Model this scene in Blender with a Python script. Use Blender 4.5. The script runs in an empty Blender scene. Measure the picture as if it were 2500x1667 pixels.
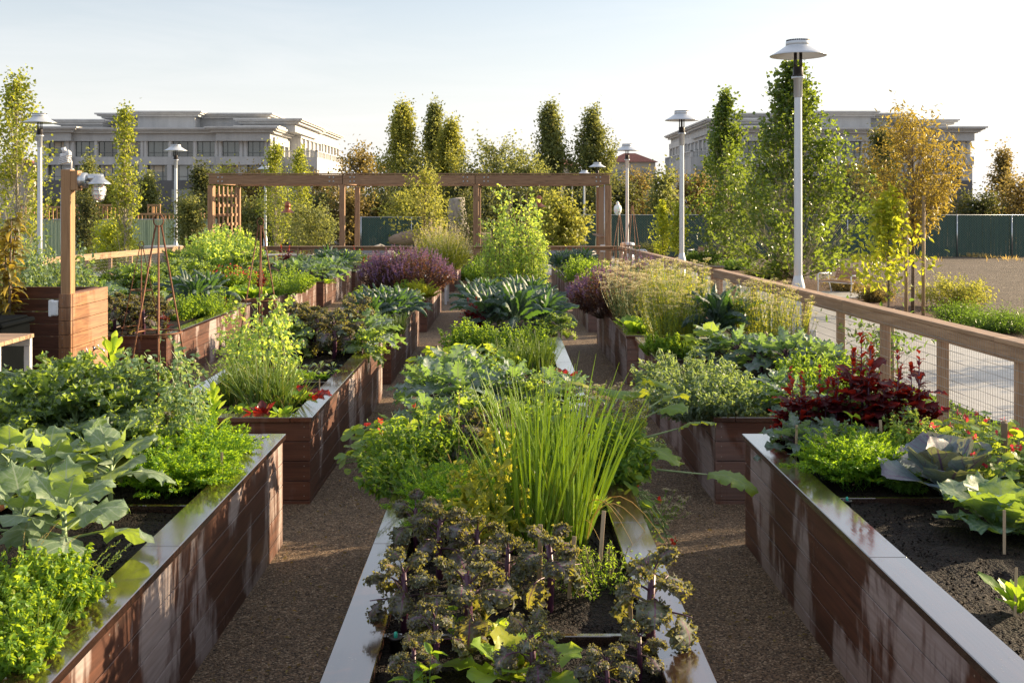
import bpy, math, random
import numpy as np
from math import pi, sin, cos, radians
random.seed(7)
RNG = np.random.default_rng(11)
SC = bpy.context.scene
COL = SC.collection
F = 2600.0            # focal length in photo pixels
def gz(y):            # the site falls gently away from the viewpoint
    return -0.0142 * min(y, 80.0)
def at(px, d):        # lateral position of a photo column at distance d
    return (px - 1231.0) * d / F
def zat(py, d):
    return 2.5 - (py - 497.0) * d / F

# ------------------------------------------------------------ mesh collector
class G:
    def __init__(s):
        s.V = []; s.F3 = []; s.F4 = []; s.U = []; s.R = []; s.M3 = []; s.M4 = []; s.n = 0
    def add(s, V, F4=None, F3=None, U=None, R=None, mat=0):
        V = np.asarray(V, float).reshape(-1, 3); k = len(V)
        s.V.append(V)
        s.U.append(np.zeros((k, 2)) if U is None else np.asarray(U, float).reshape(-1, 2))
        if R is None: R = random.random()
        s.R.append(np.full(k, R) if np.isscalar(R) else np.asarray(R, float))
        if F4 is not None and len(F4):
            f = np.asarray(F4, int) + s.n; s.F4.append(f); s.M4.append(np.full(len(f), mat))
        if F3 is not None and len(F3):
            f = np.asarray(F3, int) + s.n; s.F3.append(f); s.M3.append(np.full(len(f), mat))
        s.n += k
    def mesh(s, name, mats, smooth=True):
        V = np.concatenate(s.V) if s.V else np.zeros((0, 3))
        f4 = np.concatenate(s.F4) if s.F4 else np.zeros((0, 4), int)
        f3 = np.concatenate(s.F3) if s.F3 else np.zeros((0, 3), int)
        me = bpy.data.meshes.new(name)
        me.vertices.add(len(V)); me.vertices.foreach_set('co', V.astype(np.float32).ravel())
        li = np.concatenate([f4.ravel(), f3.ravel()]).astype(np.int32)
        me.loops.add(len(li)); me.loops.foreach_set('vertex_index', li)
        nf = len(f4) + len(f3)
        me.polygons.add(nf)
        ls = np.concatenate([np.arange(len(f4)) * 4, len(f4) * 4 + np.arange(len(f3)) * 3]).astype(np.int32)
        me.polygons.foreach_set('loop_start', ls)
        mi = np.concatenate([np.concatenate(s.M4) if s.M4 else np.zeros(0), np.concatenate(s.M3) if s.M3 else np.zeros(0)]).astype(np.int32)
        me.polygons.foreach_set('material_index', mi)
        me.polygons.foreach_set('use_smooth', np.full(nf, smooth))
        uv = me.uv_layers.new(name='UVMap')
        U = np.concatenate(s.U)
        uv.data.foreach_set('uv', U[li].astype(np.float32).ravel())
        at_ = me.attributes.new('rnd', 'FLOAT', 'POINT')
        at_.data.foreach_set('value', np.concatenate(s.R).astype(np.float32))
        for m in (mats if isinstance(mats, (list, tuple)) else [mats]): me.materials.append(m)
        me.update(calc_edges=True)
        me.validate()
        return me

def tag(o, label=None, cat=None, group=None, kind=None):
    if label: o['label'] = label
    if cat: o['category'] = cat
    if group: o['group'] = group
    if kind: o['kind'] = kind
    return o
def ob(name, me, parent=None, loc=(0, 0, 0), rz=0, sc=1):
    o = bpy.data.objects.new(name, me); COL.objects.link(o)
    o.parent = parent; o.location = loc; o.rotation_euler = (0, 0, rz)
    o.scale = (sc, sc, sc) if np.isscalar(sc) else sc
    return o
def empty(name, loc, label, cat, group=None, rz=0, sc=1):
    o = ob(name, None, None, loc, rz, sc); o.empty_display_size = .1
    return tag(o, label, cat, group)
def copy_tree(o, parent=None):
    c = o.copy(); COL.objects.link(c); c.parent = parent
    for ch in list(o.children): copy_tree(ch, c)
    return c

# ------------------------------------------------------------ shapes
BF = np.array([[0,3,2,1],[4,5,6,7],[0,1,5,4],[1,2,6,5],[2,3,7,6],[3,0,4,7]])
def box(g, c, s, rot=None, mat=0, bev=0.0, R=None):
    """box with face UVs in metres along its longest axis; bev chamfers all edges"""
    hx, hy, hz = s[0]/2, s[1]/2, s[2]/2
    ax = int(np.argmax(s)); off = random.random()*37; off2 = random.random()*11
    R = random.random() if R is None else R
    others = [i for i in range(3) if i != ax]
    def put(P, Fq, F3=None):
        U = np.stack([P[:, ax] + off, P[:, others[0]] + P[:, others[1]] + off2], 1)
        Q = P @ np.asarray(rot).T if rot is not None else P
        g.add(Q + np.asarray(c, float), Fq, F3, U, R, mat)
    if bev <= 0:
        P = np.array([[-hx,-hy,-hz],[hx,-hy,-hz],[hx,hy,-hz],[-hx,hy,-hz],[-hx,-hy,hz],[hx,-hy,hz],[hx,hy,hz],[-hx,hy,hz]])
        for f in BF: put(P[f], [[0,1,2,3]])
        return
    h = [hx, hy, hz]; P = []; idx = {}
    for sx in (-1, 1):
        for sy in (-1, 1):
            for sz in (-1, 1):
                for a in range(3):
                    p = [sx*hx, sy*hy, sz*hz]
                    for b in range(3):
                        if b != a: p[b] -= (sx, sy, sz)[b]*bev
                    idx[(sx, sy, sz, a)] = len(P); P.append(p)
    P = np.array(P)
    for a in range(3):
        b, c_ = (a+1) % 3, (a+2) % 3
        for sg in (-1, 1):
            q = []
            for (u, v) in ((-1,-1),(1,-1),(1,1),(-1,1)):
                k = [0,0,0]; k[a] = sg; k[b] = u; k[c_] = v
                q.append(idx[(k[0], k[1], k[2], a)])
            if sg < 0: q = q[::-1]
            put(P[q], [[0,1,2,3]])
        for u in (-1, 1):
            for v in (-1, 1):
                k0 = [0,0,0]; k1 = [0,0,0]; k0[a] = -1; k1[a] = 1
                k0[b] = k1[b] = u; k0[c_] = k1[c_] = v
                q = [idx[(*k0, b)], idx[(*k1, b)], idx[(*k1, c_)], idx[(*k0, c_)]]
                put(P[q], [[0,1,2,3]])
    for sx in (-1, 1):
        for sy in (-1, 1):
            for sz in (-1, 1):
                put(P[[idx[(sx, sy, sz, a)] for a in range(3)]], None, [[0,1,2]])
def rotz(a):
    return np.array([[cos(a), -sin(a), 0], [sin(a), cos(a), 0], [0, 0, 1]])
def rotx(a):
    return np.array([[1,0,0],[0,cos(a),-sin(a)],[0,sin(a),cos(a)]])
def roty(a):
    return np.array([[cos(a),0,sin(a)],[0,1,0],[-sin(a),0,cos(a)]])
def tube(g, pts, rad, n=6, mat=0, R=None, cap=True):
    P = np.asarray(pts, float); k = len(P)
    r = np.full(k, rad) if np.isscalar(rad) else np.asarray(rad, float)
    T = np.gradient(P, axis=0); T /= np.linalg.norm(T, axis=1)[:, None] + 1e-9
    up = np.array([0, 0, 1.0]) if abs(T[0][2]) < .9 else np.array([1.0, 0, 0])
    N = np.cross(T, up); N /= np.linalg.norm(N, axis=1)[:, None] + 1e-9
    B = np.cross(T, N)
    a = np.linspace(0, 2*pi, n, endpoint=False)
    V = P[:, None] + r[:, None, None]*(cos_(a)[None, :, None]*N[:, None] + sin_(a)[None, :, None]*B[:, None])
    i = np.arange(k-1)[:, None]*n; j = np.arange(n)[None]; j2 = (j+1) % n
    Fq = np.stack([i+j, i+j2, i+n+j2, i+n+j], -1).reshape(-1, 4)
    L = np.concatenate([[0], np.cumsum(np.linalg.norm(np.diff(P, axis=0), axis=1))])
    U = np.stack([np.repeat(L, n) + random.random()*9, np.tile(a, k)*max(r)], 1)
    F3 = []
    V = V.reshape(-1, 3)
    if cap:
        c0 = len(V); V = np.concatenate([V, P[:1], P[-1:]]); U = np.concatenate([U, [[0, 0], [0, 0]]])
        for q in range(n):
            F3.append([c0, (q+1) % n, q]); F3.append([c0+1, (k-1)*n+q, (k-1)*n+(q+1) % n])
    g.add(V, Fq, F3, U, R, mat)
cos_ = np.cos; sin_ = np.sin
def lathe(g, prof, n=24, c=(0, 0, 0), mat=0, R=.5):
    prof = np.asarray(prof, float); k = len(prof)
    a = np.linspace(0, 2*pi, n, endpoint=False)
    V = np.stack([prof[:, 0][:, None]*cos_(a), prof[:, 0][:, None]*sin_(a), np.repeat(prof[:, 1][:, None], n, 1)], -1).reshape(-1, 3) + np.asarray(c)
    i = np.arange(k-1)[:, None]*n; j = np.arange(n)[None]; j2 = (j+1) % n
    Fq = np.stack([i+j, i+j2, i+n+j2, i+n+j], -1).reshape(-1, 4)
    g.add(V, Fq, None, np.stack([np.tile(a, k), np.repeat(prof[:, 1], n)], 1), R, mat)

# ------------------------------------------------------------ materials
def newmat(name):
    m = bpy.data.materials.new(name); m.use_nodes = True
    nt = m.node_tree; b = nt.nodes['Principled BSDF']; return m, nt, b
def nd(nt, t, ins=None, **kw):
    n = nt.nodes.new(t)
    for k, v in kw.items(): setattr(n, k, v)
    if ins:
        for k, v in ins.items():
            if isinstance(v, bpy.types.NodeSocket): nt.links.new(v, n.inputs[k])
            else: n.inputs[k].default_value = v
    return n
def rgb(c): return (c[0], c[1], c[2], 1)
def mixc(nt, f, a, b, mode='MIX'):
    n = nt.nodes.new('ShaderNodeMix'); n.data_type = 'RGBA'; n.blend_type = mode
    for k, v in ((0, f), (6, a), (7, b)):
        if isinstance(v, bpy.types.NodeSocket): nt.links.new(v, n.inputs[k])
        else: n.inputs[k].default_value = v if k == 0 else rgb(v)
    return n.outputs[2]
def mth(nt, op, a, b=0.0, c=0.0, clamp=False):
    n = nt.nodes.new('ShaderNodeMath'); n.operation = op; n.use_clamp = clamp
    for k, v in enumerate((a, b, c)):
        if isinstance(v, bpy.types.NodeSocket): nt.links.new(v, n.inputs[k])
        else: n.inputs[k].default_value = v
    return n.outputs[0]
def ramp(nt, f, p0, p1, v0=0.0, v1=1.0):
    n = nd(nt, 'ShaderNodeMapRange', {'Value': f, 'From Min': p0, 'From Max': p1, 'To Min': v0, 'To Max': v1})
    return n.outputs[0]
def noise(nt, vec, scale, detail=3, rough=.5, dist=0.0):
    return nd(nt, 'ShaderNodeTexNoise', {'Vector': vec, 'Scale': scale, 'Detail': detail, 'Roughness': rough, 'Distortion': dist}).outputs[0]
def coords(nt, which='Object', scale=None):
    o = nd(nt, 'ShaderNodeTexCoord').outputs[which]
    if scale is not None:
        o = nd(nt, 'ShaderNodeMapping', {'Vector': o, 'Scale': scale}).outputs[0]
    return o
def bump(nt, b, h, strength=.3, dist=.01):
    n = nd(nt, 'ShaderNodeBump', {'Height': h, 'Strength': strength, 'Distance': dist})
    nt.links.new(n.outputs[0], b.inputs['Normal']); return n

def plain(name, c, rough=.5, metal=0.0, var=.12, sc=6.0, bmp=0.0):
    m, nt, b = newmat(name)
    v = coords(nt)
    f = noise(nt, v, sc, 4)
    k = mixc(nt, ramp(nt, f, .3, .7), [x*(1-var) for x in c], [min(1, x*(1+var)) for x in c])
    nt.links.new(k, b.inputs['Base Color'])
    b.inputs['Roughness'].default_value = rough; b.inputs['Metallic'].default_value = metal
    if bmp: bump(nt, b, noise(nt, v, sc*8, 3), bmp, .004)
    return m

def wood(name, dark, light, rough=.5, weather=0.0, wcol=(.42, .38, .36), grain=26, knots=False, wet=0.0, spec=.5):
    """board grain from the UVs (metres along the board); weathering stains in world space"""
    m, nt, b = newmat(name)
    uv = nd(nt, 'ShaderNodeUVMap').outputs[0]
    rnd = nd(nt, 'ShaderNodeAttribute', attribute_name='rnd').outputs['Fac']
    mp = nd(nt, 'ShaderNodeMapping', {'Vector': uv, 'Scale': (1.6, grain, 1)}).outputs[0]
    g1 = noise(nt, mp, 1.0, 5, .6, .7)
    mp2 = nd(nt, 'ShaderNodeMapping', {'Vector': uv, 'Scale': (3.2, grain*5, 1)}).outputs[0]
    g2 = noise(nt, mp2, 1.0, 2, .5)
    f = mth(nt, 'ADD', mth(nt, 'MULTIPLY', g1, .7), mth(nt, 'MULTIPLY', g2, .3))
    c = mixc(nt, ramp(nt, f, .36, .64), dark, light)
    c = mixc(nt, ramp(nt, rnd, 0, 1, 0.0, .35), c, [x*.6 for x in dark])
    if knots:
        kn = nd(nt, 'ShaderNodeTexVoronoi', {'Vector': nd(nt, 'ShaderNodeMapping', {'Vector': uv, 'Scale': (1.4, 5, 1)}).outputs[0], 'Scale': 1.0}).outputs['Distance']
        c = mixc(nt, ramp(nt, kn, .05, .13, .75, 0), c, [x*.3 for x in dark])
    rr = rough
    if weather > 0:
        ob_ = coords(nt)
        w1 = noise(nt, nd(nt, 'ShaderNodeMapping', {'Vector': ob_, 'Scale': (.85, .85, .42)}).outputs[0], 1.5, 5, .55, .9)
        w2 = noise(nt, nd(nt, 'ShaderNodeMapping', {'Vector': ob_, 'Scale': (9, 9, 1.6)}).outputs[0], 1.7, 4, .6)
        w3 = noise(nt, mp, 2.2, 3)
        s = mth(nt, 'ADD', w1, mth(nt, 'MULTIPLY', mth(nt, 'SUBTRACT', w2, .5), .22))
        s = mth(nt, 'ADD', s, mth(nt, 'MULTIPLY', mth(nt, 'SUBTRACT', rnd, .5), .035))
        wf = mth(nt, 'MULTIPLY', ramp(nt, s, .49, .56), mth(nt, 'ADD', .30, mth(nt, 'MULTIPLY', w3, .9)), clamp=True)
        wf = mth(nt, 'MULTIPLY', wf, weather, clamp=True)
        c = mixc(nt, wf, c, wcol)
        rr = mixc(nt, wf, (rough,)*3, (.85,)*3)
    nt.links.new(c, b.inputs['Base Color'])
    if isinstance(rr, float): b.inputs['Roughness'].default_value = rr
    else: nt.links.new(rr, b.inputs['Roughness'])
    b.inputs['Specular IOR Level'].default_value = spec
    if wet > 0:
        ob_ = coords(nt)
        w = noise(nt, ob_, 2.2, 3)
        b.inputs['Coat Weight'].default_value = wet
        nt.links.new(ramp(nt, w, .35, .7, .03, .16), b.inputs['Coat Roughness'])
        b.inputs['Coat IOR'].default_value = 2.3
        dr = nd(nt, 'ShaderNodeTexVoronoi', {'Vector': ob_, 'Scale': 55.0}).outputs['Distance']
        h = mth(nt, 'ADD', mth(nt, 'MULTIPLY', ramp(nt, dr, .08, .2, 1, 0), ramp(nt, noise(nt, ob_, 5, 2), .5, .6)), mth(nt, 'MULTIPLY', noise(nt, nd(nt, 'ShaderNodeMapping', {'Vector': uv, 'Scale': (5, 60, 1)}).outputs[0], 1, 2), .35))
        n = nd(nt, 'ShaderNodeBump', {'Height': h, 'Strength': .16, 'Distance': .004})
        nt.links.new(n.outputs[0], b.inputs['Normal']); nt.links.new(n.outputs[0], b.inputs['Coat Normal'])
    else:
        bump(nt, b, f, .35, .004)
    return m

def leafmat(name, a, b_, tr, k=.38, rough=.45, vein=None, vamt=.0, nv=7, mode='pinnate', frost=0.0, hue=None, tip=None, coat=0.0, spec=.4):
    """a/b_: two leaf colours picked by the per-leaf value; tr: translucent colour; vein colour drawn along the leaf UV"""
    m, nt, p = newmat(name)
    a = [min(.75, x*.92) for x in a]; b_ = [min(.8, x*1.05) for x in b_]; tr = [min(.95, x*q) for x, q in zip(tr, (1.2, 1.15, .9) if any(w_ in name for w_ in ('poplar', 'autumn', 'olive', 'golden', 'evergreen', 'lemon', 'citrus')) else (1.6, 1.3, .8))]; k = min(.52, k+.06)
    rnd = nd(nt, 'ShaderNodeAttribute', attribute_name='rnd').outputs['Fac']
    ob_ = coords(nt)
    nz = noise(nt, ob_, 14, 3)
    c = mixc(nt, mth(nt, 'ADD', mth(nt, 'MULTIPLY', rnd, .8), mth(nt, 'MULTIPLY', mth(nt, 'SUBTRACT', nz, .5), .8), clamp=True), a, b_)
    uv = nd(nt, 'ShaderNodeUVMap').outputs[0]
    sx = nd(nt, 'ShaderNodeSeparateXYZ', {'Vector': uv})
    u, v = sx.outputs[0], sx.outputs[1]
    c = mixc(nt, ramp(nt, rnd, .962, .975, 0, .8), c, (min(.5, a[0]*2+.18), min(.45, a[1]+.16), .05))   # the odd yellowing leaf
    if tip is not None:   # second colour near the leaf tip/margin, part of the leaf itself
        c = mixc(nt, ramp(nt, u, .55, .95), c, tip)
    trc = mixc(nt, ramp(nt, rnd, 0, 1), tr, [x*.7 for x in tr])
    if vamt > 0:
        if mode == 'pinnate':
            av = mth(nt, 'ABSOLUTE', mth(nt, 'SUBTRACT', v, .5))
            mid = ramp(nt, av, .012, .035, 1, 0)
            s = mth(nt, 'ABSOLUTE', mth(nt, 'SUBTRACT', mth(nt, 'FRACT', mth(nt, 'SUBTRACT', mth(nt, 'MULTIPLY', u, float(nv)), mth(nt, 'MULTIPLY', av, nv*.55))), .5))
            side = mth(nt, 'MULTIPLY', ramp(nt, s, .02, .07, .8, 0), ramp(nt, av, .38, .5, 1, 0))
            vf = mth(nt, 'MAXIMUM', mid, side)
        else:
            s = mth(nt, 'ABSOLUTE', mth(nt, 'SUBTRACT', mth(nt, 'FRACT', mth(nt, 'MULTIPLY', u, float(nv))), .5))
            vf = mth(nt, 'MULTIPLY', ramp(nt, mth(nt, 'MULTIPLY', s, v), .01, .035, 1, 0), ramp(nt, v, .7, 1.0, 1, 0))
        vf = mth(nt, 'MULTIPLY', vf, vamt)
        c = mixc(nt, vf, c, vein)
        trc = mixc(nt, vf, trc, [x*.5 for x in vein])
    if frost > 0:
        fr = noise(nt, ob_, 60, 3, .7)
        fr2 = noise(nt, ob_, 9, 2); frost = frost*.6
        ff = mth(nt, 'MULTIPLY', ramp(nt, mth(nt, 'ADD', fr, mth(nt, 'MULTIPLY', fr2, .6)), .72, .98), frost, clamp=True)
        c = mixc(nt, ff, c, (.55, .62, .66))
    nt.links.new(c, p.inputs['Base Color'])
    p.inputs['Roughness'].default_value = rough
    p.inputs['Specular IOR Level'].default_value = spec
    if coat: p.inputs['Coat Weight'].default_value = coat; p.inputs['Coat Roughness'].default_value = .18
    bump(nt, p, noise(nt, ob_, 45, 3), .25, .006)
    t = nd(nt, 'ShaderNodeBsdfTranslucent', {'Color': trc})
    mx = nd(nt, 'ShaderNodeMixShader', {0: k, 1: p.outputs[0], 2: t.outputs[0]})
    out = nt.nodes['Material Output']
    nt.links.new(mx.outputs[0], out.inputs['Surface'])
    return m
M = {}
# ------------------------------------------------------------ leaves
def _prof(kind, t):
    if kind == 'ovate':  return np.clip(np.sin(pi*np.clip(t, 0, 1)**.75), 0, 1)**.75
    if kind == 'round':  return np.sqrt(np.clip(1-(2*t-1)**2, 0, 1))
    if kind == 'spoon':  return np.clip(np.sin(pi*np.clip(t, 0, 1)**1.6), 0, 1)**.8
    if kind == 'strap':  return np.clip(np.minimum(t*5+.15, 1)*np.minimum((1-t)*3.2, 1), 0, 1)**.6
    if kind == 'blade':  return np.clip(1-t, 0, 1)**.55
    if kind == 'lance':  return np.clip(np.sin(pi*np.clip(t, 0, 1)**.85), 0, 1)
    return np.ones_like(t)
def leaf(g, o, az, el, L, W, prof='ovate', bend=.8, roll=0.0, ruf=0.0, rf=5, fold=.2, nu=10, nv=5, pet=0.0, petw=.06,
         lobes=0, lobed=.3, bend_p=1.3, R=None, mat=0, blister=0.0, tw=0.0, curl=0.0):
    t = np.linspace(0, 1, nu)
    ang = el - bend*t**bend_p
    ds = L/(nu-1)
    r = np.concatenate([[0], np.cumsum(cos_(ang[:-1])*ds)]); z = np.concatenate([[0], np.cumsum(sin_(ang[:-1])*ds)])
    azz = az + tw*t
    C = np.stack([r*cos_(azz), r*sin_(azz), z], 1) + np.asarray(o, float)
    Nn = np.stack([-sin_(ang)*cos(az), -sin_(ang)*sin(az), cos_(ang)], 1)
    S = np.tile([-sin(az), cos(az), 0.0], (nu, 1))
    if roll:
        rl = roll*np.minimum(t*2, 1)
        S, Nn = S*cos_(rl)[:, None]+Nn*sin_(rl)[:, None], Nn*cos_(rl)[:, None]-S*sin_(rl)[:, None]
    T = np.stack([cos_(ang)*cos(az), cos_(ang)*sin(az), sin_(ang)], 1)
    if pet > 0:
        tt = np.clip((t-pet)/(1-pet), 0, 1)
        w = np.where(t < pet, petw, _prof(prof, tt)); w = np.maximum(w, petw*(1-.6*t))
        bl = np.clip((t-pet)/.12, 0, 1)
    else:
        w = np.maximum(_prof(prof, t), petw); bl = np.ones(nu)
    w = w*W/2
    v = np.linspace(-1, 1, nv); av = np.abs(v)
    ph = random.random()*6.28; ph2 = random.random()*6.28
    sgn = np.where(v < 0, ph2, 0.0)
    X = w[:, None]*v[None]
    if lobes:
        lb = 1-lobed*bl[:, None]*(.5+.5*cos_(2*pi*lobes*t[:, None]+sgn*.4))*av[None]**1.5
        X = X*lb
    Y = fold*np.abs(X) 
    if ruf:
        e = (av[None]**2)*bl[:, None]*W*ruf
        ft = 2*pi*rf*t[:, None]
        Y = Y + e*(sin_(ft+ph+sgn)*.7+.45*sin_(ft*2.13+ph2+sgn))
        C_ = C[:, None]+T[:, None]*(e*.8*cos_(ft*1.31+ph2+sgn))[..., None]
        X = X + np.sign(v)[None]*e*.5*sin_(ft*1.7+ph+1)
    else: C_ = C[:, None]
    if blister:
        Y = Y + blister*W*bl[:, None]*(sin_(t*37+ph)[:, None]*cos_(v*7+ph2)[None])*(1-av[None]*.3)
    if curl:
        Y = Y - curl*W*av[None]**2*bl[:, None]
    P = C_ + S[:, None]*X[..., None] + Nn[:, None]*Y[..., None]
    i = np.arange(nu-1)[:, None]*nv; j = np.arange(nv-1)[None]
    Fq = np.stack([i+j, i+j+1, i+nv+j+1, i+nv+j], -1).reshape(-1, 4)
    U = np.stack([np.repeat(t, nv), np.tile((v+1)/2, nu)], 1)
    g.add(P.reshape(-1, 3), Fq, None, U, R, mat)
    return P[int(nu*max(pet, .1)):]
def disk(g, c, n, R0, lobes=0, lobed=.15, cup=.15, wav=.06, na=18, nr=3, mat=0, R=None, notch=0.0):
    n = np.asarray(n, float); n /= np.linalg.norm(n)+1e-9
    a0 = np.cross(n, [0.3, 0.1, 1.0]); a0 /= np.linalg.norm(a0)+1e-9; b0 = np.cross(n, a0)
    a = np.linspace(0, 2*pi, na, endpoint=False); ph = random.random()*6.28
    Rr = R0*(1-lobed*(.5-.5*cos_(lobes*a)) if lobes else 1+.06*sin_(3*a+ph))
    if notch: Rr = Rr*(1-notch*np.exp(-(((a-pi)/.22)**2)))
    V = [np.asarray(c, float)[None]]; U = [[[0, 0]]]
    for k in range(1, nr+1):
        q = k/nr
        h = cup*R0*q*q + wav*R0*q*q*sin_(4*a+ph) + wav*.6*R0*q*sin_(9*a+ph)
        V.append(np.asarray(c)+ (Rr*q*cos_(a))[:, None]*a0 + (Rr*q*sin_(a))[:, None]*b0 + h[:, None]*n)
        U.append(np.stack([a/(2*pi), np.full(na, q)], 1))
    j = np.arange(na); j2 = (j+1) % na
    F3 = np.stack([np.zeros(na, int), 1+j, 1+j2], 1)
    F4 = [np.stack([1+(k-1)*na+j, 1+k*na+j, 1+k*na+j2, 1+(k-1)*na+j2], 1) for k in range(1, nr)]
    g.add(np.concatenate(V), np.concatenate(F4) if F4 else None, F3, np.concatenate(U), R, mat)
def unit(a): return a/(np.linalg.norm(a, axis=-1, keepdims=True)+1e-9)
def smalls(g, P, D, L, W, rnd=None, fold=.3, mat=0, seg=1, up=None, droop=.3):
    """many small leaves at once: P bases, D directions"""
    P = np.asarray(P, float); n = len(P)
    if n == 0: return
    D = unit(np.asarray(D, float)); L = np.broadcast_to(np.asarray(L, float), (n,))[:, None]; W = np.broadcast_to(np.asarray(W, float), (n,))[:, None]
    Z = RNG.normal(0, .55, (n, 3)); Z[:, 2] += .75 if up is None else up
    S = unit(np.cross(D, Z)); N = np.cross(S, D)
    rnd = RNG.random(n) if rnd is None else rnd
    if seg == 1:
        V = np.stack([P, P+D*L*.45+S*W*.5+N*W*fold, P+D*L-N*L*droop*.4, P+D*L*.45-S*W*.5+N*W*fold], 1)
        U = np.tile([[0, .5], [.45, 1], [1, .5], [.45, 0]], (n, 1))
        b = np.arange(n)[:, None]*4
        F3 = np.concatenate([b+[0, 1, 2], b+[0, 2, 3]])
        g.add(V.reshape(-1, 3), None, F3, U, np.repeat(rnd, 4), mat)
    else:
        ts = [0, .3, .68, 1.0]; ws = [.06, .9, .8, .03]
        rows = []
        for t, w in zip(ts, ws):
            c = P+D*L*t-N*L*droop*t*t
            rows += [c+S*W*.5*w+N*W*fold*w, c, c-S*W*.5*w+N*W*fold*w]
        V = np.stack(rows, 1)
        U = np.tile([[t, q] for t in ts for q in (1, .5, 0)], (n, 1))
        b = np.arange(n)[:, None]*12
        F4 = np.concatenate([b+[r*3+k, r*3+k+1, r*3+k+4, r*3+k+3] for r in range(3) for k in range(2)])
        g.add(V.reshape(-1, 3), F4, None, U, np.repeat(rnd, 12), mat)
def rdir(n, up=0.0):
    d = RNG.normal(0, 1, (n, 3)); d[:, 2] += up
    return unit(d)
def strands(g, P, Q, rad, n=3, mat=0, sag=0.0, rnd=None):
    """thin straight or sagging rods P->Q, vectorised as 2-segment prisms"""
    P = np.asarray(P, float); Q = np.asarray(Q, float); k = len(P)
    if k == 0: return
    rad = np.broadcast_to(np.asarray(rad, float), (k,))
    D = unit(Q-P); S = unit(np.cross(D, [0.21, .13, 1.0])); B = np.cross(D, S)
    Mx = (P+Q)/2; Mx[:, 2] += sag
    a = np.linspace(0, 2*pi, n, endpoint=False)
    ring = cos_(a)[None, :, None]*S[:, None]+sin_(a)[None, :, None]*B[:, None]
    V = np.concatenate([P[:, None]+ring*rad[:, None, None], Mx[:, None]+ring*rad[:, None, None]*.85, Q[:, None]+ring*rad[:, None, None]*.5], 1)
    b = np.arange(k)[:, None]*(3*n); F4 = []
    for r in range(2):
        for q in range(n):
            F4.append(b+[r*n+q, r*n+(q+1) % n, (r+1)*n+(q+1) % n, (r+1)*n+q])
    rnd = RNG.random(k) if rnd is None else rnd
    g.add(V.reshape(-1, 3), np.concatenate(F4), None, None, np.repeat(rnd, 3*n), mat)
def blob(g, c, r, mat=0, n=7, R=None, flat=1.0):
    p = [(r*sin(pi*k/5), -r*flat*cos(pi*k/5)) for k in range(6)]; p[0] = (0.001, p[0][1]); p[-1] = (0.001, p[-1][1])
    lathe(g, p, n, c, mat, random.random() if R is None else R)
def frond(g, o, az, el, L, W, npin=9, mat=0, nl=6, bend=.7):
    """feathery compound leaf"""
    t = np.linspace(0, 1, npin+4); ang = el-bend*t**1.5; ds = L/(len(t)-1)
    r = np.concatenate([[0], np.cumsum(cos_(ang[:-1])*ds)]); z = np.concatenate([[0], np.cumsum(sin_(ang[:-1])*ds)])
    C = np.stack([r*cos(az), r*sin(az), z], 1)+np.asarray(o, float)
    strands(g, C[:-1], C[1:], L*.006, 3, mat)
    S = np.array([-sin(az), cos(az), 0.0]); PP = []; DD = []; LL = []; A = []; B = []
    for k in range(4, len(t)):
        T = unit(C[k]-C[k-1]); s = (1-((k-4)/npin))**.7
        for sg in (-1, 1):
            d = unit(T*.7+S*sg+RNG.normal(0, .12, 3)); ll = W*.5*s+.01
            A.append(C[k]); B.append(C[k]+d*ll)
            for q in range(nl):
                f = (q+1)/nl; PP.append(C[k]+d*ll*f)
                DD.append(unit(d*.8+T*RNG.uniform(-.6, 1.0)+RNG.normal(0, .4, 3))); LL.append(W*.16*(1.1-f*.5))
    strands(g, A, B, L*.003, 3, mat)
    smalls(g, PP, DD, np.array(LL)*1.5, np.array(LL)*.6, mat=mat, fold=.1)
U = random.uniform

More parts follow.
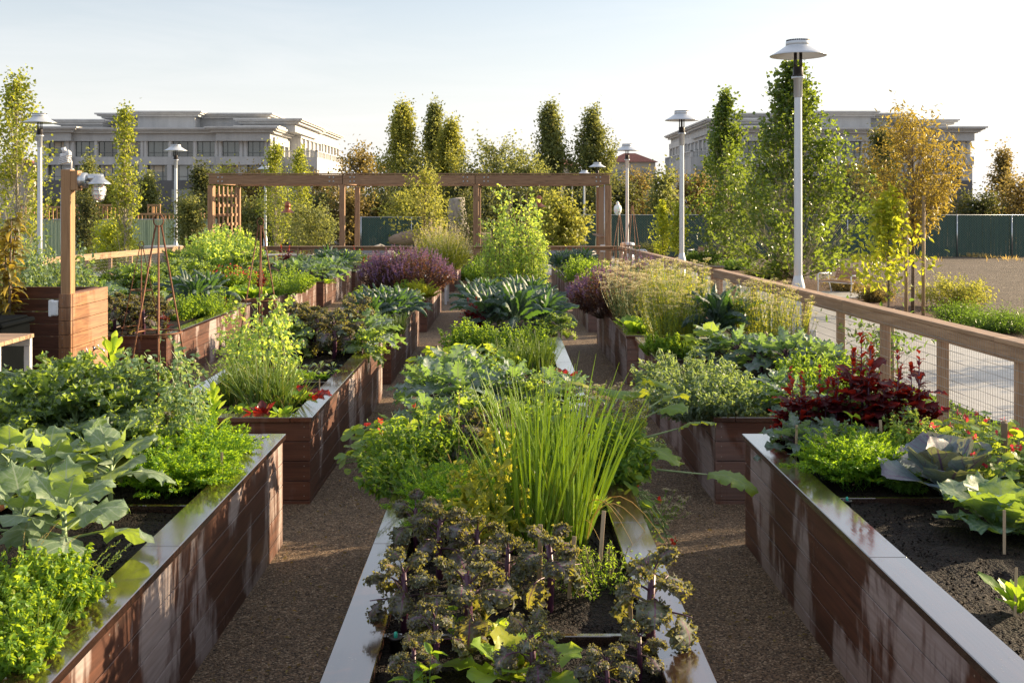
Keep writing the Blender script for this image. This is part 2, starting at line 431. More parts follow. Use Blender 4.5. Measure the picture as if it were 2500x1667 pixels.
# ------------------------------------------------------------ plant prototypes: name -> list of (part name, mesh)
PR = {}
def proto(key, *parts): PR[key] = parts
def m_kale(key, n, L, W, leafm, stemm, h=.25, ruf=.22, rf=7, nv=9, nu=22, prof='ovate', el=(.3, 1.3), bend=(.8, 1.6), pet=.35, lobes=0, lobed=.3, fold=.1, curl=0.0, blister=0.0, bp=1.3, stemr=.014, petw=.07, small=.45, crumb=0, csz=.012):
    gl, gs = G(), G()
    tube(gs, [(0, 0, -.04), (U(-.01, .01), U(-.01, .01), h*.5), (0, 0, h)], [stemr*1.1, stemr, stemr*.8], 8)
    for i in range(n):
        f = i/max(1, n-1); az = i*2.4+U(-.3, .3)
        z = h*(.55+.45*f); s = (1-small*f)*U(.85, 1.1)
        e = el[0]+(el[1]-el[0])*f+U(-.12, .12)
        q = leaf(gl, (0, 0, z), az, e, L*s, W*s, prof, U(*bend)*(1-.45*f), U(-.5, .5), ruf, rf, fold, nu, nv, pet, petw, lobes, lobed, blister=blister, curl=curl, tw=U(-.3, .3), bend_p=bp)
        if crumb:   # tightly frilled margin
            m = q.shape[0]; ii = RNG.integers(0, m, crumb); jj = np.where(RNG.random(crumb) < .5, RNG.integers(0, 3, crumb), nv-1-RNG.integers(0, 3, crumb))
            smalls(gl, q[ii, jj]+RNG.normal(0, csz*.35, (crumb, 3)), rdir(crumb, .3), csz*RNG.uniform(.7, 1.5, crumb), csz*RNG.uniform(.8, 1.5, crumb), fold=.5, rnd=RNG.uniform(.2, 1, crumb))
        # stout petiole
        k = 5; t = np.linspace(0, pet*1.5, k); an = e-U(*bend)*.2*t
        r = t*L*s*cos_(an); zz = t*L*s*sin_(an)
        tube(gs, np.stack([r*cos(az), r*sin(az), z+zz-.004], 1), np.linspace(.006, .003, k)*(L/.3), 5)
    proto(key, ('stem', gs.mesh(key+'_stem', stemm)), ('leaves', gl.mesh(key+'_leaves', leafm)))
def m_rosette(key, n, L, W, leafm, prof='spoon', el=(.25, 1.35), bend=(.2, .6), ruf=.08, rf=4, fold=.3, nv=5, nu=9, pet=.15, petw=.25, h=0.0, tall=0.0, blister=0.0, curl=0.0):
    g = G()
    for i in range(n):
        f = i/max(1, n-1); az = i*2.4+U(-.2, .2); s = (1-.35*f)*U(.85, 1.1)
        leaf(g, (.01*cos(az), .01*sin(az), h+tall*f), az, el[0]+(el[1]-el[0])*f, L*s, W*s, prof, U(*bend), U(-.3, .3), ruf, rf, fold, nu, nv, pet, petw, blister=blister, curl=curl)
    proto(key, ('leaves', g.mesh(key+'_leaves', leafm)))
def m_blades(key, n, L, spread, leafm, rad=.004, lean=.5, base=.1, flower=None):
    g = G()
    for i in range(n):
        az = U(0, 6.28); ro = base*math.sqrt(random.random()); ln = U(.02, lean); l = L*U(.6, 1.05)
        k = 6; t = np.linspace(0, 1, k); an = pi/2-ln-U(0, .7)*t**3*(1 if random.random() < .75 else 2.6)*lean
        dz = sin_(an)*l/(k-1); dr = cos_(an)*l/(k-1)
        r = ro*.6+np.concatenate([[0], np.cumsum(dr[:-1])]); z = np.concatenate([[0], np.cumsum(dz[:-1])])
        a2 = az+U(-.4, .4)
        P = np.stack([ro*cos(az)+(r-ro*.6)*cos(a2), ro*sin(az)+(r-ro*.6)*sin(a2), z], 1)
        tube(g, P, np.array([1, 1.15, 1.1, .9, .6, .15])*rad*U(.7, 1.25), 5, cap=False)
        if i % 11 == 0:    # an arching, dried blade
            l2 = l*U(.45, .7); q = np.linspace(0, 1, 9); hh = 2.6*q*(1-q)*l2*.75*(1-.2*q); rr2 = q**1.3*l2*.75
            tube(g, np.stack([P[0][0]+rr2*cos(a2), P[0][1]+rr2*sin(a2), hh+.02], 1), np.linspace(.9, .2, 9)*rad*.7, 5, mat=1, cap=False)
    parts = [('leaves', g.mesh(key+'_blades', [leafm, M['dry']]))]
    proto(key, *parts)
def m_fronds(key, n, L, W, leafm, el=(.6, 1.45), base=.05, nl=6, npin=9):
    g = G()
    for i in range(n):
        az = U(0, 6.28); frond(g, (U(-base, base), U(-base, base), 0), az, U(*el), L*U(.7, 1.1), W*U(.8, 1.1), npin, nl=nl)
    proto(key, ('fronds', g.mesh(key+'_fronds', leafm)))
def m_bush(key, h, rad, nst, lps, ls, leafm, stemm, fl=None, flm=None, flsize=.02, nfl=6, seg=1, lw=.55, arch=.35, low=.25, spike=.12, umb=False, dome=True, flat=1.0, var=(.58, 1.15)):
    """many stems from one crown, small leaves along them and flower spikes or umbels at the tips"""
    gl, gs, gf = G(), G(), G()
    n = nst; az = RNG.random(n)*2*pi; q = np.sqrt(RNG.random(n))
    tipr = rad*q; tiph = h*np.sqrt(np.clip(1-(q*.86)**2, .05, 1))*RNG.uniform(*var, n)*(1+.16*sin_(az*3+n)*q) if dome else h*RNG.uniform(.6, 1.05, n)
    T = np.stack([tipr*cos_(az), tipr*sin_(az), tiph], 1)
    B = np.stack([tipr*.18*cos_(az), tipr*.18*sin_(az), np.full(n, -.02)], 1)
    Cc = (B+T)/2; Cc[:, :2] += T[:, :2]*arch*.5
    PP = []; DD = []
    A = []; Bq = []
    for k in range(n):
        t = np.linspace(0, 1, 5)[:, None]
        cu = (1-t)**2*B[k]+2*t*(1-t)*Cc[k]+t*t*T[k]
        A.append(cu[:-1]); Bq.append(cu[1:])
        m = max(2, int(lps*RNG.uniform(.7, 1.3))); tt = RNG.uniform(low, 1, m)[:, None]
        p = (1-tt)**2*B[k]+2*tt*(1-tt)*Cc[k]+tt*tt*T[k]
        d = rdir(m, .1)+unit(p*[1, 1, 0])*.5
        PP.append(p); DD.append(d)
    PP = np.concatenate(PP); DD = np.concatenate(DD)
    smalls(gl, PP, DD, ls*RNG.uniform(.6, 1.2, len(PP)), ls*lw*RNG.uniform(.7, 1.2, len(PP)), seg=seg)
    strands(gs, np.concatenate(A), np.concatenate(Bq), max(.0025, h*.0035), 3)
    parts = [('stems', gs.mesh(key+'_stems', stemm)), ('foliage', gl.mesh(key+'_foliage', leafm))]
    if fl == 'spike':
        for k in range(n):
            d = unit(T[k]-Cc[k]+[0, 0, .15]); m = nfl
            tt = RNG.random(m)[:, None]*spike
            smalls(gf, T[k]+d*tt+RNG.normal(0, flsize*.25, (m, 3)), rdir(m, .4), flsize, flsize*.75, fold=.5)
        strands(gs, T, T+unit(T-Cc)*spike, .002, 3)
        parts.append(('flowers', gf.mesh(key+'_flowers', flm)))
    elif fl == 'umbel':
        P0 = []; Q0 = []; PP = []; DD = []
        for k in range(n):
            top = T[k]+[0, 0, spike*.4]
            for j in range(7):
                dd = unit(np.array([RNG.normal(0, 1), RNG.normal(0, 1), 1.4])); e = T[k]+dd*spike*.55
                P0.append(T[k]); Q0.append(e)
                m = nfl; off = RNG.normal(0, flsize*.8, (m, 3))*[1, 1, .25]
                PP.append(e+off); DD.append(rdir(m, 1.2))
        PP = np.concatenate(PP); DD = np.concatenate(DD)
        strands(gl, P0, Q0, .0015, 3)
        smalls(gf, PP, DD, flsize*.6, flsize*.55, fold=.1)
        parts[1] = ('foliage', gl.mesh(key+'_foliage', leafm))
        parts.append(('flowers', gf.mesh(key+'_flowers', flm)))
    proto(key, *parts)
def m_nast(key, n, spread, h, R0, leafm, stemm, flm=None, nf=0, trail=0.0, seedz=0.0):
    g, gs, gf = G(), G(), G()
    for i in range(n):
        az = U(0, 6.28); r = spread*math.sqrt(random.random()); z = h*(U(.5, 1.0))*(1-.45*(r/spread)**2)-trail*(r/spread)**2
        c = np.array([r*cos(az), r*sin(az), z]); nn = unit(np.array([cos(az)*.5*r/spread, sin(az)*.5*r/spread, .9])+RNG.normal(0, .28, 3))
        disk(g, c, nn, R0*U(.55, 1.15), cup=U(-.05, .22), na=14, nr=2)
        b = np.array([r*.35*cos(az), r*.35*sin(az), 0]); m = (b+c)/2+[0, 0, .03]
        tube(gs, [b, m, c], .0025, 4, cap=False)
    for i in range(nf):
        az = U(0, 6.28); r = spread*math.sqrt(U(.15, 1.1)); z = h*U(.85, 1.2)*(1-.4*(r/spread)**2)-trail*(r/spread)**2*.9
        c = np.array([r*cos(az), r*sin(az), z]); dd = unit(RNG.normal(0, 1, 3)+[0, -.8, .3])
        s = unit(np.cross(dd, [0, 0, 1.0])); w = np.cross(dd, s)
        for k in range(5):
            a = k*2*pi/5; o = s*cos(a)+w*sin(a)
            smalls(gf, [c+o*.004], [o+dd*.7], R0*.62, R0*.62, fold=-.1, seg=3)
        tube(gs, [c-dd*.03, c], .003, 4)
        tube(gs, [(c[0]*.4, c[1]*.4, 0), c*.75+[0, 0, .02], c-dd*.02], .002, 3, cap=False)
    parts = [('stems', gs.mesh(key+'_stems', stemm)), ('leaves', g.mesh(key+'_leaves', leafm))]
    if nf: parts.append(('flowers', gf.mesh(key+'_flowers', flm)))
    proto(key, *parts)
def m_vine(key, h, r0, r1, nst, leafm, stemm, twigm=None, ls=.05, dens=1.0, flm=None, twigs=0, tail=True, seg=3):
    """climber on a cone: r0 radius at the foot, r1 at the top"""
    gl, gs, gt, gf = G(), G(), G(), G()
    PP = []; DD = []
    for k in range(nst):
        a = U(0, 6.28); hh = h*U(.55, 1.0); m = 12; t = np.linspace(0, 1, m)
        wob = a+np.cumsum(RNG.normal(0, .16, m))
        rr = (r0+(r1-r0)*t)*U(.55, 1.1)
        P = np.stack([rr*cos_(wob), rr*sin_(wob), t*hh], 1)
        strands(gs, P[:-1], P[1:], .003, 3)
        n = int(20*dens*hh/1.0)
        q = RNG.random(n)*(m-1); i0 = q.astype(int); f = (q-i0)[:, None]; i0 = np.minimum(i0, m-2)
        p = P[i0]*(1-f)+P[i0+1]*f
        d = rdir(n, .15)+unit(p*[1, 1, 0])*.7
        PP.append(p+unit(d)*RNG.uniform(0, ls*.9, n)[:, None]); DD.append(d)
    PP = np.concatenate(PP); DD = np.concatenate(DD)
    smalls(gl, PP, DD, ls*RNG.uniform(.6, 1.25, len(PP)), ls*.75*RNG.uniform(.7, 1.2, len(PP)), seg=seg, fold=.18)
    if tail:
        for k in range(max(6, nst//2)):
            a = U(0, 6.28); z = h*U(.35, .98); rr = (r0+(r1-r0)*z/h)
            P = [np.array([rr*cos(a), rr*sin(a), z])]; d = unit(np.array([cos(a), sin(a), .9]))
            for j in range(5):
                P.append(P[-1]+d*h*.035); d = unit(d+RNG.normal(0, .45, 3)+[0, 0, -.12])
                smalls(gl, [P[-1]]*2, rdir(2), ls*.8, ls*.6, seg=seg, fold=.18)
                if flm and random.random() < .35: blob(gf, P[-1], ls*.22, n=5)
            tube(gs, P, .002, 3, cap=False)
    parts = [('stems', gs.mesh(key+'_stems', stemm)), ('foliage', gl.mesh(key+'_foliage', leafm))]
    if twigs:
        for k in range(twigs):
            a = k*2*pi/twigs+U(-.1, .1); hh = h*U(.72, .97)
            tube(gt, [(r0*.8*cos(a), r0*.8*sin(a), 0), ((r0+r1)*.42*cos(a+.1), (r0+r1)*.42*sin(a+.1), hh*.5), (r1*.5*cos(a+U(-.5, .5)), r1*.5*sin(a), hh)], [.014, .011, .006], 5)
        parts.append(('twigs', gt.mesh(key+'_twigs', twigm)))
    if flm and gf.n: parts.append(('flowers', gf.mesh(key+'_flowers', flm)))
    proto(key, *parts)

COUNT = {}
def put(kind, name, x, y, z, label, cat, group=None, rz=None, sc=1.0):
    """a plant as its own object: one mesh, or an empty with its parts"""
    parts = PR[kind]; rz = U(0, 6.28) if rz is None else rz
    if len(parts) == 1:
        o = ob(name, parts[0][1], None, (x, y, z), rz, sc); return tag(o, label, cat, group)
    o = empty(name, (x, y, z), label, cat, group, rz, sc)
    for pn, me in parts: ob(pn, me, o)
    return o
# ------------------------------------------------------------ materials of the built things
M['bed'] = wood('bed_wood', (.042, .016, .010), (.125, .048, .028), .5, weather=1.0, wcol=(.33, .28, .27), grain=22, wet=.05)
M['bedend'] = wood('bed_end_wood', (.055, .020, .012), (.155, .060, .034), .5, weather=.3, wcol=(.33, .28, .27), grain=22, wet=.05)
M['cap'] = wood('cap_wood', (.022, .012, .009), (.060, .028, .018), .16, grain=20, wet=.95)
M['redwood'] = wood('fence_wood', (.25, .15, .085), (.50, .33, .20), .6, grain=24, knots=True)
M['perg'] = wood('pergola_wood', (.19, .10, .052), (.42, .25, .14), .6, grain=20, knots=True)
M['post'] = wood('post_wood', (.28, .15, .065), (.46, .27, .13), .55, grain=22, knots=True)
M['stake'] = wood('stake_wood', (.34, .24, .14), (.55, .42, .28), .7, grain=40)
M['twig'] = wood('twig_wood', (.10, .07, .045), (.22, .16, .10), .8, grain=40)
M['bark'] = plain('bark', (.13, .10, .075), .9, 0, .4, 14, .6)
M['palebark'] = plain('pale_bark', (.30, .27, .21), .85, 0, .3, 14, .4)
M['lamp'] = plain('lamp_metal', (.52, .55, .59), .32, .35, .05, 2)
M['lampdark'] = plain('dark_metal', (.04, .035, .035), .4, .5)
M['galv'] = plain('galvanised', (.50, .52, .54), .3, .85, .12, 9)
M['wire'] = plain('wire', (.36, .35, .33), .4, .6)
M['screw'] = plain('screw_head', (.30, .28, .26), .4, .8)
M['steel'] = plain('bench_steel', (.62, .63, .65), .35, .3)
M['rust'] = plain('rusty_rod', (.16, .065, .032), .7, .3, .35, 30)
M['copper'] = plain('copper', (.30, .12, .07), .4, .7, .2, 8)
M['white'] = plain('white_plastic', (.62, .63, .65), .4)
M['binpl'] = plain('bin_plastic', (.003, .004, .005), .7, 0, .2, 4)
M['binpl'].node_tree.nodes['Principled BSDF'].inputs['Specular IOR Level'].default_value = .02
M['encl_shaded'] = wood('enclosure_shaded_wood', (.055, .022, .014), (.135, .055, .032), .6, grain=20, spec=.25)  # darker copy of the enclosure timber, shade of the inside put into its colour
M['green'] = plain('teal_plastic', (.02, .35, .25), .4)
M['rubber'] = plain('black_tube', (.012, .012, .013), .4)
M['boulder'] = plain('boulder', (.30, .28, .25), .85, 0, .3, 3, .5)
M['log'] = wood('log_wood', (.17, .115, .08), (.38, .28, .20), .8, grain=8)
M['stump'] = wood('stump_wood', (.19, .165, .135), (.40, .36, .30), .85, grain=5)
m, nt, b = newmat('frosted_glass'); b.inputs['Base Color'].default_value = (.8, .82, .8, 1); b.inputs['Roughness'].default_value = .5; b.inputs['Subsurface Weight'].default_value = .5; M['frost'] = m
# concrete paving
m, nt, b = newmat('concrete'); o_ = coords(nt)
n1 = noise(nt, o_, 1.2, 5, .6); n2 = noise(nt, nd(nt, 'ShaderNodeMapping', {'Vector': o_, 'Scale': (.6, 6, 1)}).outputs[0], 6, 4)
c_ = mixc(nt, ramp(nt, mth(nt, 'ADD', mth(nt, 'MULTIPLY', n1, .6), mth(nt, 'MULTIPLY', n2, .4)), .35, .65), (.31, .30, .285), (.43, .42, .40))
sp = nd(nt, 'ShaderNodeSeparateXYZ', {'Vector': o_})
j = mth(nt, 'ABSOLUTE', mth(nt, 'SUBTRACT', mth(nt, 'FRACT', mth(nt, 'MULTIPLY', sp.outputs[1], 1/3.6)), .5))
j2 = mth(nt, 'ABSOLUTE', mth(nt, 'SUBTRACT', mth(nt, 'FRACT', mth(nt, 'MULTIPLY', sp.outputs[0], 1/1.8)), .5))
jf = mth(nt, 'MAXIMUM', ramp(nt, j, .0016, .003, 1, 0), ramp(nt, j2, .003, .005, 1, 0))
c_ = mixc(nt, mth(nt, 'MULTIPLY', jf, .7), c_, (.09, .085, .08))
nt.links.new(c_, b.inputs['Base Color']); b.inputs['Roughness'].default_value = .5
bump(nt, b, mth(nt, 'SUBTRACT', n2, jf), .35, .006); M['concrete'] = m
# fine crushed gravel, damp
def gravel(name, cols, scale, rough=.8, stren=1.0, big=(.75, 1.2), spec=.35):
    m, nt, b = newmat(name); o_ = coords(nt)
    wv = nd(nt, 'ShaderNodeTexVoronoi', {'Vector': o_, 'Scale': scale})
    wv2 = nd(nt, 'ShaderNodeTexVoronoi', {'Vector': o_, 'Scale': scale*2.3})
    s = nd(nt, 'ShaderNodeSeparateColor', {'Color': wv.outputs['Color']})
    cr = nt.nodes.new('ShaderNodeValToRGB'); el = cr.color_ramp.elements
    el[0].position = 0; el[0].color = rgb(cols[0]); el[1].position = 1; el[1].color = rgb(cols[-1])
    for k, cc in enumerate(cols[1:-1]):
        e = el.new((k+1)/(len(cols)-1)); e.color = rgb(cc)
    nt.links.new(s.outputs[0], cr.inputs[0])
    n1 = noise(nt, o_, .8, 6, .65); n2 = noise(nt, o_, 9, 4, .6)
    k = ramp(nt, mth(nt, 'ADD', mth(nt, 'MULTIPLY', n1, .5), mth(nt, 'MULTIPLY', n2, .5)), .36, .64, *big)
    c = nd(nt, 'ShaderNodeVectorMath', {0: cr.outputs[0], 1: nd(nt, 'ShaderNodeCombineXYZ', {0: k, 1: k, 2: k}).outputs[0]}, operation='MULTIPLY').outputs[0]
    nt.links.new(c, b.inputs['Base Color']); b.inputs['Roughness'].default_value = rough; b.inputs['Specular IOR Level'].default_value = spec
    h = mth(nt, 'ADD', mth(nt, 'SUBTRACT', 1.0, wv.outputs['Distance']), mth(nt, 'MULTIPLY', mth(nt, 'SUBTRACT', 1.0, wv2.outputs['Distance']), .5))
    h = mth(nt, 'ADD', h, mth(nt, 'MULTIPLY', noise(nt, o_, 14, 4), 1.8))
    bump(nt, b, h, stren, 1.1/scale); return m
M['gravel'] = gravel('crushed_gravel', [(.020, .013, .008), (.115, .076, .046), (.28, .18, .105), (.075, .049, .030), (.48, .36, .24)], 95, .7, 1.0)
M['dirt'] = gravel('dirt', [(.07, .055, .042), (.13, .10, .075), (.10, .08, .06), (.18, .145, .11)], 14, .9, .8, (.6, 1.4))
M['mulch'] = gravel('mulch', [(.05, .025, .015), (.12, .06, .035), (.08, .04, .025), (.17, .10, .06)], 30, .85, 1.0)
M['lawn'] = gravel('lawn_blades', [(.05, .10, .02), (.09, .17, .04), (.12, .20, .05)], 22, .8, .8)
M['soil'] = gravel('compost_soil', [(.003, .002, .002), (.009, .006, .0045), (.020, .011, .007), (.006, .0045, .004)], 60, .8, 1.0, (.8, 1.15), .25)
# building materials
def facade(name, c, rough=.8):
    m, nt, b = newmat(name); o_ = coords(nt)
    n1 = noise(nt, nd(nt, 'ShaderNodeMapping', {'Vector': o_, 'Scale': (1, 1, .25)}).outputs[0], .7, 5, .6)
    n2 = noise(nt, o_, 6, 4)
    k = mixc(nt, ramp(nt, mth(nt, 'ADD', mth(nt, 'MULTIPLY', n1, .7), mth(nt, 'MULTIPLY', n2, .3)), .35, .65), [x*.82 for x in c], [x*1.1 for x in c])
    nt.links.new(k, b.inputs['Base Color']); b.inputs['Roughness'].default_value = rough; return m
M['wallc'] = facade('precast_wall', (.44, .44, .44)); M['trimc'] = facade('precast_trim', (.52, .515, .505))
M['granite'] = facade('dark_granite', (.085, .085, .09), .35); M['tile'] = plain('roof_tile', (.25, .09, .06), .8, 0, .3, 3, .5)
M['stucco'] = facade('stucco', (.55, .48, .38))
m, nt, b = newmat('window_glass'); b.inputs['Base Color'].default_value = (.075, .095, .095, 1); b.inputs['Roughness'].default_value = .06; b.inputs['Specular IOR Level'].default_value = .9
b.inputs['Coat Weight'].default_value = .6; b.inputs['Coat Roughness'].default_value = .03
bump(nt, b, noise(nt, coords(nt), .5, 2), .05, .2); M['glass'] = m
M['glass2'] = m.copy(); M['glass2'].node_tree.nodes['Principled BSDF'].inputs['Base Color'].default_value = (.20, .22, .21, 1)
M['glass3'] = m.copy(); M['glass3'].node_tree.nodes['Principled BSDF'].inputs['Base Color'].default_value = (.03, .035, .035, 1)
M['frame'] = plain('window_frame', (.10, .11, .11), .4, .4)
# woven privacy slats in chain link
def slats(name, a, c, diag=True, trans=0.0):
    m, nt, b = newmat(name); o_ = coords(nt); sp = nd(nt, 'ShaderNodeSeparateXYZ', {'Vector': o_})
    fx = mth(nt, 'FRACT', mth(nt, 'MULTIPLY', sp.outputs[0], 9.0))
    f = ramp(nt, mth(nt, 'ABSOLUTE', mth(nt, 'SUBTRACT', fx, .5)), .36, .5, 0, 1)
    n1 = noise(nt, nd(nt, 'ShaderNodeMapping', {'Vector': o_, 'Scale': (9, 1, .4)}).outputs[0], 1.0, 3, .7)
    cc = mixc(nt, ramp(nt, n1, .3, .7), a, c); cc = mixc(nt, mth(nt, 'MULTIPLY', f, .75), cc, [x*.25 for x in a])
    if diag:
        d1 = mth(nt, 'FRACT', mth(nt, 'MULTIPLY', mth(nt, 'ADD', sp.outputs[0], sp.outputs[2]), 6.0)); d2 = mth(nt, 'FRACT', mth(nt, 'MULTIPLY', mth(nt, 'SUBTRACT', sp.outputs[0], sp.outputs[2]), 6.0))
        df = mth(nt, 'MAXIMUM', ramp(nt, mth(nt, 'ABSOLUTE', mth(nt, 'SUBTRACT', d1, .5)), .43, .47), ramp(nt, mth(nt, 'ABSOLUTE', mth(nt, 'SUBTRACT', d2, .5)), .43, .47))
        cc = mixc(nt, mth(nt, 'MULTIPLY', df, .6), cc, (.20, .26, .23))
    nt.links.new(cc, b.inputs['Base Color']); b.inputs['Roughness'].default_value = .6
    if trans:
        t = nd(nt, 'ShaderNodeBsdfTranslucent', {'Color': cc}); mx = nd(nt, 'ShaderNodeMixShader', {0: trans, 1: b.outputs[0], 2: t.outputs[0]})
        nt.links.new(mx.outputs[0], nt.nodes['Material Output'].inputs['Surface'])
    return m
M['slat'] = slats('green_slats', (.012, .045, .035), (.025, .075, .055)); M['screen'] = slats('green_screen', (.30, .38, .27), (.46, .54, .40), False, .35)

# ------------------------------------------------------------ ground sheets
def sheet(name, x0, x1, ys, mat, dz=0.0, kind='structure', nx=1, edge=None, parent=None, rough=0.0):
    g = G(); xs = np.linspace(x0, x1, nx+1); V = []
    for y in ys:
        for x in xs:
            V.append((x, y, gz(y)+dz+(RNG.normal(0, rough) if rough else 0)))
    n = nx+1; Fq = [[i*n+j, i*n+j+1, (i+1)*n+j+1, (i+1)*n+j] for i in range(len(ys)-1) for j in range(nx)]
    g.add(V, Fq); return tag(ob(name, g.mesh(name, mat)), kind=kind)
sheet('ground', -900, 900, [-30, 0, 20, 40, 60, 80, 150, 1500], M['dirt'])
sheet('gravel_path', -13.1, 4.85, list(np.linspace(-8, 44.5, 22)), M['gravel'], .004, nx=8)
sheet('planting_strip', 4.85, 5.95, [-8, 10, 30, 60], M['mulch'], .006)
sheet('concrete_path', 6.0, 9.75, [-8, 10, 30, 50, 72], M['concrete'], .03)
sheet('mulch_border', 9.8, 12.6, [-8, 10, 30, 50, 72], M['mulch'], .008)
sheet('plaza', -19, 6.0, [44.6, 50, 58], M['concrete'], .012)
sheet('left_path', -19.5, -13.3, [0, 20, 44.5], M['concrete'], .014)
lw = sheet('lawn', -24, 4, [58.1, 62, 68], M['lawn'], .02)
# loose bits of gravel and leaf litter on the aisles
g = G()
for (x0, x1) in ((-1.66, -.70), (.80, 1.82)):
    k = 5200; y = 3.2+RNG.random(k)**1.6*11; x = RNG.uniform(x0, x1, k)
    P = np.stack([x, y, -.0142*y+.006], 1); D = rdir(k, .2); D[:, 2] = abs(D[:, 2])*.5
    smalls(g, P, D, RNG.uniform(.004, .013, k), RNG.uniform(.004, .01, k), fold=.6)
tag(ob('loose_gravel', g.mesh('loose_gravel', M['gravel'])), kind='stuff')

# ------------------------------------------------------------ raised beds
BH = .172
BTOP = {1: 2.5-1.77, 2: 2.5-1.865, 3: 2.5-1.98, 4: 2.5-2.085, 5: 2.5-2.19, 6: 2.5-2.31}
BY = {1: (2.65, 8.2), 2: (9.3, 14.9), 3: (16.0, 21.3), 4: (23.4, 28.8), 5: (29.9, 35.4), 6: (36.3, 41.8)}
ROW = {'C': (-.685, .79), 'L1': (-3.155, -1.68), 'L2': (-6.54, -5.06), 'R': (1.83, 3.42), 'L3': (-9.1, -7.5), 'L4': (-12.0, -10.5)}
def soil_z(k): return BTOP[k]-.085
def planter(row, k, label, div=None, near=False):
    x0, x1 = ROW[row]; y0, y1 = BY[k]; T = BTOP[k]; ct = .045; ov = .02
    root = empty('raised_planter', ((x0+x1)/2, y0, gz(y0)), label, 'planter', 'timber raised vegetable planters')
    inv = np.array([(x0+x1)/2, y0, gz(y0)])
    a0, a1 = x0+ov, x1-ov; b0, b1 = y0+ov, y1-ov; th = .04
    def wall(xa, ya, xb, yb, nrm):
        g = G(); L = math.hypot(xb-xa, yb-ya); ln = xb-xa == 0
        for c in range(5):
            z = T-ct-BH*(c+.5); cuts = [0]
            if L > 3: cuts += [L*U(.3, .7)] if c % 2 else [L*U(.2, .4), L*U(.6, .8)]
            cuts += [L]
            for q in range(len(cuts)-1):
                l = cuts[q+1]-cuts[q]-.003; m_ = (cuts[q]+cuts[q+1])/2
                ctr = np.array([xa, ya+m_, z] if ln else [xa+m_, ya, z])-inv
                s = (th, l, BH-.0065) if ln else (l, th, BH-.0065)
                box(g, ctr, s, bev=.0016, R=random.random()*.8)
                if k <= 3:
                    for e in (-1, 1):
                        for zz in (-.045, .045):
                            p = ctr+np.array([nrm[0]*(th/2+.0005), e*(l/2-.05), zz] if ln else [e*(l/2-.05), nrm[1]*(th/2+.0005), zz])
                            a = np.linspace(0, 2*pi, 7)[:-1]; A_ = np.array([nrm[1], nrm[0], 0]); 
                            V = p+.0055*(cos_(a)[:, None]*A_+sin_(a)[:, None]*np.array([0, 0, 1.]))
                            V = np.concatenate([V, [p+np.array(nrm+(0,))*.0015]])
                            g.add(V, None, [[6, i, (i+1) % 6] if nrm[0]+nrm[1] > 0 else [6, i, (i+1) % 6] for i in range(6)], mat=1)
        ob('plank_wall', g.mesh('plank_wall', [M['bed'] if ln else M['bedend'], M['screw']], False), root)
    wall(a0+th/2, b0+th, a0+th/2, b1-th, (-1, 0)); wall(a1-th/2, b0+th, a1-th/2, b1-th, (1, 0))
    wall(a0, b0+th/2, a1, b0+th/2, (0, -1)); wall(a0, b1-th/2, a1, b1-th/2, (0, 1))
    cw = .19
    for (cx, cy, sx, sy) in ((x0+cw/2, (y0+y1)/2, cw, y1-y0), (x1-cw/2, (y0+y1)/2, cw, y1-y0)):
        g = G(); n = 2; cut = U(.4, .6)*sy
        for (p, q) in ((0, cut), (cut, sy)):
            box(g, np.array([cx, y0+(p+q)/2, T-ct/2])-inv, (sx, q-p-.002, ct), bev=.004, R=U(0, .5))
        ob('cap_board', g.mesh('cap_board', M['cap'], False), root)
    for cy in (y0+cw/2, y1-cw/2):
        g = G(); box(g, np.array([(x0+x1)/2, cy, T-ct/2-.0015])-inv, (x1-x0-2*cw-.003, cw-.006, ct), bev=.004, R=U(0, .5)); ob('cap_board', g.mesh('cap_board', M['cap'], False), root)
    # soil
    g = G(); nx, ny = (44, 150) if near else (14, 30)
    xs = np.linspace(x0+.055, x1-.055, nx); ys = np.linspace(y0+.055, y1-.055, ny)
    Z = RNG.normal(0, .007 if near else .004, (ny, nx)); lo = RNG.normal(0, 1, (ny//6+2, nx//6+2))
    for i in range(ny):
        for jj in range(nx):
            Z[i, jj] += .012*lo[i//6, jj//6]
    for _ in range(1): Z[1:-1, 1:-1] = (Z[1:-1, 1:-1]*2+Z[:-2, 1:-1]+Z[2:, 1:-1]+Z[1:-1, :-2]+Z[1:-1, 2:])/6
    X, Y = np.meshgrid(xs, ys); V = np.stack([X-inv[0], Y-inv[1], T-.085+Z-inv[2]], -1).reshape(-1, 3)
    i = np.arange(ny-1)[:, None]*nx; jn = np.arange(nx-1)[None]
    g.add(V, np.stack([i+jn, i+jn+1, i+nx+jn+1, i+nx+jn], -1).reshape(-1, 4))
    if near:   # crumbs
        kk = 5000; P = np.stack([RNG.uniform(x0+.06, x1-.06, kk)-inv[0], RNG.uniform(y0+.06, y1-.06, kk)-inv[1], np.full(kk, T-.083-inv[2])], 1)
        smalls(g, P, rdir(kk, .6), RNG.uniform(.006, .022, kk), RNG.uniform(.006, .018, kk), fold=.6)
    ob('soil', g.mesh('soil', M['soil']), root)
    if div:
        for d in div:
            g = G(); box(g, np.array([(x0+x1)/2, d, T-.075])-inv, (x1-x0-.13, .03, .05), bev=.003, R=.9); ob('divider', g.mesh('divider', M['cap'], False), root)
    return root
rowname = {'C': 'centre row', 'L1': 'row just left of centre', 'L2': 'second row left of centre', 'R': 'row along the right fence', 'L3': 'third row left of centre', 'L4': 'row along the left fence'}
kname = {1: 'nearest planter of the', 2: 'second nearest planter of the', 3: 'third nearest planter of the', 4: 'fourth nearest planter of the', 5: 'fifth planter of the', 6: 'farthest planter of the'}
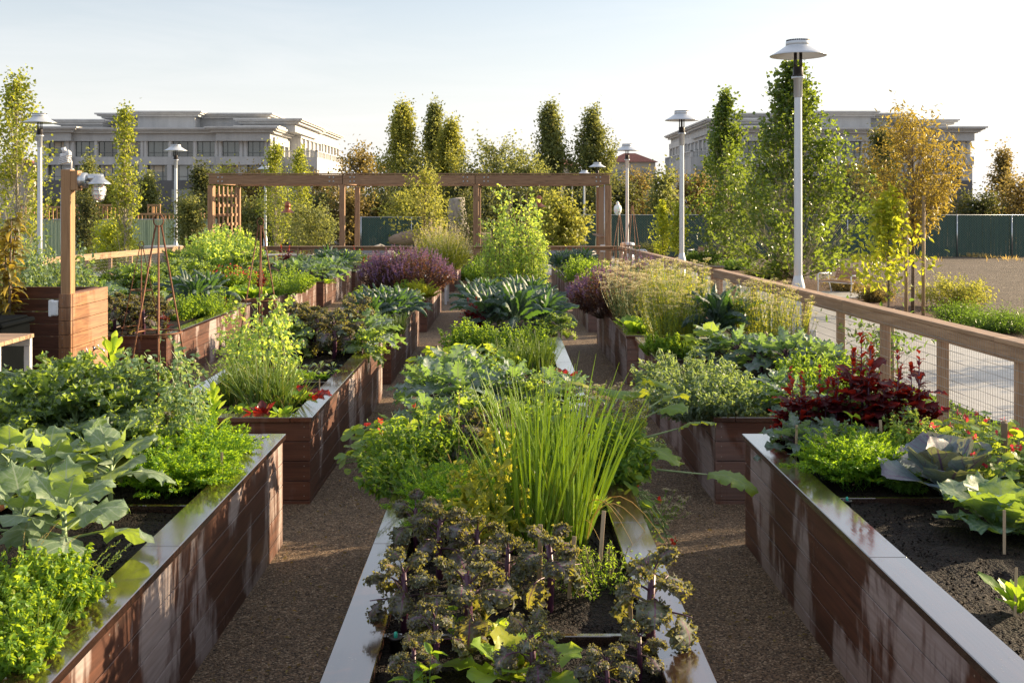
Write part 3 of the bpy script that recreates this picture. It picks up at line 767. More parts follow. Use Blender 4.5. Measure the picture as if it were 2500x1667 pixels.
divs = {('C', 1): [4.5], ('L1', 1): [6.44], ('R', 1): [6.6], ('L1', 2): [11.45], ('R', 2): [13.1]}
for row in ('C', 'L1', 'L2', 'R', 'L3', 'L4'):
    for k in range(1, 7):
        if (row in ('L2', 'L3', 'L4') and k < 3) or (row == 'L1' and k == 5): continue
        planter(row, k, kname[k]+' '+rowname[row]+', reddish boards, wet cap', divs.get((row, k)), near=(k == 1 or (row == 'L1' and k == 2)))

# ------------------------------------------------------------ fences with wire mesh
def mesh_fence(p0, p1, h0, label, spacing, name='rail_fence', wires=True, first_post=True, vs=.05, hs=.10, wr=.0026, rails=(0.19,), side=-1, fn=None):
    p0 = np.array(p0, float); p1 = np.array(p1, float); L = np.linalg.norm(p1-p0); d = (p1-p0)/L; nrm = np.array([-d[1], d[0]])
    ang = math.atan2(d[1], d[0]); Z = lambda s: gz((p0+d*s)[1])
    root = empty(name, (p0[0], p0[1], Z(0)), label, 'fence'); o3 = np.array([p0[0], p0[1], Z(0)])
    sl = (Z(L)-Z(0))/L; R_ = rotz(ang) @ roty(-math.atan(sl))
    def P(s, off, z): return np.array([*(p0+d*s+nrm*off), Z(s)+z])-o3
    n = int(round(L/spacing)); g0 = None
    for i in range(n+1):
        if not first_post and i == 0: continue
        s = min(max(L*i/n, .05), L-.05); g = G(); box(g, P(s, 0, h0/2-.03), (.09, .10, h0-.05), rotz(ang), bev=.004); ob('post', g.mesh('post', M['redwood'], False), root)
    def rail(z, w, t, nm, off=0):
        g = G(); k = max(1, int(L/4.2))
        for i in range(k):
            a, b = L*i/k, L*(i+1)/k
            box(g, (P(a, off, z)+P(b, off, z))/2, (b-a-.003, w, t), R_, bev=.005)
        ob(nm, g.mesh(nm, M['redwood'], False), root)
    rail(h0-.02, .19, .045, 'top_rail')
    rail(h0-.115, .04, .14, 'upper_rail', side*.066)
    rail(.16, .04, .10, 'bottom_rail', side*.066)
    if wires:
        g = G(); k = int(L/vs); s = (np.arange(k)+.5)*L/k
        A = np.array([P(x, side*.092, .12) for x in s]); B_ = np.array([P(x, side*.092, h0-.055) for x in s])
        strands(g, A, B_, wr, 4)
        zs = np.arange(.14, h0-.05, hs)
        q = max(2, int(L/3))
        for z in zs:
            aa = np.array([P(L*i/q, side*.0955, z) for i in range(q)]); bb = np.array([P(L*(i+1)/q, side*.0955, z) for i in range(q)])
            strands(g, aa, bb, wr/.75, 4)
        ob('wire_mesh', g.mesh('wire_mesh', M['wire']), root)
    return root
FX = 4.69
mesh_fence((FX, 1.0), (FX, 23.5), 1.39, 'redwood top rail fence with welded wire, near run beside the right planters', 1.77, side=1)
mesh_fence((FX, 23.75), (FX, 43.0), 1.39, 'redwood rail fence with welded wire, far run reaching the pergola corner', 1.77, side=1, vs=.1)
mesh_fence((-12.9, 43.0), (-3.75, 43.0), 1.39, 'brown rail fence crossing the back, left of the persimmon tree', 2.3, side=1, vs=.12, hs=.2)
mesh_fence((-2.2, 43.0), (4.55, 43.0), 1.39, 'brown rail fence crossing the back, behind the tall pea vines', 2.2, side=1, vs=.12, hs=.2)
mesh_fence((-13.0, 8.0), (-13.0, 42.9), 1.39, 'sunlit rail fence with wire mesh along the left side of the garden', 1.9, side=-1, vs=.1)
g = G(); box(g, (0, 0, .72), (.26, .10, 1.44), bev=.005); 
r_ = empty('gate_post', (FX+.02, 23.62, gz(23.62)-.02), 'thick post closing the far run of the right fence', 'post'); ob('shaft', g.mesh('shaft', M['redwood'], False), r_)
g = G(); box(g, (0, 0, 1.46), (.32, .16, .045), bev=.004); ob('cap', g.mesh('cap', M['cap'], False), r_)

# ------------------------------------------------------------ pergola
PGX = [-12.4, -6.84, -1.2, 4.4]; PY0, PY1 = 45.0, 49.6
pg = empty('pergola', (0, PY0, gz(PY0)), 'long redwood pergola spanning the back of the garden', 'pergola'); o3 = np.array([0, PY0, gz(PY0)])
def pp(nm, c, s, rot=None, mat='perg', parent=None, bev=.01):
    g = G(); box(g, np.array(c)-o3, s, rot, bev=bev); return ob(nm, g.mesh(nm, M[mat], False), parent or pg)
ZT = zat(425, 45.0); BD = .44
for i, x in enumerate(PGX):
    for y in (PY0, PY1):
        pp('post', (x, y, (ZT-BD+gz(y))/2-.02), (.22, .22, ZT-BD-gz(y)-.04))
    pp('cross_beam', (x, (PY0+PY1)/2, ZT-BD/2-.012), (.14, PY1-PY0-.31, BD-.06))
for y in (PY0, PY1):
    for i in range(3):
        b_ = pp('main_beam', ((PGX[i]+PGX[i+1])/2, y, ZT-BD/2-.02), (PGX[i+1]-PGX[i]-.01+(.11 if i != 1 else 0), .28, BD-.045))
    pp('top_plate', (-4.0, y, ZT), (17.1, .34, .05))
for i in range(3):
    for xx in (PGX[i]+.35, PGX[i]+.52, PGX[i+1]-.35, PGX[i+1]-.52):
        for z in (ZT-.15, ZT-.32):
            g = G(); P = [(xx, PY0-.14, z-o3[2]+0), (xx, PY0-.165, z-o3[2])]; tube(g, np.array(P)-[0, PY0, 0], .032, 8); ob('bolt', g.mesh('bolt', M['galv']), pg)
# slatted side on the left with small planter blocks, board side on the right
lat = pp('lattice_frame', (-12.4, 47.3, gz(47)+.95), (.08, 4.3, .08))
g = G(); zl0, zl1 = gz(47)+.3, ZT-BD-.05
for k in range(6):
    box(g, np.array([-12.4, PY0+.55+k*.72, (zl0+zl1)/2])-o3, (.05, .16, zl1-zl0), bev=.004)
ob('slat', g.mesh('slat', M['perg'], False), pg)
for k in range(5):
    for z in range(6):
        g = G(); box(g, np.array([-12.31, PY0+.9+k*.72, zl0+1.1+z*.42])-o3, (.14, .30, .12), bev=.004); ob('planter_block', g.mesh('planter_block', M['perg'], False), pg)
g = G()
for k in range(10): box(g, np.array([4.4, PY0+.45+k*.42, (zl0+zl1)/2])-o3, (.05, .405, zl1-zl0), bev=.004)
ob('side_boards', g.mesh('side_boards', M['perg'], False), pg)
pp('shelf', (4.22, 47.2, gz(47)+1.75), (.28, 4.0, .05)); pp('junction_box', (4.15, 44.86, gz(45)+1.25), (.2, .08, .3), mat='white')
g = G(); tube(g, [(4.22, 44.86-PY0, .1), (4.22, 44.86-PY0, ZT-BD-o3[2])], .02, 6); ob('conduit', g.mesh('conduit', M['galv']), pg)
for (px, py, lab) in ((702, 513, 'copper pendant lamp hanging in the left bay of the pergola'), (1316, 499, 'copper pendant lamp hanging behind the pea vines')):
    d = 47.3; x = at(px, d); z = zat(py, d); zb = ZT-BD/2
    r_ = empty('pendant_lamp', (x, d, z-.12), lab, 'lamp', None)
    g = G(); lathe(g, [(.33, 0), (.30, .02), (.16, .12), (.12, .16), (.12, .3), (.14, .31), (.14, .33), (.12, .35), (.12, .42), (.07, .5), (.02, .52)], 20); ob('shade', g.mesh('shade', M['copper']), r_)
    g = G(); tube(g, [(0, 0, .5), (0, 0, zb-z+.1)], .012, 6); ob('cord', g.mesh('cord', M['lampdark']), r_)
    pp('purlin', (x, 47.3, zb), (.1, 4.3, .2), bev=.005)

# ------------------------------------------------------------ lamp posts
def lamp_post():
    r = empty('lamp_post', (0, 0, 0), 'x', 'street lamp', 'silver dish lamp posts'); H = 6.05
    g = G(); lathe(g, [(.001, 0), (.25, 0), (.25, .06), (.19, .1), (.14, .12), (.14, 1.15), (.088, 1.36), (.084, 1.38)], 8); ob('base', g.mesh('base', M['lamp']), r)
    g = G(); lathe(g, [(.082, 1.3), (.08, 3), (.072, 4.9), (.072, 4.91), (.085, 4.92), (.085, 5.27), (.13, 5.28), (.13, 5.32), (.001, 5.32)], 20); ob('pole', g.mesh('pole', M['lamp']), r)
    g = G(); lathe(g, [(.001, 5.325), (.12, 5.325), (.12, 5.35), (.10, 5.36), (.10, 5.5), (.085, 5.52), (.001, 5.52)], 16)
    for k in range(4):
        a = pi/4+k*pi/2; tube(g, [(.075*cos(a), .075*sin(a), 5.4), (.075*cos(a), .075*sin(a), 5.88)], .017, 6)
    ob('light_housing', g.mesh('light_housing', M['lampdark']), r)
    g = G(); lathe(g, [(.001, 5.85), (.22, 5.85), (.54, 5.735), (.55, 5.73), (.555, 5.74), (.47, 5.785), (.36, 5.85), (.27, 5.915), (.235, 5.935), (.24, 5.94), (.24, 6.01), (.235, 6.02), (.225, 6.02), (.225, 6.05), (.001, 6.06)], 36)
    sh = ob('shade', g.mesh('shade', M['lamp']), r)
    g = G()
    for k in range(40):
        a = k*2*pi/40; box(g, (.228*cos(a), .228*sin(a), 6.035), (.012, .016, .03), rotz(a))
    ob('vent', g.mesh('vent', M['lampdark'], False), sh)
    g = G(); box(g, (.30, 0, .2), (.12, .1, .16), bev=.01); ob('access_box', g.mesh('access_box', M['galv'], False), r)
    return r
lamps = [(5.85, 21.2, 'tallest and nearest silver lamp post, just beyond the right fence'), (5.85, 35.1, 'second silver lamp post along the right fence, beside the metal bench'), (5.85, 50.7, 'silver lamp post right of the pergola, by the litter bin'), (5.85, 67.0, 'silver lamp post whose dish shows above the right pergola corner'), (5.85, 78, 'silver lamp post seen through the right bay of the pergola'), (5.85, 92, 'farthest silver lamp post of the right line, thin behind the pergola bay'),
         (-15.7, 36.0, 'leftmost silver lamp post beside the tall sparse poplar'), (-15.7, 50.9, 'silver lamp post between two dark window bays of the left building'), (-15.7, 70.0, 'silver lamp post behind the left end of the pergola'), (-15.7, 83, 'thin silver lamp post seen right of the left copper pendant'), (-15.7, 98, 'farthest silver lamp post of the left line, beside the pergola post')]
l0 = lamp_post()
for i, (x, y, lab) in enumerate(lamps):
    o = l0 if i == 0 else copy_tree(l0)
    o.location = (x, y, gz(y)); o.rotation_euler = (0, 0, .4*i); o['label'] = lab
# acorn globe lamp
r_ = empty('globe_lamp', (at(1508, 64), 64, gz(64)), 'dark green post with a pale acorn globe, right of the pergola', 'street lamp')
g = G(); lathe(g, [(.001, 0), (.16, 0), (.14, .5), (.06, .7), (.05, 2.55), (.1, 2.6), (.12, 2.7), (.001, 2.7)], 12); ob('pole', g.mesh('pole', M['slat']), r_)
g = G(); lathe(g, [(.1, 2.7), (.2, 2.85), (.24, 3.05), (.2, 3.25), (.08, 3.36), (.1, 3.42), (.05, 3.52), (.001, 3.55)], 16); ob('globe', g.mesh('globe', M['frost']), r_)
# litter bin
r_ = empty('litter_bin', (at(1532, 46.5), 46.5, gz(46.5)), 'grey metal litter bin with hooded lid behind the fence corner', 'bin')
g = G(); lathe(g, [(.001, 0), (.27, 0), (.29, .1), (.29, .95), (.27, 1.0), (.001, 1.0)], 18); ob('body', g.mesh('body', M['lamp']), r_)
g = G(); lathe(g, [(.2, 1.3), (.31, 1.3), (.31, 1.42), (.26, 1.46), (.001, 1.48)], 18)
for a in (0.4, 2.5, 4.6): box(g, (.22*cos(a), .22*sin(a), 1.15), (.05, .12, .32), rotz(a))
ob('lid', g.mesh('lid', M['lamp']), r_)
# bicycle rack: three hoops
r_ = empty('bike_rack', (at(1568, 55), 55, gz(55)), 'row of three bright steel bicycle hoops beside the litter bin', 'bike rack')
for k in range(3):
    g = G(); a = np.linspace(0, pi, 14); tube(g, np.stack([np.full(14, k*.16-.2), .5*cos_(a), .15+.75*sin_(a)], 1), .03, 8); tube(g, [(k*.16-.2, -.5, 0), (k*.16-.2, -.5, .16)], .03, 8); tube(g, [(k*.16-.2, .5, 0), (k*.16-.2, .5, .16)], .03, 8)
    ob('hoop', g.mesh('hoop', M['steel']), r_, rz=.5)

# ------------------------------------------------------------ benches
def bench():
    r = empty('park_bench', (0, 0, 0), 'x', 'bench', 'steel and timber park benches'); W = 1.5
    for nm, cs in (('seat', [(.02+.1*k, .44+.004*k, .085, .03) for k in range(4)]), ('backrest', None)):
        g = G()
        if cs:
            for (y, z, w, t) in cs: box(g, (0, y, z), (W, w, t), bev=.004)
        else:
            for k in range(4): box(g, (0, .44+.03*k, .56+.088*k), (W*.62, .03, .08), rotx(-.3), bev=.004)
        ob(nm, g.mesh(nm, M['perg'], False), r)
    for s in (-1, 1):
        g = G(); x = s*(W/2-.02)
        tube(g, [(x, -.06, 0), (x, -.04, .42), (x, -.05, .62), (x, 0, .67), (x, .38, .66)], .02, 8); ob('front_leg', g.mesh('front_leg', M['steel']), r)
        g = G(); tube(g, [(x, .55, 0), (x, .42, .40), (x, .36, .66), (x, .4, .7)], .02, 8); ob('rear_leg', g.mesh('rear_leg', M['steel']), r)
    g = G(); tube(g, [(-W/2, .0, .415), (W/2, .0, .415)], .018, 8); tube(g, [(-W/2, .36, .42), (W/2, .36, .42)], .018, 8)
    for x in (-.4, .4): tube(g, [(x, .38, .42), (x, .47, .55), (x, .56, .88)], .016, 8)
    ob('frame', g.mesh('frame', M['steel']), r)
    return r
b0 = bench(); b0.location = (10.7, 34.4, gz(34.4)+.03); b0.rotation_euler = (0, 0, -1.1); b0['label'] = 'steel and brown timber bench right of the nearest lamp post'
b1 = copy_tree(b0); b1.location = (10.9, 60.5, gz(60)+.03); b1.rotation_euler = (0, 0, -1.1); b1['label'] = 'distant steel bench between the second lamp post and the slim poplar'
g = G(); box(g, (10.7, 34.6, gz(34.6)+.015), (2.6, 2.4, .06), rotz(0), bev=.01); tag(ob('bench_pad_paving', g.mesh('bench_pad', M['concrete'], False)), kind='structure')

# ------------------------------------------------------------ timber enclosure with post, floodlight and caged lamp
EX, EY0, EY1 = -5.49, 13.5, 14.75; ET = zat(718, 13.5)
en = empty('timber_enclosure', (EX, EY0, gz(13.5)), 'tall reddish timber enclosure around the bins at the left', 'enclosure'); e3 = np.array([EX, EY0, gz(13.5)])
def epart(nm, xa, xb, ya, yb, mat='bed'):
    g = G()
    for c in range(9):
        z = ET-BH*(c+.5); box(g, np.array([(xa+xb)/2, (ya+yb)/2, z])-e3, (xb-xa, yb-ya, BH-.006), bev=.003, R=random.random()*.6)
        if nm == 'end_boards':
            for zz in (-.04, .04): blob(g, np.array([(xa+xb)/2-.03, ya-.001, z+zz])-e3, .006, 1)
    return ob(nm, g.mesh(nm, [M[mat], M['screw']], False), en)
M['bedlit'] = wood('enclosure_sunlit_wood', (.13, .055, .025), (.36, .175, .08), .5, weather=.25, wcol=(.4, .3, .22), grain=20)  # brighter copy of the enclosure timber, sunlight put into its colour
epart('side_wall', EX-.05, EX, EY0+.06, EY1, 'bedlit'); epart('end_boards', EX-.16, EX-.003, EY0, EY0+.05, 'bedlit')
epart('back_wall', EX-5.2, EX-.055, EY1-.05, EY1-.003, 'encl_shaded'); epart('inner_wall', EX-.16, EX-.11, EY0+.055, EY1-.055, 'encl_shaded'); epart('far_side_wall', EX-5.25, EX-5.205, EY0+.06, EY1, 'encl_shaded')
g = G()
for k, dy in enumerate((.35, .75)):
    z = ET-BH*4.6; p = np.array([EX, EY0+dy, z])-e3
    tube(g, [p, p+[.07, 0, 0], p+[.12, 0, -.01], p+[.14, 0, -.06]], [.014, .016, .014, .012], 8); tube(g, [p+[.06, 0, 0], p+[.06, 0, .05]], .008, 6); tube(g, [p+[.06, -.045, .05], p+[.06, .045, .05]], .007, 6); tube(g, [p, p+[.012, 0, 0]], .03, 10)
ob('faucets', g.mesh('faucets', M['galv']), en)
for z in (ET-.18, ET-1.15):
    r_ = ob('outlet_box', None, en, tuple(np.array([EX-.22, EY0+.03, z])-e3))
    g = G(); box(g, (0, 0, 0), (.11, .10, .19), bev=.012); box(g, (-.045, 0, 0), (.035, .11, .21), bev=.01)
    for k in range(4): box(g, (.03, -.052, .06-.04*k), (.012, .01, .02))
    me = g.mesh('outlet_box', M['white'], False); COL.objects.unlink(r_); bpy.data.objects.remove(r_); ob('outlet_box', me, en, tuple(np.array([EX-.22, EY0+.03, z])-e3))
pt = empty('light_post', (EX-.085, EY0+.11, ET), 'square timber post carrying a caged jar lamp and a floodlight', 'post')
g = G(); box(g, (0, 0, .73), (.125, .15, 1.70), bev=.006); ob('shaft', g.mesh('shaft', M['post'], False), pt)
g = G(); box(g, (.108, 0, 1.44), (.09, .15, .25), bev=.005); ob('mount_block', g.mesh('mount_block', M['post'], False), pt)
g = G(); tube(g, [(-.075, -.02, -.2), (-.075, -.02, 1.35)], .011, 6); ob('conduit', g.mesh('conduit', M['galv']), pt)
cl = empty('caged_lamp', (EX-.085+.155, EY0+.11, ET+1.44), 'galvanised jar lamp with wire cage mounted on the timber post', 'lamp')
g = G(); tube(g, [(0, 0, 0), (.085, 0, 0)], .10, 20); ob('mount_plate', g.mesh('mount_plate', M['galv']), cl)
g = G(); tube(g, [(.07, 0, .03), (.12, 0, .035), (.29, 0, .035)], [.035, .05, .05], 12); lathe(g, [(.001, .06), (.06, .055), (.075, .02), (.12, -.015), (.155, -.045), (.15, -.048), (.07, -.03), (.001, -.03)], 24, (.24, 0, 0)); ob('hood', g.mesh('hood', M['galv']), cl)
g = G(); lathe(g, [(.062, -.04), (.068, -.1), (.068, -.18), (.05, -.235), (.02, -.25), (.001, -.252)], 18, (.24, 0, 0)); ob('glass_jar', g.mesh('glass_jar', M['frost']), cl)
g = G()
for k in range(4):
    a = k*pi/2+.4; c, s = cos(a), sin(a); tube(g, [(.24+.078*c, .078*s, -.03), (.24+.08*c, .08*s, -.17), (.24+.055*c, .055*s, -.25), (.24+.008*c, .008*s, -.275)], .005, 5)
for z, r in ((-.08, .081), (-.13, .081), (-.185, .079)):
    a = np.linspace(0, 2*pi, 17); tube(g, np.stack([.24+r*cos_(a), r*sin_(a), np.full(17, z)], 1), .005, 5, cap=False)
ob('cage', g.mesh('cage', M['galv']), cl)
fl = empty('floodlight', (EX-.085, EY0+.11, ET+1.58), 'small white twin head floodlight bracket on top of the post', 'floodlight', None, 0, .85)
g = G(); tube(g, [(.05, 0, 0), (.05, 0, .12), (.03, 0, .16), (-.03, 0, .16)], .014, 8); box(g, (.03, 0, .005), (.1, .06, .012)); ob('bracket', g.mesh('bracket', M['white']), fl)
g = G(); R2 = roty(-.25)
for k in range(5): box(g, (-.05+.004*k, 0, .10+.026*k), (.15, .11, .014), R2, bev=.004)
box(g, (-.045, 0, .17), (.11, .08, .16), R2, bev=.015); tube(g, [(-.03, 0, .22), (.03, 0, .27)], .04, 10); tube(g, [(-.05, 0, .25), (-.07, 0, .33)], .035, 10); ob('head', g.mesh('head', M['white']), fl)
# dark bin and work table
bn = empty('compost_bin', (at(45, 12.6)-.78, 12.6, gz(12.6)), 'black lidded plastic bin inside the timber enclosure', 'bin')
g = G(); box(g, (0, 0, .62), (1.5, .8, 1.24), bev=.03); ob('body', g.mesh('body', M['binpl'], False), bn)
g = G(); box(g, (0, 0, 1.27), (1.58, .88, .06), bev=.02); box(g, (0, 0, 1.31), (1.45, .76, .03), bev=.012); ob('lid', g.mesh('lid', M['binpl'], False), bn)
tb = empty('work_table', (at(44, 10.3)-.63, 10.3, gz(10.3)), 'small work table with plank top and grey steel legs', 'table')
tz = zat(825, 10.3)-gz(10.3)
g = G()
for k in range(5): box(g, (0, -.35+.16*k, tz-.02), (1.25, .152, .04), bev=.004)
ob('tabletop', g.mesh('tabletop', M['redwood'], False), tb)
for (x, y) in ((-.58, -.33), (.58, -.33), (-.58, .33), (.58, .33)):
    g = G(); box(g, (x, y, (tz-.12)/2), (.06, .06, tz-.12), bev=.004); ob('leg', g.mesh('leg', M['steel'], False), tb)
g = G()
for y in (-.33, .33): box(g, (0, y, tz-.08), (1.22, .05, .075))
ob('frame', g.mesh('frame', M['steel'], False), tb)

# fallen leaves and twigs on the gravel
g = G(); k = 1100; x = np.where(RNG.random(k) < .5, RNG.uniform(-1.66, -.72, k), RNG.uniform(.82, 1.8, k)); y = 3.6+RNG.random(k)**1.5*16
P = np.stack([x, y, -.0142*y+.014], 1); D = rdir(k); D[:, 2] *= .15; smalls(g, P, D, RNG.uniform(.012, .045, k), RNG.uniform(.006, .02, k), fold=.4, up=1.6)
FALLEN = g
# ------------------------------------------------------------ office buildings far behind
def office(sgn, label):
    """sgn -1: left building, +1: its mirror image at the right"""
    root = empty('office_building', (sgn*55, 170, gz(200)), label, 'building'); o3 = np.array([sgn*55, 170, gz(200)])
    k = 170/F
    def X(px): return sgn*abs((px-1231)*k)      # px read on the left building
    ZZ = lambda py: zat(py, 170)
    zb = o3[2]
    def blk(nm, xa, xb, ya, yb, z0, z1, mat='wallc', bev=0):
        g = G(); xa, xb = min(xa, xb), max(xa, xb)
        box(g, np.array([(xa+xb)/2, (ya+yb)/2, (z0+z1)/2])-o3, (xb-xa, yb-ya, z1-z0), bev=bev); return ob(nm, g.mesh(nm, M[mat], False), root)
    f2, f3, cor, crown = ZZ(441), ZZ(386), ZZ(326), ZZ(314)
    # storeys built as piers, spandrels and glazing
    blk('base_storey', X(88), X(662), 170.0, 198, zb, ZZ(441), 'granite')
    blk('core', X(90), X(660), 170.9, 198, ZZ(441), ZZ(345), 'granite')
    blk('frieze', X(88), X(662), 170, 198, ZZ(345), ZZ(326))
    blk('spandrel', X(88), X(662), 170.0, 198, ZZ(403)+.01, ZZ(383))
    def cornice(xa, xb, ya, yb, z, o=1.4, t=.8, nm='cornice'):
        g = G(); x0, x1 = min(xa, xb), max(xa, xb)
        for q, (oo, zz, tt) in enumerate(((o*.45, z, .35), (o*.8, z+.36, .22), (o, z+.6, .25))):
            box(g, np.array([(x0+x1)/2, (ya+yb)/2, zz+tt/2])-o3, (x1-x0+2*oo, yb-ya+2*oo, tt))
        ob(nm, g.mesh(nm, M['trimc'], False), root)
    cornice(X(88), X(662), 170, 198, ZZ(326))
    for (a, b_) in ((88, 178), (530, 662)):
        blk('pavilion_frieze', X(a), X(b_), 169.2, 169.998, ZZ(345), ZZ(324)); blk('pavilion_spandrel', X(a), X(b_), 169.4, 169.998, ZZ(403), ZZ(383)); cornice(X(a), X(b_), 169.2, 176, ZZ(325)+.05, 1.5)
    wc = [(116, 156), (181, 227), (237, 284), (297, 340), (358, 408), (419, 469), (479, 522), (541, 582), (603, 643)]
    for fl, (yt, yb_) in enumerate(((345, 383), (403, 441))):
        prev = 88
        for (a, b_) in wc+[(662, 662)]:
            xa, xb = X(prev), X(a); x0, x1 = min(xa, xb), max(xa, xb)
            if x1-x0 > .02:
                gp = G()
                if fl == 0 and x1-x0 > .5:     # paired half-round columns on the top storey
                    box(gp, np.array([(x0+x1)/2, 170.75, (ZZ(yt)+ZZ(yb_))/2])-o3, (x1-x0, .6, ZZ(yt)-ZZ(yb_)))
                    nn = 2 if x1-x0 > 1.15 else 1
                    for q in range(nn):
                        cx = x0+(x1-x0)*(q+.5)/nn; tube(gp, [np.array([cx, 170.45, ZZ(yb_)])-o3, np.array([cx, 170.45, ZZ(yt)])-o3], min(.42, (x1-x0)/nn*.42), 12, cap=False)
                else: box(gp, np.array([(x0+x1)/2, 170.45, (ZZ(yt)+ZZ(yb_))/2])-o3, (x1-x0, .9, ZZ(yt)-ZZ(yb_)))
                ob('column_pair' if fl == 0 else 'pier', gp.mesh('pier', M['trimc' if fl == 0 else 'wallc'], False), root)
            prev = b_
        for (a, b_) in wc:
            xa, xb = X(a), X(b_); cx = (xa+xb)/2; w = abs(xb-xa); h = ZZ(yt)-ZZ(yb_)
            g = G(); 
            for q in (0, .28, .72, 1): box(g, (-w/2+.04+q*(w-.08), 0, 0), (.08, .12, h))
            for q in (0, .26, 1): box(g, (0, 0, -h/2+.04+q*(h-.08)), (w, .11, .08))
            wn = ob('window', g.mesh('window_frame', M['frame'], False), root, tuple(np.array([cx, 170.75, (ZZ(yt)+ZZ(yb_))/2])-o3))
            g = G(); box(g, (0, .05, 0), (w, .02, h)); ob('pane', g.mesh('pane', M[random.choice(['glass', 'glass', 'glass2', 'glass3'])], False), wn)
            if random.random() < .4:
                g = G(); hh = h*U(.15, .45); box(g, (U(-.2, .2), .035, h/2-hh/2-.05), (w*U(.4, .8), .01, hh)); ob('blind', g.mesh('blind', M['stucco'], False), wn)
    # ground-floor dark windows
    for (a, b_) in wc[1::2]:
        cx = (X(a)+X(b_))/2; w = abs(X(b_)-X(a)); g = G(); box(g, (0, 0, 0), (w, .06, 2.6)); ob('lower_window', g.mesh('lower_window', M['glass'], False), root, tuple(np.array([cx, 169.99, ZZ(482)])-o3))
    # penthouse blocks
    blk('penthouse', X(205), X(600), 180, 196, ZZ(316), zat(284, 180)); cornice(X(205), X(612), 180, 196, zat(290, 180), 1.6)
    blk('penthouse', X(302), X(447), 176.5, 194, ZZ(316), zat(280, 176.5)); cornice(X(302), X(450), 176.5, 194, zat(285, 176.5), 1.2)
    blk('penthouse', X(110), X(215), 176, 194, ZZ(316), zat(302, 176)); cornice(X(105), X(210), 176, 194, zat(305, 176), 1.2)
    blk('penthouse', X(570), X(702), 176.2, 197, ZZ(316), zat(302, 176)); cornice(X(570), X(704), 176.2, 197, zat(303, 176), 1.3)
    # side wings stepping back on the garden side
    def wing(xe, y0, y1, zt, nm, fac=True, x_in=None):
        xi = sgn*42.0 if x_in is None else x_in
        blk(nm+'_wall', xi, sgn*xe, y0, y1, zb, zt); cornice(xi, sgn*xe, y0, y1, zt-.1, 1.3)
        g = G(); gp = G(); h = 2.9; n = int((y1-y0)/3.6)
        for q in range(n):
            yc = y0+(q+.5)*(y1-y0)/n
            for zc in (ZZ(364), ZZ(422)):
                if zc+h/2 > zt-1.5: continue
                w_ = ob('window', None, None); COL.objects.unlink(w_); bpy.data.objects.remove(w_)
                gg = G(); box(gg, (0, 0, 0), (.1, 2.1, h*.8)); wn = ob('window', gg.mesh('window', M['glass'], False), root, tuple(np.array([sgn*(xe-.02), yc, zc])-o3))
                gg = G()
                for yy in (-1.05, 0, 1.05): box(gg, (0, yy, 0), (.16, .08, h*.8))
                for zz2 in (-h*.4, h*.15, h*.4): box(gg, (0, 0, zz2), (.15, 2.1, .08))
                ob('window_frame', gg.mesh('window_frame', M['frame'], False), wn)
        g = G()
        for q in range(n+1):
            yc = y0+.3+q*(y1-y0-.6)/n; box(g, np.array([sgn*(xe-.12), yc, (ZZ(441)+zt-2.2)/2])-o3, (.5, .7, zt-2.2-ZZ(441)))
        for zz2 in (ZZ(393), zt-1.6): box(g, np.array([sgn*(xe-.16), (y0+y1)/2, zz2])-o3, (.5, y1-y0-.02, 1.1))
        ob('pilaster', g.mesh('pilaster', M['trimc'], False), root)
    wing(37.3, 171.5, 183, zat(318, 170), 'corner'); wing(35.5, 184, 205, zat(298, 176), 'wing'); wing(36, 206, 230, zat(330, 206)+.6, 'rear')
    # terrace with balustrade
    zt = zat(384, 176); blk('terrace', sgn*38, sgn*30.9, 176, 204, zb, zt, 'wallc')
    g = G()
    box(g, np.array([sgn*34.4, 176.1, zt+1.0])-o3, (7.2, .3, .16)); box(g, np.array([sgn*31.0, 190, zt+1.0])-o3, (.3, 28, .16))
    for q in range(36): box(g, np.array([sgn*(31.1+q*.19), 176.1, zt+.46])-o3, (.09, .12, .92))
    for q in range(80): box(g, np.array([sgn*31.0, 176.3+q*.34, zt+.46])-o3, (.12, .12, .92))
    for q in range(5): box(g, np.array([sgn*31.0, 176.2+q*6.9, zt+.55])-o3, (.4, .5, 1.1))
    ob('balustrade', g.mesh('balustrade', M['trimc'], False), root)
    for q in range(3):
        gg = G(); box(gg, (0, 0, 0), (1.3, .1, 2.6)); ob('window', gg.mesh('window', M['glass'], False), root, tuple(np.array([sgn*(32.3+q*1.9), 175.97, zat(425, 176)])-o3))
office(-1, 'pale grey office block with deep cornices behind the left of the garden')
office(1, 'pale grey office block with deep cornices behind the poplars at the right')
def tile_house(px0, px1, pyr, pye, d, label):
    x0, x1 = at(px0, d), at(px1, d); zr, ze = zat(pyr, d), zat(pye, d); o3 = np.array([(x0+x1)/2, d, -1.15]); w = x1-x0
    r = empty('tiled_house', tuple(o3), label, 'house')
    g = G(); box(g, (0, 4, (ze+1.15)/2), (w, 8, ze+1.15)); ob('wall', g.mesh('wall', M['stucco'], False), r)
    g = G(); e = .5; h0 = ze+1.15+.01; h1 = zr+1.15
    V = [(-w/2-e, -e, h0), (w/2+e, -e, h0), (w/2+e, 8+e, h0), (-w/2-e, 8+e, h0), (-w*.12, 4, h1), (w*.12, 4, h1)]
    g.add(V, [[0, 1, 5, 4], [2, 3, 4, 5]], [[1, 2, 5], [3, 0, 4]]); g.add(V[:4], [[3, 2, 1, 0]]); ob('roof', g.mesh('roof', M['tile'], False), r)
    for q in (-.3, 0, .3):
        g = G(); box(g, (0, 0, 0), (w*.14, .08, 1.5)); ob('window', g.mesh('window', M['glass'], False), r, (w*q, -.03, ze+1.15-2.2))
tile_house(1358, 1412, 388, 405, 150, 'small cream house with red tiled roof between the tall trees')
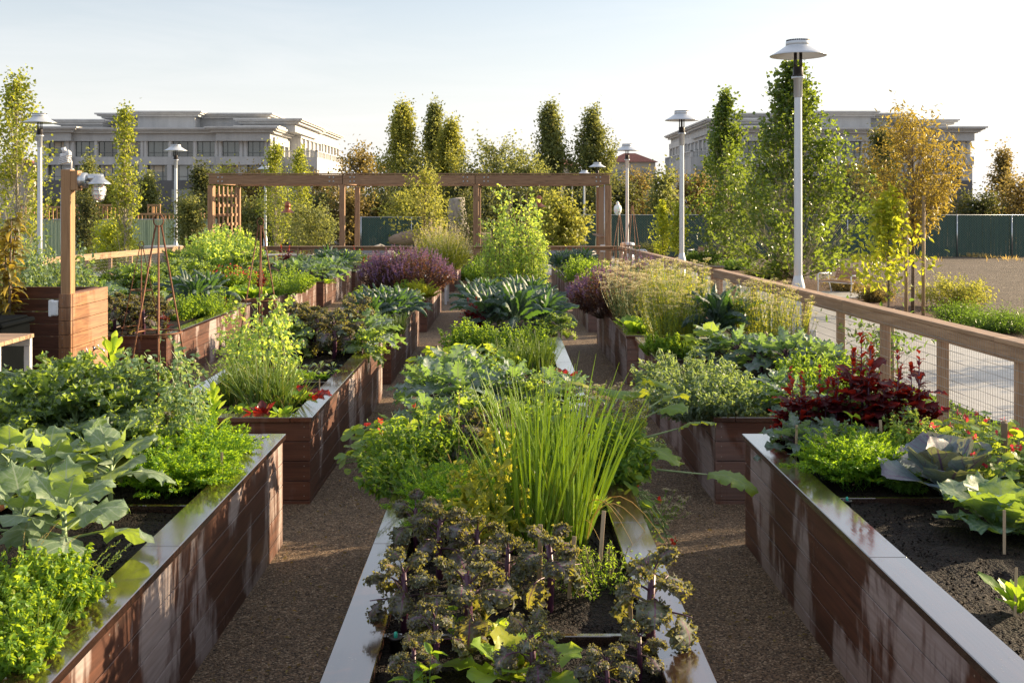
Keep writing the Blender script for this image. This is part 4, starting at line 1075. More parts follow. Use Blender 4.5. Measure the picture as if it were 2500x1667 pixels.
tile_house(1487, 1600, 372, 396, 200, 'long building with red tiled roof left of the right office block')
tile_house(0, 62, 385, 400, 190, 'sunlit beige building showing behind the poplar at the far left')

# ------------------------------------------------------------ far fences
def link_fence(x0, x1, d, h, label, sp, mat, name='slatted_fence', post=True):
    o3 = np.array([x0, d, gz(d)]); r = empty(name, tuple(o3), label, 'fence'); L = x1-x0
    g = G(); k = int(L/.11)
    for i in range(k): box(g, ((i+.5)*L/k, RNG.normal(0, .006), h/2), (L/k*.93, .012, h+RNG.normal(0, .012)), R=random.random())
    ob('slat_panel', g.mesh('slat_panel', M[mat], False), r)
    n = int(L/sp)
    for i in range(n+1):
        g = G(); tube(g, [(i*sp+.4, -.06, 0), (i*sp+.4, -.06, h+.04)], .045, 8); ob('post', g.mesh('post', M['galv']), r)
    g = G(); tube(g, [(0, -.06, h), (L, -.06, h)], .025, 6); ob('top_wire', g.mesh('top_wire', M['galv']), r)
link_fence(at(1385, 70), at(2640, 70), 70, 2.74, 'dark green slatted chain link fence beyond the bare dirt lot', 3.6, 'slat')
link_fence(at(868, 76), at(1030, 76), 76, 2.6, 'dark green slatted fence behind the log sculpture and lawn', 3.6, 'slat')
link_fence(at(-120, 62), at(530, 62), 62, 2.45, 'pale green screen fence behind the left path', 3.3, 'screen', 'screen_fence')
# timber frames behind the screen fence
lf = empty('timber_railing', (at(40, 72), 72, gz(72)), 'sunlit raw timber railing panels behind the pale green screen', 'railing')
for (a, b_, t, bt) in ((50, 115, 501, 545), (117, 150, 506, 545), (180, 235, 501, 545), (240, 292, 501, 545), (360, 392, 501, 522), (335, 500, 523, 545)):
    g = G(); w = (b_-a)*72/F; zt, z0 = zat(t, 72)-gz(72), zat(bt, 72)-gz(72); xo = (a-40)*72/F
    box(g, (xo+w/2, 0, zt), (w, .16, .12)); box(g, (xo+w/2, 0, z0), (w, .14, .12)); n = max(3, int(w/.26))
    for i in range(n+1): box(g, (xo+.05+i*(w-.1)/n, 0, (zt+z0)/2), (.09, .1, zt-z0-.12))
    ob('railing_panel', g.mesh('railing_panel', M['post'], False), lf)
for xo in (0, 3.2, 6.0, 9.2, 12.4):
    g = G(); box(g, (xo, .12, 1.65), (.14, .14, 3.3)); ob('post', g.mesh('post', M['post'], False), lf)

# ------------------------------------------------------------ logs, boulders, tables behind the pergola
def log(name, pts, rads, label, cat='log', mat='log'):
    g = G(); P = np.array(pts, float); t = np.linspace(0, 1, len(P)); tt = np.linspace(0, 1, 14)
    Q = np.stack([np.interp(tt, t, P[:, i]) for i in range(3)], 1)+RNG.normal(0, .012, (14, 3)); r = np.interp(tt, t, rads)*(1+RNG.normal(0, .02, 14))
    tube(g, Q, r, 14); return tag(ob(name, g.mesh(name, M[mat])), label, cat)
D = 60
log('driftwood_log', [(at(950, D), D, zat(588, D)), (at(985, D), D, zat(583, D)), (at(1030, D), D, zat(576, D)), (at(1075, D), D+.4, zat(570, D))], [.2, .42, .46, .4], 'curved pale log lying on the lawn behind the persimmon tree')
log('driftwood_log', [(at(1095, D), D-.6, zat(585, D)), (at(1140, D), D-.6, zat(582, D)), (at(1200, D), D-.4, zat(586, D))], [.5, .52, .4], 'pale reddish log lying beside the centre pergola posts')
log('standing_stump', [(at(1128, D), D+1.5, gz(D)), (at(1118, D), D+1.5, zat(560, D)), (at(1112, D), D+1.5, zat(520, D)), (at(1112, D), D+1.5, zat(484, D))], [.80, .58, .54, .46], 'tall upright grey tree trunk standing behind the pergola', 'tree trunk', 'stump')
def boulder(px, py, d, r, label):
    g = G(); k = 12; p = [(r*sin(pi*i/8)*U(.92, 1.05), -r*.62*cos(pi*i/8)) for i in range(9)]; p[0] = (.001, p[0][1]); p[-1] = (.001, p[-1][1])
    lathe(g, p, 12); V = g.V[0]; V += RNG.normal(0, r*.05, V.shape)
    tag(ob('boulder', g.mesh('boulder', M['boulder']), None, (at(px, d), d, gz(d)+r*.3)), label, 'boulder')
boulder(838, 588, 61, .95, 'pale boulder on the lawn beside the paired pergola posts'); boulder(926, 585, 63, 1.0, 'grey boulder left of the curved log'); boulder(1420, 590, 60, .9, 'low pale boulder behind the right pergola bay')
def picnic(px, d, w, label, mat='white'):
    r = empty('cafe_table', (at(px, d), d, gz(d)), label, 'table', None)
    g = G(); box(g, (0, 0, .74), (w, .8, .04), bev=.01); ob('tabletop', g.mesh('tabletop', M[mat], False), r)
    for x in (-w/2+.15, w/2-.15):
        g = G(); box(g, (x, 0, .36), (.08, .6, .72), bev=.01); ob('leg', g.mesh('leg', M['steel'], False), r)
picnic(700, 52, 2.6, 'long white table under the left bay of the pergola'); picnic(1000, 46.2, 1.9, 'white table behind the rail opening and purple bush'); picnic(1350, 47, 2.2, 'white table in the right bay of the pergola')
def seat_wall(px0, px1, d, h, label):
    r = empty('timber_bench', (at((px0+px1)/2, d), d, gz(d)), label, 'bench'); w = (px1-px0)*d/F
    g = G(); box(g, (0, 0, h), (w, .5, .08), bev=.01); ob('seat', g.mesh('seat', M['perg'], False), r)
    for x in (-w/2+.2, w/2-.2):
        g = G(); box(g, (x, 0, h/2-.02), (.3, .4, h-.05), bev=.01); ob('leg', g.mesh('leg', M['cap'], False), r)
    g = G(); box(g, (0, .3, h+.3), (w, .06, .28), rotx(-.15), bev=.01); ob('backrest', g.mesh('backrest', M['cap'], False), r)
seat_wall(815, 945, 53, .6, 'dark timber bench below the lawn, left of the persimmon tree'); seat_wall(1115, 1150, 53, .6, 'dark timber bench below the reddish log'); seat_wall(1270, 1400, 50.5, .6, 'dark timber bench in the right pergola bay')
def chair(px, d, rz, label, mat='galv'):
    r = empty('cafe_chair', (at(px, d), d, gz(d)), label, 'chair', None, rz)
    g = G(); box(g, (0, 0, .45), (.42, .42, .03), bev=.01); ob('seat', g.mesh('seat', M[mat], False), r)
    g = G(); box(g, (0, .2, .74), (.4, .03, .2), bev=.01); box(g, (-.18, .2, .6), (.03, .03, .3)); box(g, (.18, .2, .6), (.03, .03, .3)); ob('backrest', g.mesh('backrest', M[mat], False), r)
    for (x, y) in ((-.18, -.18), (.18, -.18), (-.18, .18), (.18, .18)):
        g = G(); tube(g, [(x, y, 0), (x, y, .44)], .015, 6); ob('leg', g.mesh('leg', M[mat]), r)
chair(975, 45.4, .3, 'grey metal chair in the rail opening, left of the persimmon trunk'); chair(1052, 45.6, -.6, 'grey metal chair right of the persimmon trunk'); chair(602, 50.4, 1.2, 'pale blue grey chair under the left end of the pergola', 'white'); chair(1322, 45.9, 2.6, 'white chair under the right bay of the pergola', 'white')
# grey steel trestle in the gap of the row left of centre
ts = empty('steel_trestle', (-2.3, 31.6, gz(31.6)), 'blue grey steel legged stand behind the big purple bush', 'stand')
g = G(); box(g, (0, 0, .78), (1.3, 1.3, .05), bev=.01); ob('top', g.mesh('top', M['lamp'], False), ts)
for (x, y) in ((-.6, -.6), (.6, -.6), (-.6, .6), (.6, .6)):
    g = G(); box(g, (x, y, .37), (.07, .07, .75)); ob('leg', g.mesh('leg', M['lamp'], False), ts)
# drinking fountain near the left fence
df = empty('stone_pedestal', (at(398, 44), 44, gz(44)), 'pale round pedestal table beyond the left fence', 'pedestal')
g = G(); lathe(g, [(.001, 0), (.5, 0), (.42, .1), (.38, .8), (.75, 1.05), (.8, 1.1), (.8, 1.35), (.77, 1.38), (.001, 1.38)], 24); ob('body', g.mesh('body', M['concrete']), df)
# ------------------------------------------------------------ foliage materials
L_ = leafmat
M['kale_purple'] = L_('purple_curly_kale', (.075, .070, .072), (.14, .175, .085), (.26, .30, .05), .34, .62, (.20, .05, .13), .9, 7, frost=.4, spec=.25)
M['stem_purple'] = plain('purple_stem', (.075, .024, .055), .4, 0, .35, 20)
M['kale_green'] = L_('green_curly_kale', (.07, .135, .06), (.12, .19, .08), (.34, .56, .08), .42, .5, (.25, .33, .16), .6, 7, frost=.35)
M['kale_blue'] = L_('frosted_blue_kale', (.085, .15, .12), (.14, .215, .155), (.20, .40, .09), .36, .5, (.30, .22, .28), .6, 7, frost=.6)
M['lacinato'] = L_('dark_strap_kale', (.018, .050, .042), (.045, .085, .062), (.10, .26, .04), .28, .45, (.22, .30, .20), .8, 12, frost=.45)
M['collard'] = L_('grey_green_broccoli_leaf', (.13, .20, .12), (.17, .245, .14), (.30, .50, .08), .34, .5, (.42, .50, .32), .9, 8, frost=.25)
M['stem_pale'] = plain('pale_stem', (.22, .30, .14), .45, 0, .2, 20)
M['stem_green'] = plain('green_stem', (.12, .20, .05), .5, 0, .25, 20)
M['lettuce'] = L_('pale_lettuce', (.20, .34, .04), (.26, .42, .06), (.45, .70, .06), .45, .4, (.40, .50, .16), .6, 7)
M['lettuce_dk'] = L_('mid_lettuce', (.08, .20, .03), (.13, .27, .04), (.34, .58, .05), .42, .4, (.30, .42, .12), .6, 7)
M['redlet'] = L_('dark_red_lettuce', (.035, .007, .012), (.08, .012, .016), (.28, .02, .02), .35, .35, (.25, .05, .05), .6, 7, coat=.3)
M['redplume'] = L_('red_orach', (.030, .006, .012), (.075, .010, .014), (.38, .03, .02), .32, .5, (.3, .04, .05), .4, 6)
M['dry'] = L_('dry_seed_stalk', (.34, .30, .12), (.44, .38, .18), (.5, .42, .2), .35, .6)
M['onion'] = L_('onion_blade', (.09, .19, .045), (.20, .32, .07), (.44, .66, .12), .44, .35)
M['chive'] = L_('chive_blade', (.07, .15, .05), (.12, .21, .06), (.36, .52, .10), .40, .4)
M['carrot'] = L_('carrot_frond', (.06, .17, .02), (.11, .25, .03), (.34, .62, .04), .42, .5)
M['herb'] = L_('green_herb', (.05, .13, .03), (.09, .19, .035), (.30, .52, .05), .42, .5)
M['yherb'] = L_('yellow_green_herb', (.16, .24, .03), (.24, .30, .04), (.55, .66, .06), .45, .5)
M['mustard'] = L_('mustard_leaf', (.10, .22, .03), (.16, .29, .04), (.36, .58, .05), .42, .5)
M['greyherb'] = L_('grey_green_foliage', (.09, .15, .10), (.13, .20, .13), (.26, .42, .12), .35, .5, frost=.4)
M['nast'] = L_('nasturtium_leaf', (.09, .19, .04), (.14, .26, .05), (.42, .62, .06), .42, .45, (.32, .40, .18), .6, 9, 'radial')
M['squash'] = L_('squash_leaf', (.10, .21, .035), (.15, .27, .05), (.46, .60, .06), .42, .5, (.24, .34, .12), .6, 5)
M['pea'] = L_('pea_leaf', (.15, .30, .08), (.21, .38, .11), (.50, .74, .16), .42, .5)
M['pea_frost'] = L_('dewy_pea_leaf', (.10, .20, .10), (.15, .26, .13), (.28, .46, .16), .36, .45, frost=.4)
M['pbasil'] = L_('purple_basil_leaf', (.030, .020, .034), (.055, .032, .045), (.20, .10, .06), .30, .5)
M['pflower'] = L_('purple_basil_flower', (.13, .08, .28), (.24, .15, .30), (.24, .15, .28), .28, .6)
M['redflower'] = L_('red_nasturtium_flower', (.62, .02, .03), (.72, .06, .03), (.9, .10, .06), .45, .5)
M['pinkflower'] = L_('crimson_nasturtium_flower', (.42, .02, .07), (.60, .05, .10), (.8, .08, .12), .45, .5)
M['white_fl'] = L_('white_umbel_flower', (.50, .47, .36), (.62, .60, .50), (.65, .62, .45), .35, .6)
M['cabb_p'] = L_('blue_purple_cabbage', (.11, .19, .25), (.16, .24, .29), (.16, .22, .10), .25, .4, (.13, .05, .15), .9, 6, frost=.35, tip=(.10, .10, .15))
M['savoy'] = L_('savoy_cabbage', (.06, .14, .07), (.09, .18, .09), (.24, .42, .06), .32, .45, (.28, .38, .16), .8, 7, frost=.4)
tag(ob('fallen_leaves', FALLEN.mesh('fallen_leaves', L_('fallen_leaf', (.16, .11, .04), (.32, .26, .09), (.3, .25, .08), .25, .7))), kind='stuff')
M['red_tip'] = L_('scarlet_leaf_tip', (.14, .014, .012), (.24, .022, .015), (.55, .06, .03), .40, .5)
M['basil'] = L_('fading_basil', (.20, .27, .05), (.30, .34, .07), (.55, .62, .08), .42, .4)
M['loquat'] = L_('bronze_leaf', (.09, .10, .03), (.17, .16, .04), (.40, .36, .06), .42, .4, (.4, .35, .15), .5, 9)
M['pea_flower'] = M['white_fl']
# tree leaves
M['t_poplar'] = L_('poplar_leaf', (.035, .075, .020), (.10, .16, .035), (.30, .42, .045), .34, .35, spec=.6)
M['t_poplar_y'] = L_('poplar_leaf_turning', (.10, .15, .035), (.19, .22, .04), (.52, .58, .07), .42, .4)
M['t_orange'] = L_('autumn_pistache_leaf', (.14, .12, .03), (.25, .19, .04), (.45, .35, .06), .38, .45)
M['t_lemon'] = L_('lemon_leaf', (.20, .27, .03), (.30, .34, .04), (.62, .68, .05), .42, .35)
M['t_dark'] = L_('dark_evergreen_leaf', (.045, .062, .028), (.085, .10, .040), (.20, .22, .06), .30, .6)
M['t_olive'] = L_('olive_leaf', (.10, .13, .05), (.18, .20, .075), (.38, .42, .12), .36, .6)
M['t_gold'] = L_('golden_green_leaf', (.18, .21, .05), (.30, .30, .07), (.50, .52, .10), .38, .6)
M['t_brown'] = L_('brown_autumn_leaf', (.13, .105, .045), (.22, .17, .065), (.40, .32, .10), .38, .6)
M['t_citrus'] = L_('citrus_leaf', (.035, .09, .02), (.07, .14, .03), (.22, .38, .04), .35, .4)

# ------------------------------------------------------------ vegetable prototypes (metres)
for q in range(4): m_kale('kale_purple%d' % q, 9+q%3, .22, .125, M['kale_purple'], M['stem_purple'], h=.25, ruf=.19, rf=9.5, nv=13, nu=54, el=(.25, 1.2), bend=(1.2, 2.3), pet=.42, fold=.05, curl=.22, crumb=170, csz=.0105)
for q in range(3): m_kale('kale_green%d' % q, 16, .46, .27, M['kale_green'], M['stem_pale'], h=.28, ruf=.17, rf=6, nv=9, nu=22, el=(.1, 1.3), bend=(.7, 1.7), pet=.28, fold=.1, curl=.1, crumb=60, csz=.022)
for q in range(3): m_kale('kale_blue%d' % q, 16, .44, .25, M['kale_blue'], M['stem_purple'], h=.25, ruf=.13, rf=5, nv=9, nu=22, el=(.15, 1.25), bend=(.7, 1.5), pet=.25, lobes=7, lobed=.45, fold=.12)
for q in range(3): m_kale('lacinato%d' % q, 26, .50, .082, M['lacinato'], M['stem_pale'], h=.22, ruf=.09, rf=11, nv=7, nu=30, prof='strap', bp=2.0, el=(.55, 1.5), bend=(1.0, 2.6), pet=.14, fold=-.18, curl=.35, blister=.035, petw=.14, small=.3)
for q in range(3): m_kale('broccoli%d' % q, 12, .43, .31, M['collard'], M['stem_pale'], h=.34, ruf=.085, rf=2.8, nv=11, nu=20, prof='ovate', el=(.1, 1.15), bend=(.4, 1.3), pet=.30, fold=.12, curl=.10, blister=.012, stemr=.013, petw=.055)
for q in range(2): m_rosette('lettuce%d' % q, 14, .19, .12, M['lettuce'], 'spoon', (.25, 1.3), (.3, .8), .09, 4, .15, 7, 12, petw=.3)
m_rosette('romaine', 16, .24, .10, M['lettuce_dk'], 'spoon', (.7, 1.45), (.1, .6), .05, 5, .25, 5, 10, petw=.4)
m_rosette('bolting', 30, .19, .085, M['lettuce'], 'spoon', (.5, 1.3), (.2, .7), .05, 4, .2, 5, 9, petw=.4, tall=.42)
m_rosette('bolting_small', 16, .14, .08, M['lettuce_dk'], 'spoon', (.5, 1.3), (.2, .6), .05, 4, .2, 5, 9, petw=.4, tall=.12)
m_rosette('red_lettuce', 15, .17, .11, M['redlet'], 'spoon', (.5, 1.35), (.1, .6), .12, 5, .25, 7, 12, petw=.35)
m_rosette('red_romaine', 13, .19, .09, M['redlet'], 'spoon', (.6, 1.45), (.0, .5), .05, 3, .3, 5, 9, petw=.35)
m_rosette('spoon_greens', 44, .34, .085, M['lettuce'], 'spoon', (.5, 1.5), (.2, 1.0), .03, 2, .15, 5, 12, pet=.5, petw=.16)
m_rosette('purple_cabbage', 13, .50, .42, M['cabb_p'], 'spoon', (.5, 1.45), (.1, .7), .035, 3, .20, 11, 16, petw=.22, pet=.06)
m_rosette('savoy_cabbage', 18, .42, .36, M['savoy'], 'spoon', (.35, 1.4), (.2, 1.1), .07, 5, .15, 11, 18, petw=.25, blister=.018)
m_rosette('seedling', 5, .10, .055, M['greyherb'], 'spoon', (.7, 1.3), (.2, .9), .05, 3, .2, 5, 8, pet=.45, petw=.12)
m_blades('onions', 70, .95, .2, M['onion'], .0054, .44, .13)
m_blades('onions_small', 70, .55, .2, M['chive'], .0050, .9, .12)
m_blades('chives', 60, .48, .12, M['chive'], .0042, .5, .10)
m_fronds('carrots', 54, .36, .15, M['carrot'], base=.12, nl=5, npin=10)
m_fronds('carrots_b', 40, .28, .16, M['carrot'], base=.10, el=(.3, 1.4))
m_fronds('fennel', 40, .5, .2, M['yherb'], base=.05, el=(.6, 1.45))
m_bush('thyme', .16, .30, 90, 22, .022, M['herb'], M['twig'], lw=.3, low=.2)
m_bush('herb_low', .28, .28, 60, 22, .045, M['herb'], M['stem_green'], seg=3)
m_bush('herb_mid', .55, .38, 90, 26, .055, M['herb'], M['stem_green'], seg=3)
m_bush('parsley', .34, .26, 90, 44, .033, M['mustard'], M['stem_green'], seg=3, lw=.8)
m_bush('basil', .46, .22, 14, 13, .075, M['basil'], M['stem_green'], seg=3, lw=.6, fl='spike', flm=M['basil'], flsize=.028, nfl=16, spike=.10)
m_bush('green_basil', .2, .10, 8, 8, .07, M['lettuce_dk'], M['stem_green'], seg=3, lw=.55)
m_bush('purple_basil', .92, 1.0, 460, 26, .048, M['pbasil'], M['twig'], fl='spike', flm=M['pflower'], flsize=.026, nfl=11, spike=.12, low=.3, var=(.78, 1.06))
m_bush('purple_basil_small', .7, .6, 230, 22, .045, M['pbasil'], M['twig'], fl='spike', flm=M['pflower'], flsize=.024, nfl=10, spike=.11, low=.3, var=(.78, 1.06))
m_bush('brown_basil', .65, .6, 200, 20, .05, M['t_brown'], M['twig'], fl='spike', flm=M['pflower'], flsize=.022, nfl=8, spike=.16, low=.35)
m_bush('cilantro', 1.0, .42, 80, 34, .034, M['yherb'], M['stem_green'], fl='umbel', flm=M['white_fl'], flsize=.017, nfl=4, spike=.09, low=.1, lw=.4, dome=False)
m_bush('cilantro_dry', .8, .4, 60, 12, .026, M['dry'], M['stem_green'], fl='umbel', flm=M['white_fl'], flsize=.018, nfl=5, spike=.09, low=.2, lw=.4, dome=False)
m_bush('sage_trail', .40, .55, 170, 30, .042, M['greyherb'], M['stem_green'], seg=3, lw=.6, low=.1)
m_bush('bright_bush', .85, .6, 110, 34, .065, M['pea'], M['stem_green'], seg=3, lw=.75, low=.1, fl='spike', flm=M['white_fl'], flsize=.014, nfl=3, spike=.05)
m_bush('grey_bush', .75, .45, 110, 30, .05, M['greyherb'], M['stem_green'], seg=3, lw=.6, low=.1)
m_bush('yellow_bush', .5, .42, 70, 20, .06, M['herb'], M['stem_green'], lw=.5, low=.1)
m_bush('alyssum', .2, .28, 50, 9, .02, M['herb'], M['stem_green'], fl='umbel', flm=M['white_fl'], flsize=.012, nfl=5, spike=.04, low=.2)
m_bush('wormwood', 1.0, .6, 220, 30, .05, M['yherb'], M['stem_green'], fl='spike', flm=M['white_fl'], flsize=.02, nfl=9, spike=.14, lw=.25, low=.1)
m_bush('red_flower_herb', .35, .35, 80, 22, .045, M['herb'], M['stem_green'], seg=3, fl='spike', flm=M['pinkflower'], flsize=.035, nfl=1, spike=.03)
m_nast('nasturtium', 130, .42, .34, .042, M['nast'], M['stem_green'], M['redflower'], 9, .12)
m_nast('nasturtium_crimson', 150, .45, .42, .040, M['nast'], M['stem_green'], M['pinkflower'], 14, .05)
m_nast('nasturtium_plain', 90, .40, .30, .060, M['nast'], M['stem_green'])
m_nast('nasturtium_trail', 80, .28, .18, .036, M['nast'], M['stem_green'], M['redflower'], 8, .40)
m_vine('tall_peas', 2.7, .60, .44, 64, M['pea'], M['stem_green'], M['twig'], .095, .85, M['white_fl'], 16, seg=3)
m_vine('obelisk_peas', .85, .36, .20, 42, M['pea_frost'], M['stem_pale'], None, .052, 2.4, M['white_fl'], 0, seg=3)
m_vine('obelisk_peas_big', .95, .42, .24, 40, M['pea'], M['stem_pale'], None, .055, 1.8, M['white_fl'], 0, seg=3)
def m_plume(key, h, n, L, leafm, ruf=.1):     # upright red orach / bolted lettuce with leafy spikes
    g, gs = G(), G()
    for s in range(n):
        a = U(0, 6.28); b = np.array([U(-.12, .12), U(-.12, .12), 0]); t = b+[U(-.1, .1), U(-.1, .1), h*U(.7, 1.05)]
        tube(gs, [b, (b+t)/2+[U(-.03, .03), 0, 0], t], [.010, .007, .003], 6)
        for i in range(22):
            f = U(.12, .72)
            leaf(g, b+(t-b)*f, U(0, 6.28), U(.0, .8), L*U(.7, 1.2)*(1.15-f*.5), L*.62*(1.15-f*.6), 'spoon', U(.3, 1.2), U(-.4, .4), ruf, 4, .2, 10, 7, .1, .2)
        for i in range(26):
            f = U(.55, 1.04)
            leaf(g, b+(t-b)*f, U(0, 6.28), U(.2, 1.3), L*U(.25, .55)*(1.55-f), L*.15, 'lance', U(.1, .9), 0, .05, 3, .3, 6, 3, 0, .2, mat=1 if f > .74 else 0)
    proto(key, ('stems', gs.mesh(key+'_stems', M['stem_purple'])), ('leaves', g.mesh(key+'_leaves', [leafm, M['red_tip']])))
m_plume('red_orach', .72, 4, .20, M['redplume'], .14); m_plume('red_spike', .5, 2, .12, M['redplume'], .1)
def m_squash(key):
    g, gs = G(), G()
    for (dx, dy, dz, r, tl) in ((.30, -.3, .62, .16, (.1, -.4, .9)), (.55, -.12, .66, .13, (.3, .1, .9)), (.12, .1, .60, .12, (-.1, -.5, .8)), (.78, -.2, .34, .15, (.6, -.3, .6)), (.52, -.5, .26, .16, (-.5, -.7, .35)), (.95, -.45, .06, .20, (.35, -.85, .45)), (.15, -.4, .44, .12, (.1, -.5, .8)), (.38, .2, .5, .13, (.2, -.1, .9)), (.7, .1, .5, .12, (.4, .1, .9)), (-.1, -.1, .4, .13, (-.2, -.4, .9)), (.35, -.15, .36, .14, (.2, -.5, .8)), (.62, -.32, .5, .12, (.5, -.4, .8)), (.0, .15, .55, .12, (0, -.3, 1))):
        c = np.array([dx, dy, dz]); az = math.atan2(dy-.1, dx-.2)+U(-.5, .5)
        leaf(g, c, az, .55-tl[2]*.25-(.9 if dz < .3 else 0)*.5, r*1.9, r*2.2, 'round', U(.5, 1.0), U(-.4, .4), .045, 3.2, .14, 20, 15, 0, .25, 3, .22, curl=.08, blister=.01)
        tube(gs, [(.1, 0, 0), (dx*.5+.04, dy*.5, dz*.62), c-np.array([.01, 0, .01])], [.011, .009, .005], 7)
    proto(key, ('stems', gs.mesh(key+'_stems', M['stem_pale'])), ('leaves', g.mesh(key+'_leaves', M['squash'])))
m_squash('squash')
def m_grass(key, n, h, leafm):
    g = G()
    for i in range(n):
        a = U(0, 6.28); ln = U(.1, .7); L = h*U(.6, 1); k = 7; t = np.linspace(0, 1, k); an = pi/2-ln-t**2*U(.3, 1.1)
        r = np.cumsum(cos_(an)*L/k); z = np.cumsum(sin_(an)*L/k)
        P = np.stack([r*cos(a), r*sin(a), z], 1); tube(g, P, np.linspace(.0022, .0009, k), 3, cap=False)
        m = 26; q = np.linspace(.55, 1, m); p = np.stack([np.interp(q, t, P[:, j]) for j in range(3)], 1)
        smalls(g, p, rdir(m, .8)+unit(P[-1]-P[-3])*1.2, .016, .006)
    for i in range(n*3):
        a = U(0, 6.28); leaf(g, (U(-.03, .03), U(-.03, .03), 0), a, U(.7, 1.4), h*U(.3, .6), .012, 'blade', U(.4, 1.5), 0, 0, 1, .2, 8, 3, 0, .1)
    proto(key, ('blades', g.mesh(key+'_blades', leafm)))
m_grass('seed_grass', 10, .42, M['chive']); m_grass('dry_grass', 8, .75, M['dry'])
def m_loquat(key, h):
    g, gs = G(), G()
    for s in range(5):
        b = np.array([U(-.1, .1), U(-.1, .1), 0]); t = np.array([U(-.5, .5), U(-.4, .4), h*U(.75, 1)]); tube(gs, [b, (b+t)/2, t], [.03, .02, .008], 6)
        for i in range(90):
            f = U(.2, 1.02); leaf(g, b+(t-b)*f, U(0, 6.28), U(-.3, .9), U(.16, .28), .075, 'lance', U(.6, 2.0), U(-.5, .5), .04, 3, .2, 8, 5, .08, .1)
    proto(key, ('stems', gs.mesh(key+'_stems', M['bark'])), ('leaves', g.mesh(key+'_leaves', M['loquat'])))
m_loquat('loquat', 2.9)
# small hard things
def obelisk(h, r, label, x, y, z, rz=.3):
    o = empty('plant_obelisk', (x, y, z), label, 'plant support', None, rz)
    for k in range(4):
        g = G(); a = k*pi/2; tube(g, [(r*cos(a), r*sin(a), 0), (.02*cos(a), .02*sin(a), h*.94)], .0075, 6); ob('rod', g.mesh('rod', M['rust']), o)
    for f in (.12, .5):
        g = G(); rr = (r*(1-f/.94*.99)+.02)*1.02; a = np.linspace(0, 2*pi, 29); tube(g, np.stack([rr*cos_(a), rr*sin_(a), np.full(29, h*f)], 1), .007, 5, cap=False); ob('ring', g.mesh('ring', M['rust']), o)
    g = G(); a = np.linspace(0, 2*pi, 21); tube(g, np.stack([.035*cos_(a), 0*a, h*.96+.045*sin_(a)], 1), .006, 6, cap=False); ob('finial', g.mesh('finial', M['rust']), o)
    return o
g = G(); box(g, (0, 0, .15), (.020, .004, .32), bev=.0008); STAKE = g.mesh('marker_stake', M['stake'], False)
g = G(); box(g, (0, 0, .12), (.035, .035, .34), bev=.012); THICK = g.mesh('thick_stake', M['twig'], False)
# ------------------------------------------------------------ trees
ENV = {
 'column': lambda t: np.sin(pi*np.clip(t*.93+.06, 0, 1))**.55*(1-.35*t),
 'egg': lambda t: np.sin(pi*np.clip(t*.9+.08, 0, 1)**.8)**.75,
 'poplar': lambda t: np.clip(1.01-t, 0, 1)**.85*np.minimum(.62+t*1.8, 1)*1.28,
 'cone': lambda t: (1-t)**.75*np.minimum(t*6+.35, 1),
 'round': lambda t: np.sqrt(np.clip(1-(2*t-1)**2*.92, 0, 1)),
 'wide': lambda t: np.sqrt(np.clip(1-(1.7*t-.7)**2*.95, 0, 1)),
}
def make_tree(H, rad, base, env, ncl, lpc, ls, leafm, barkm, upright=.5, cs=.22, tr=.07, lean=0.0, seg=1, lw=.8, stems=1, gap=.25, bare=0.0):
    """returns (trunk mesh, crown mesh): tapered trunk and limbs, leaf clumps spread through the crown with gaps"""
    gt, gc = G(), G()
    tops = []
    for s in range(stems):
        ox = 0 if stems == 1 else U(-.15, .15)*rad; k = 9; t = np.linspace(0, 1, k)
        P = np.stack([ox+lean*t*H+np.cumsum(RNG.normal(0, .018*H/k, k)), np.cumsum(RNG.normal(0, .018*H/k, k)), t*H*.96-.05], 1)
        if stems > 1: P[:, 0] += t*U(-.5, .5)*rad; P[:, 1] += t*U(-.5, .5)*rad
        tube(gt, P, tr*(1-.88*t)**.8*(1 if stems == 1 else .7), 8); tops.append(P)
    ph = [U(0, 6.28) for _ in range(4)]; A = []; B = []; PP = []; DD = []; RR = []
    for i in range(ncl):
        t = random.random()**.85; a = U(0, 6.28)
        mod = 1+(1.7 if env == 'poplar' else 1.0)*(.18*sin(3*a+ph[0]+t*5)+.14*sin(7*t*pi/2+ph[1]+2*a)+.10*sin(19*t+ph[2]-a*3))
        e = rad*float(ENV[env](np.array(t)))*mod; r = e*(1-.75*random.random()**1.6)
        z = base+(H-base)*t
        if random.random() < gap and sin(a*2+t*9+ph[3]) > .35: continue
        c = np.array([r*cos(a), r*sin(a), z]); P = tops[i % stems]
        zs = max(base*.7, z-r*(.3+upright*1.6)-.1); f = np.clip(zs/(H*.96), 0, 1)*8; i0 = int(min(f, 7)); b = P[i0]+(P[i0+1]-P[i0])*(f-i0)
        c[:2] += b[:2]*.8
        d = unit(c-b); m_ = (b+c)/2+np.array([0, 0, -.05*r]); A += [b, m_]; B += [m_, c]
        n = int(lpc*U(.6, 1.4)); s = RNG.normal(0, 1, (n, 1))
        p = c+d*s*cs*1.3+RNG.normal(0, cs*.62, (n, 3)); p += d*U(-.3, .2)*cs
        PP.append(p); DD.append(rdir(n, -.15)+d*.35); RR.append(np.clip(random.random()*.8+RNG.normal(.1, .15, n), 0, 1))
    A = np.array(A); B = np.array(B)
    strands(gt, A, B, np.clip(tr*.11*(1+0*A[:, 0]), .003, .06), 4)
    PP = np.concatenate(PP); n = len(PP)
    smalls(gc, PP, np.concatenate(DD), ls*RNG.uniform(.6, 1.25, n), ls*lw*RNG.uniform(.7, 1.2, n), np.concatenate(RR), seg=seg, fold=.2)
    return gt.mesh('trunk', barkm), gc.mesh('crown', leafm)
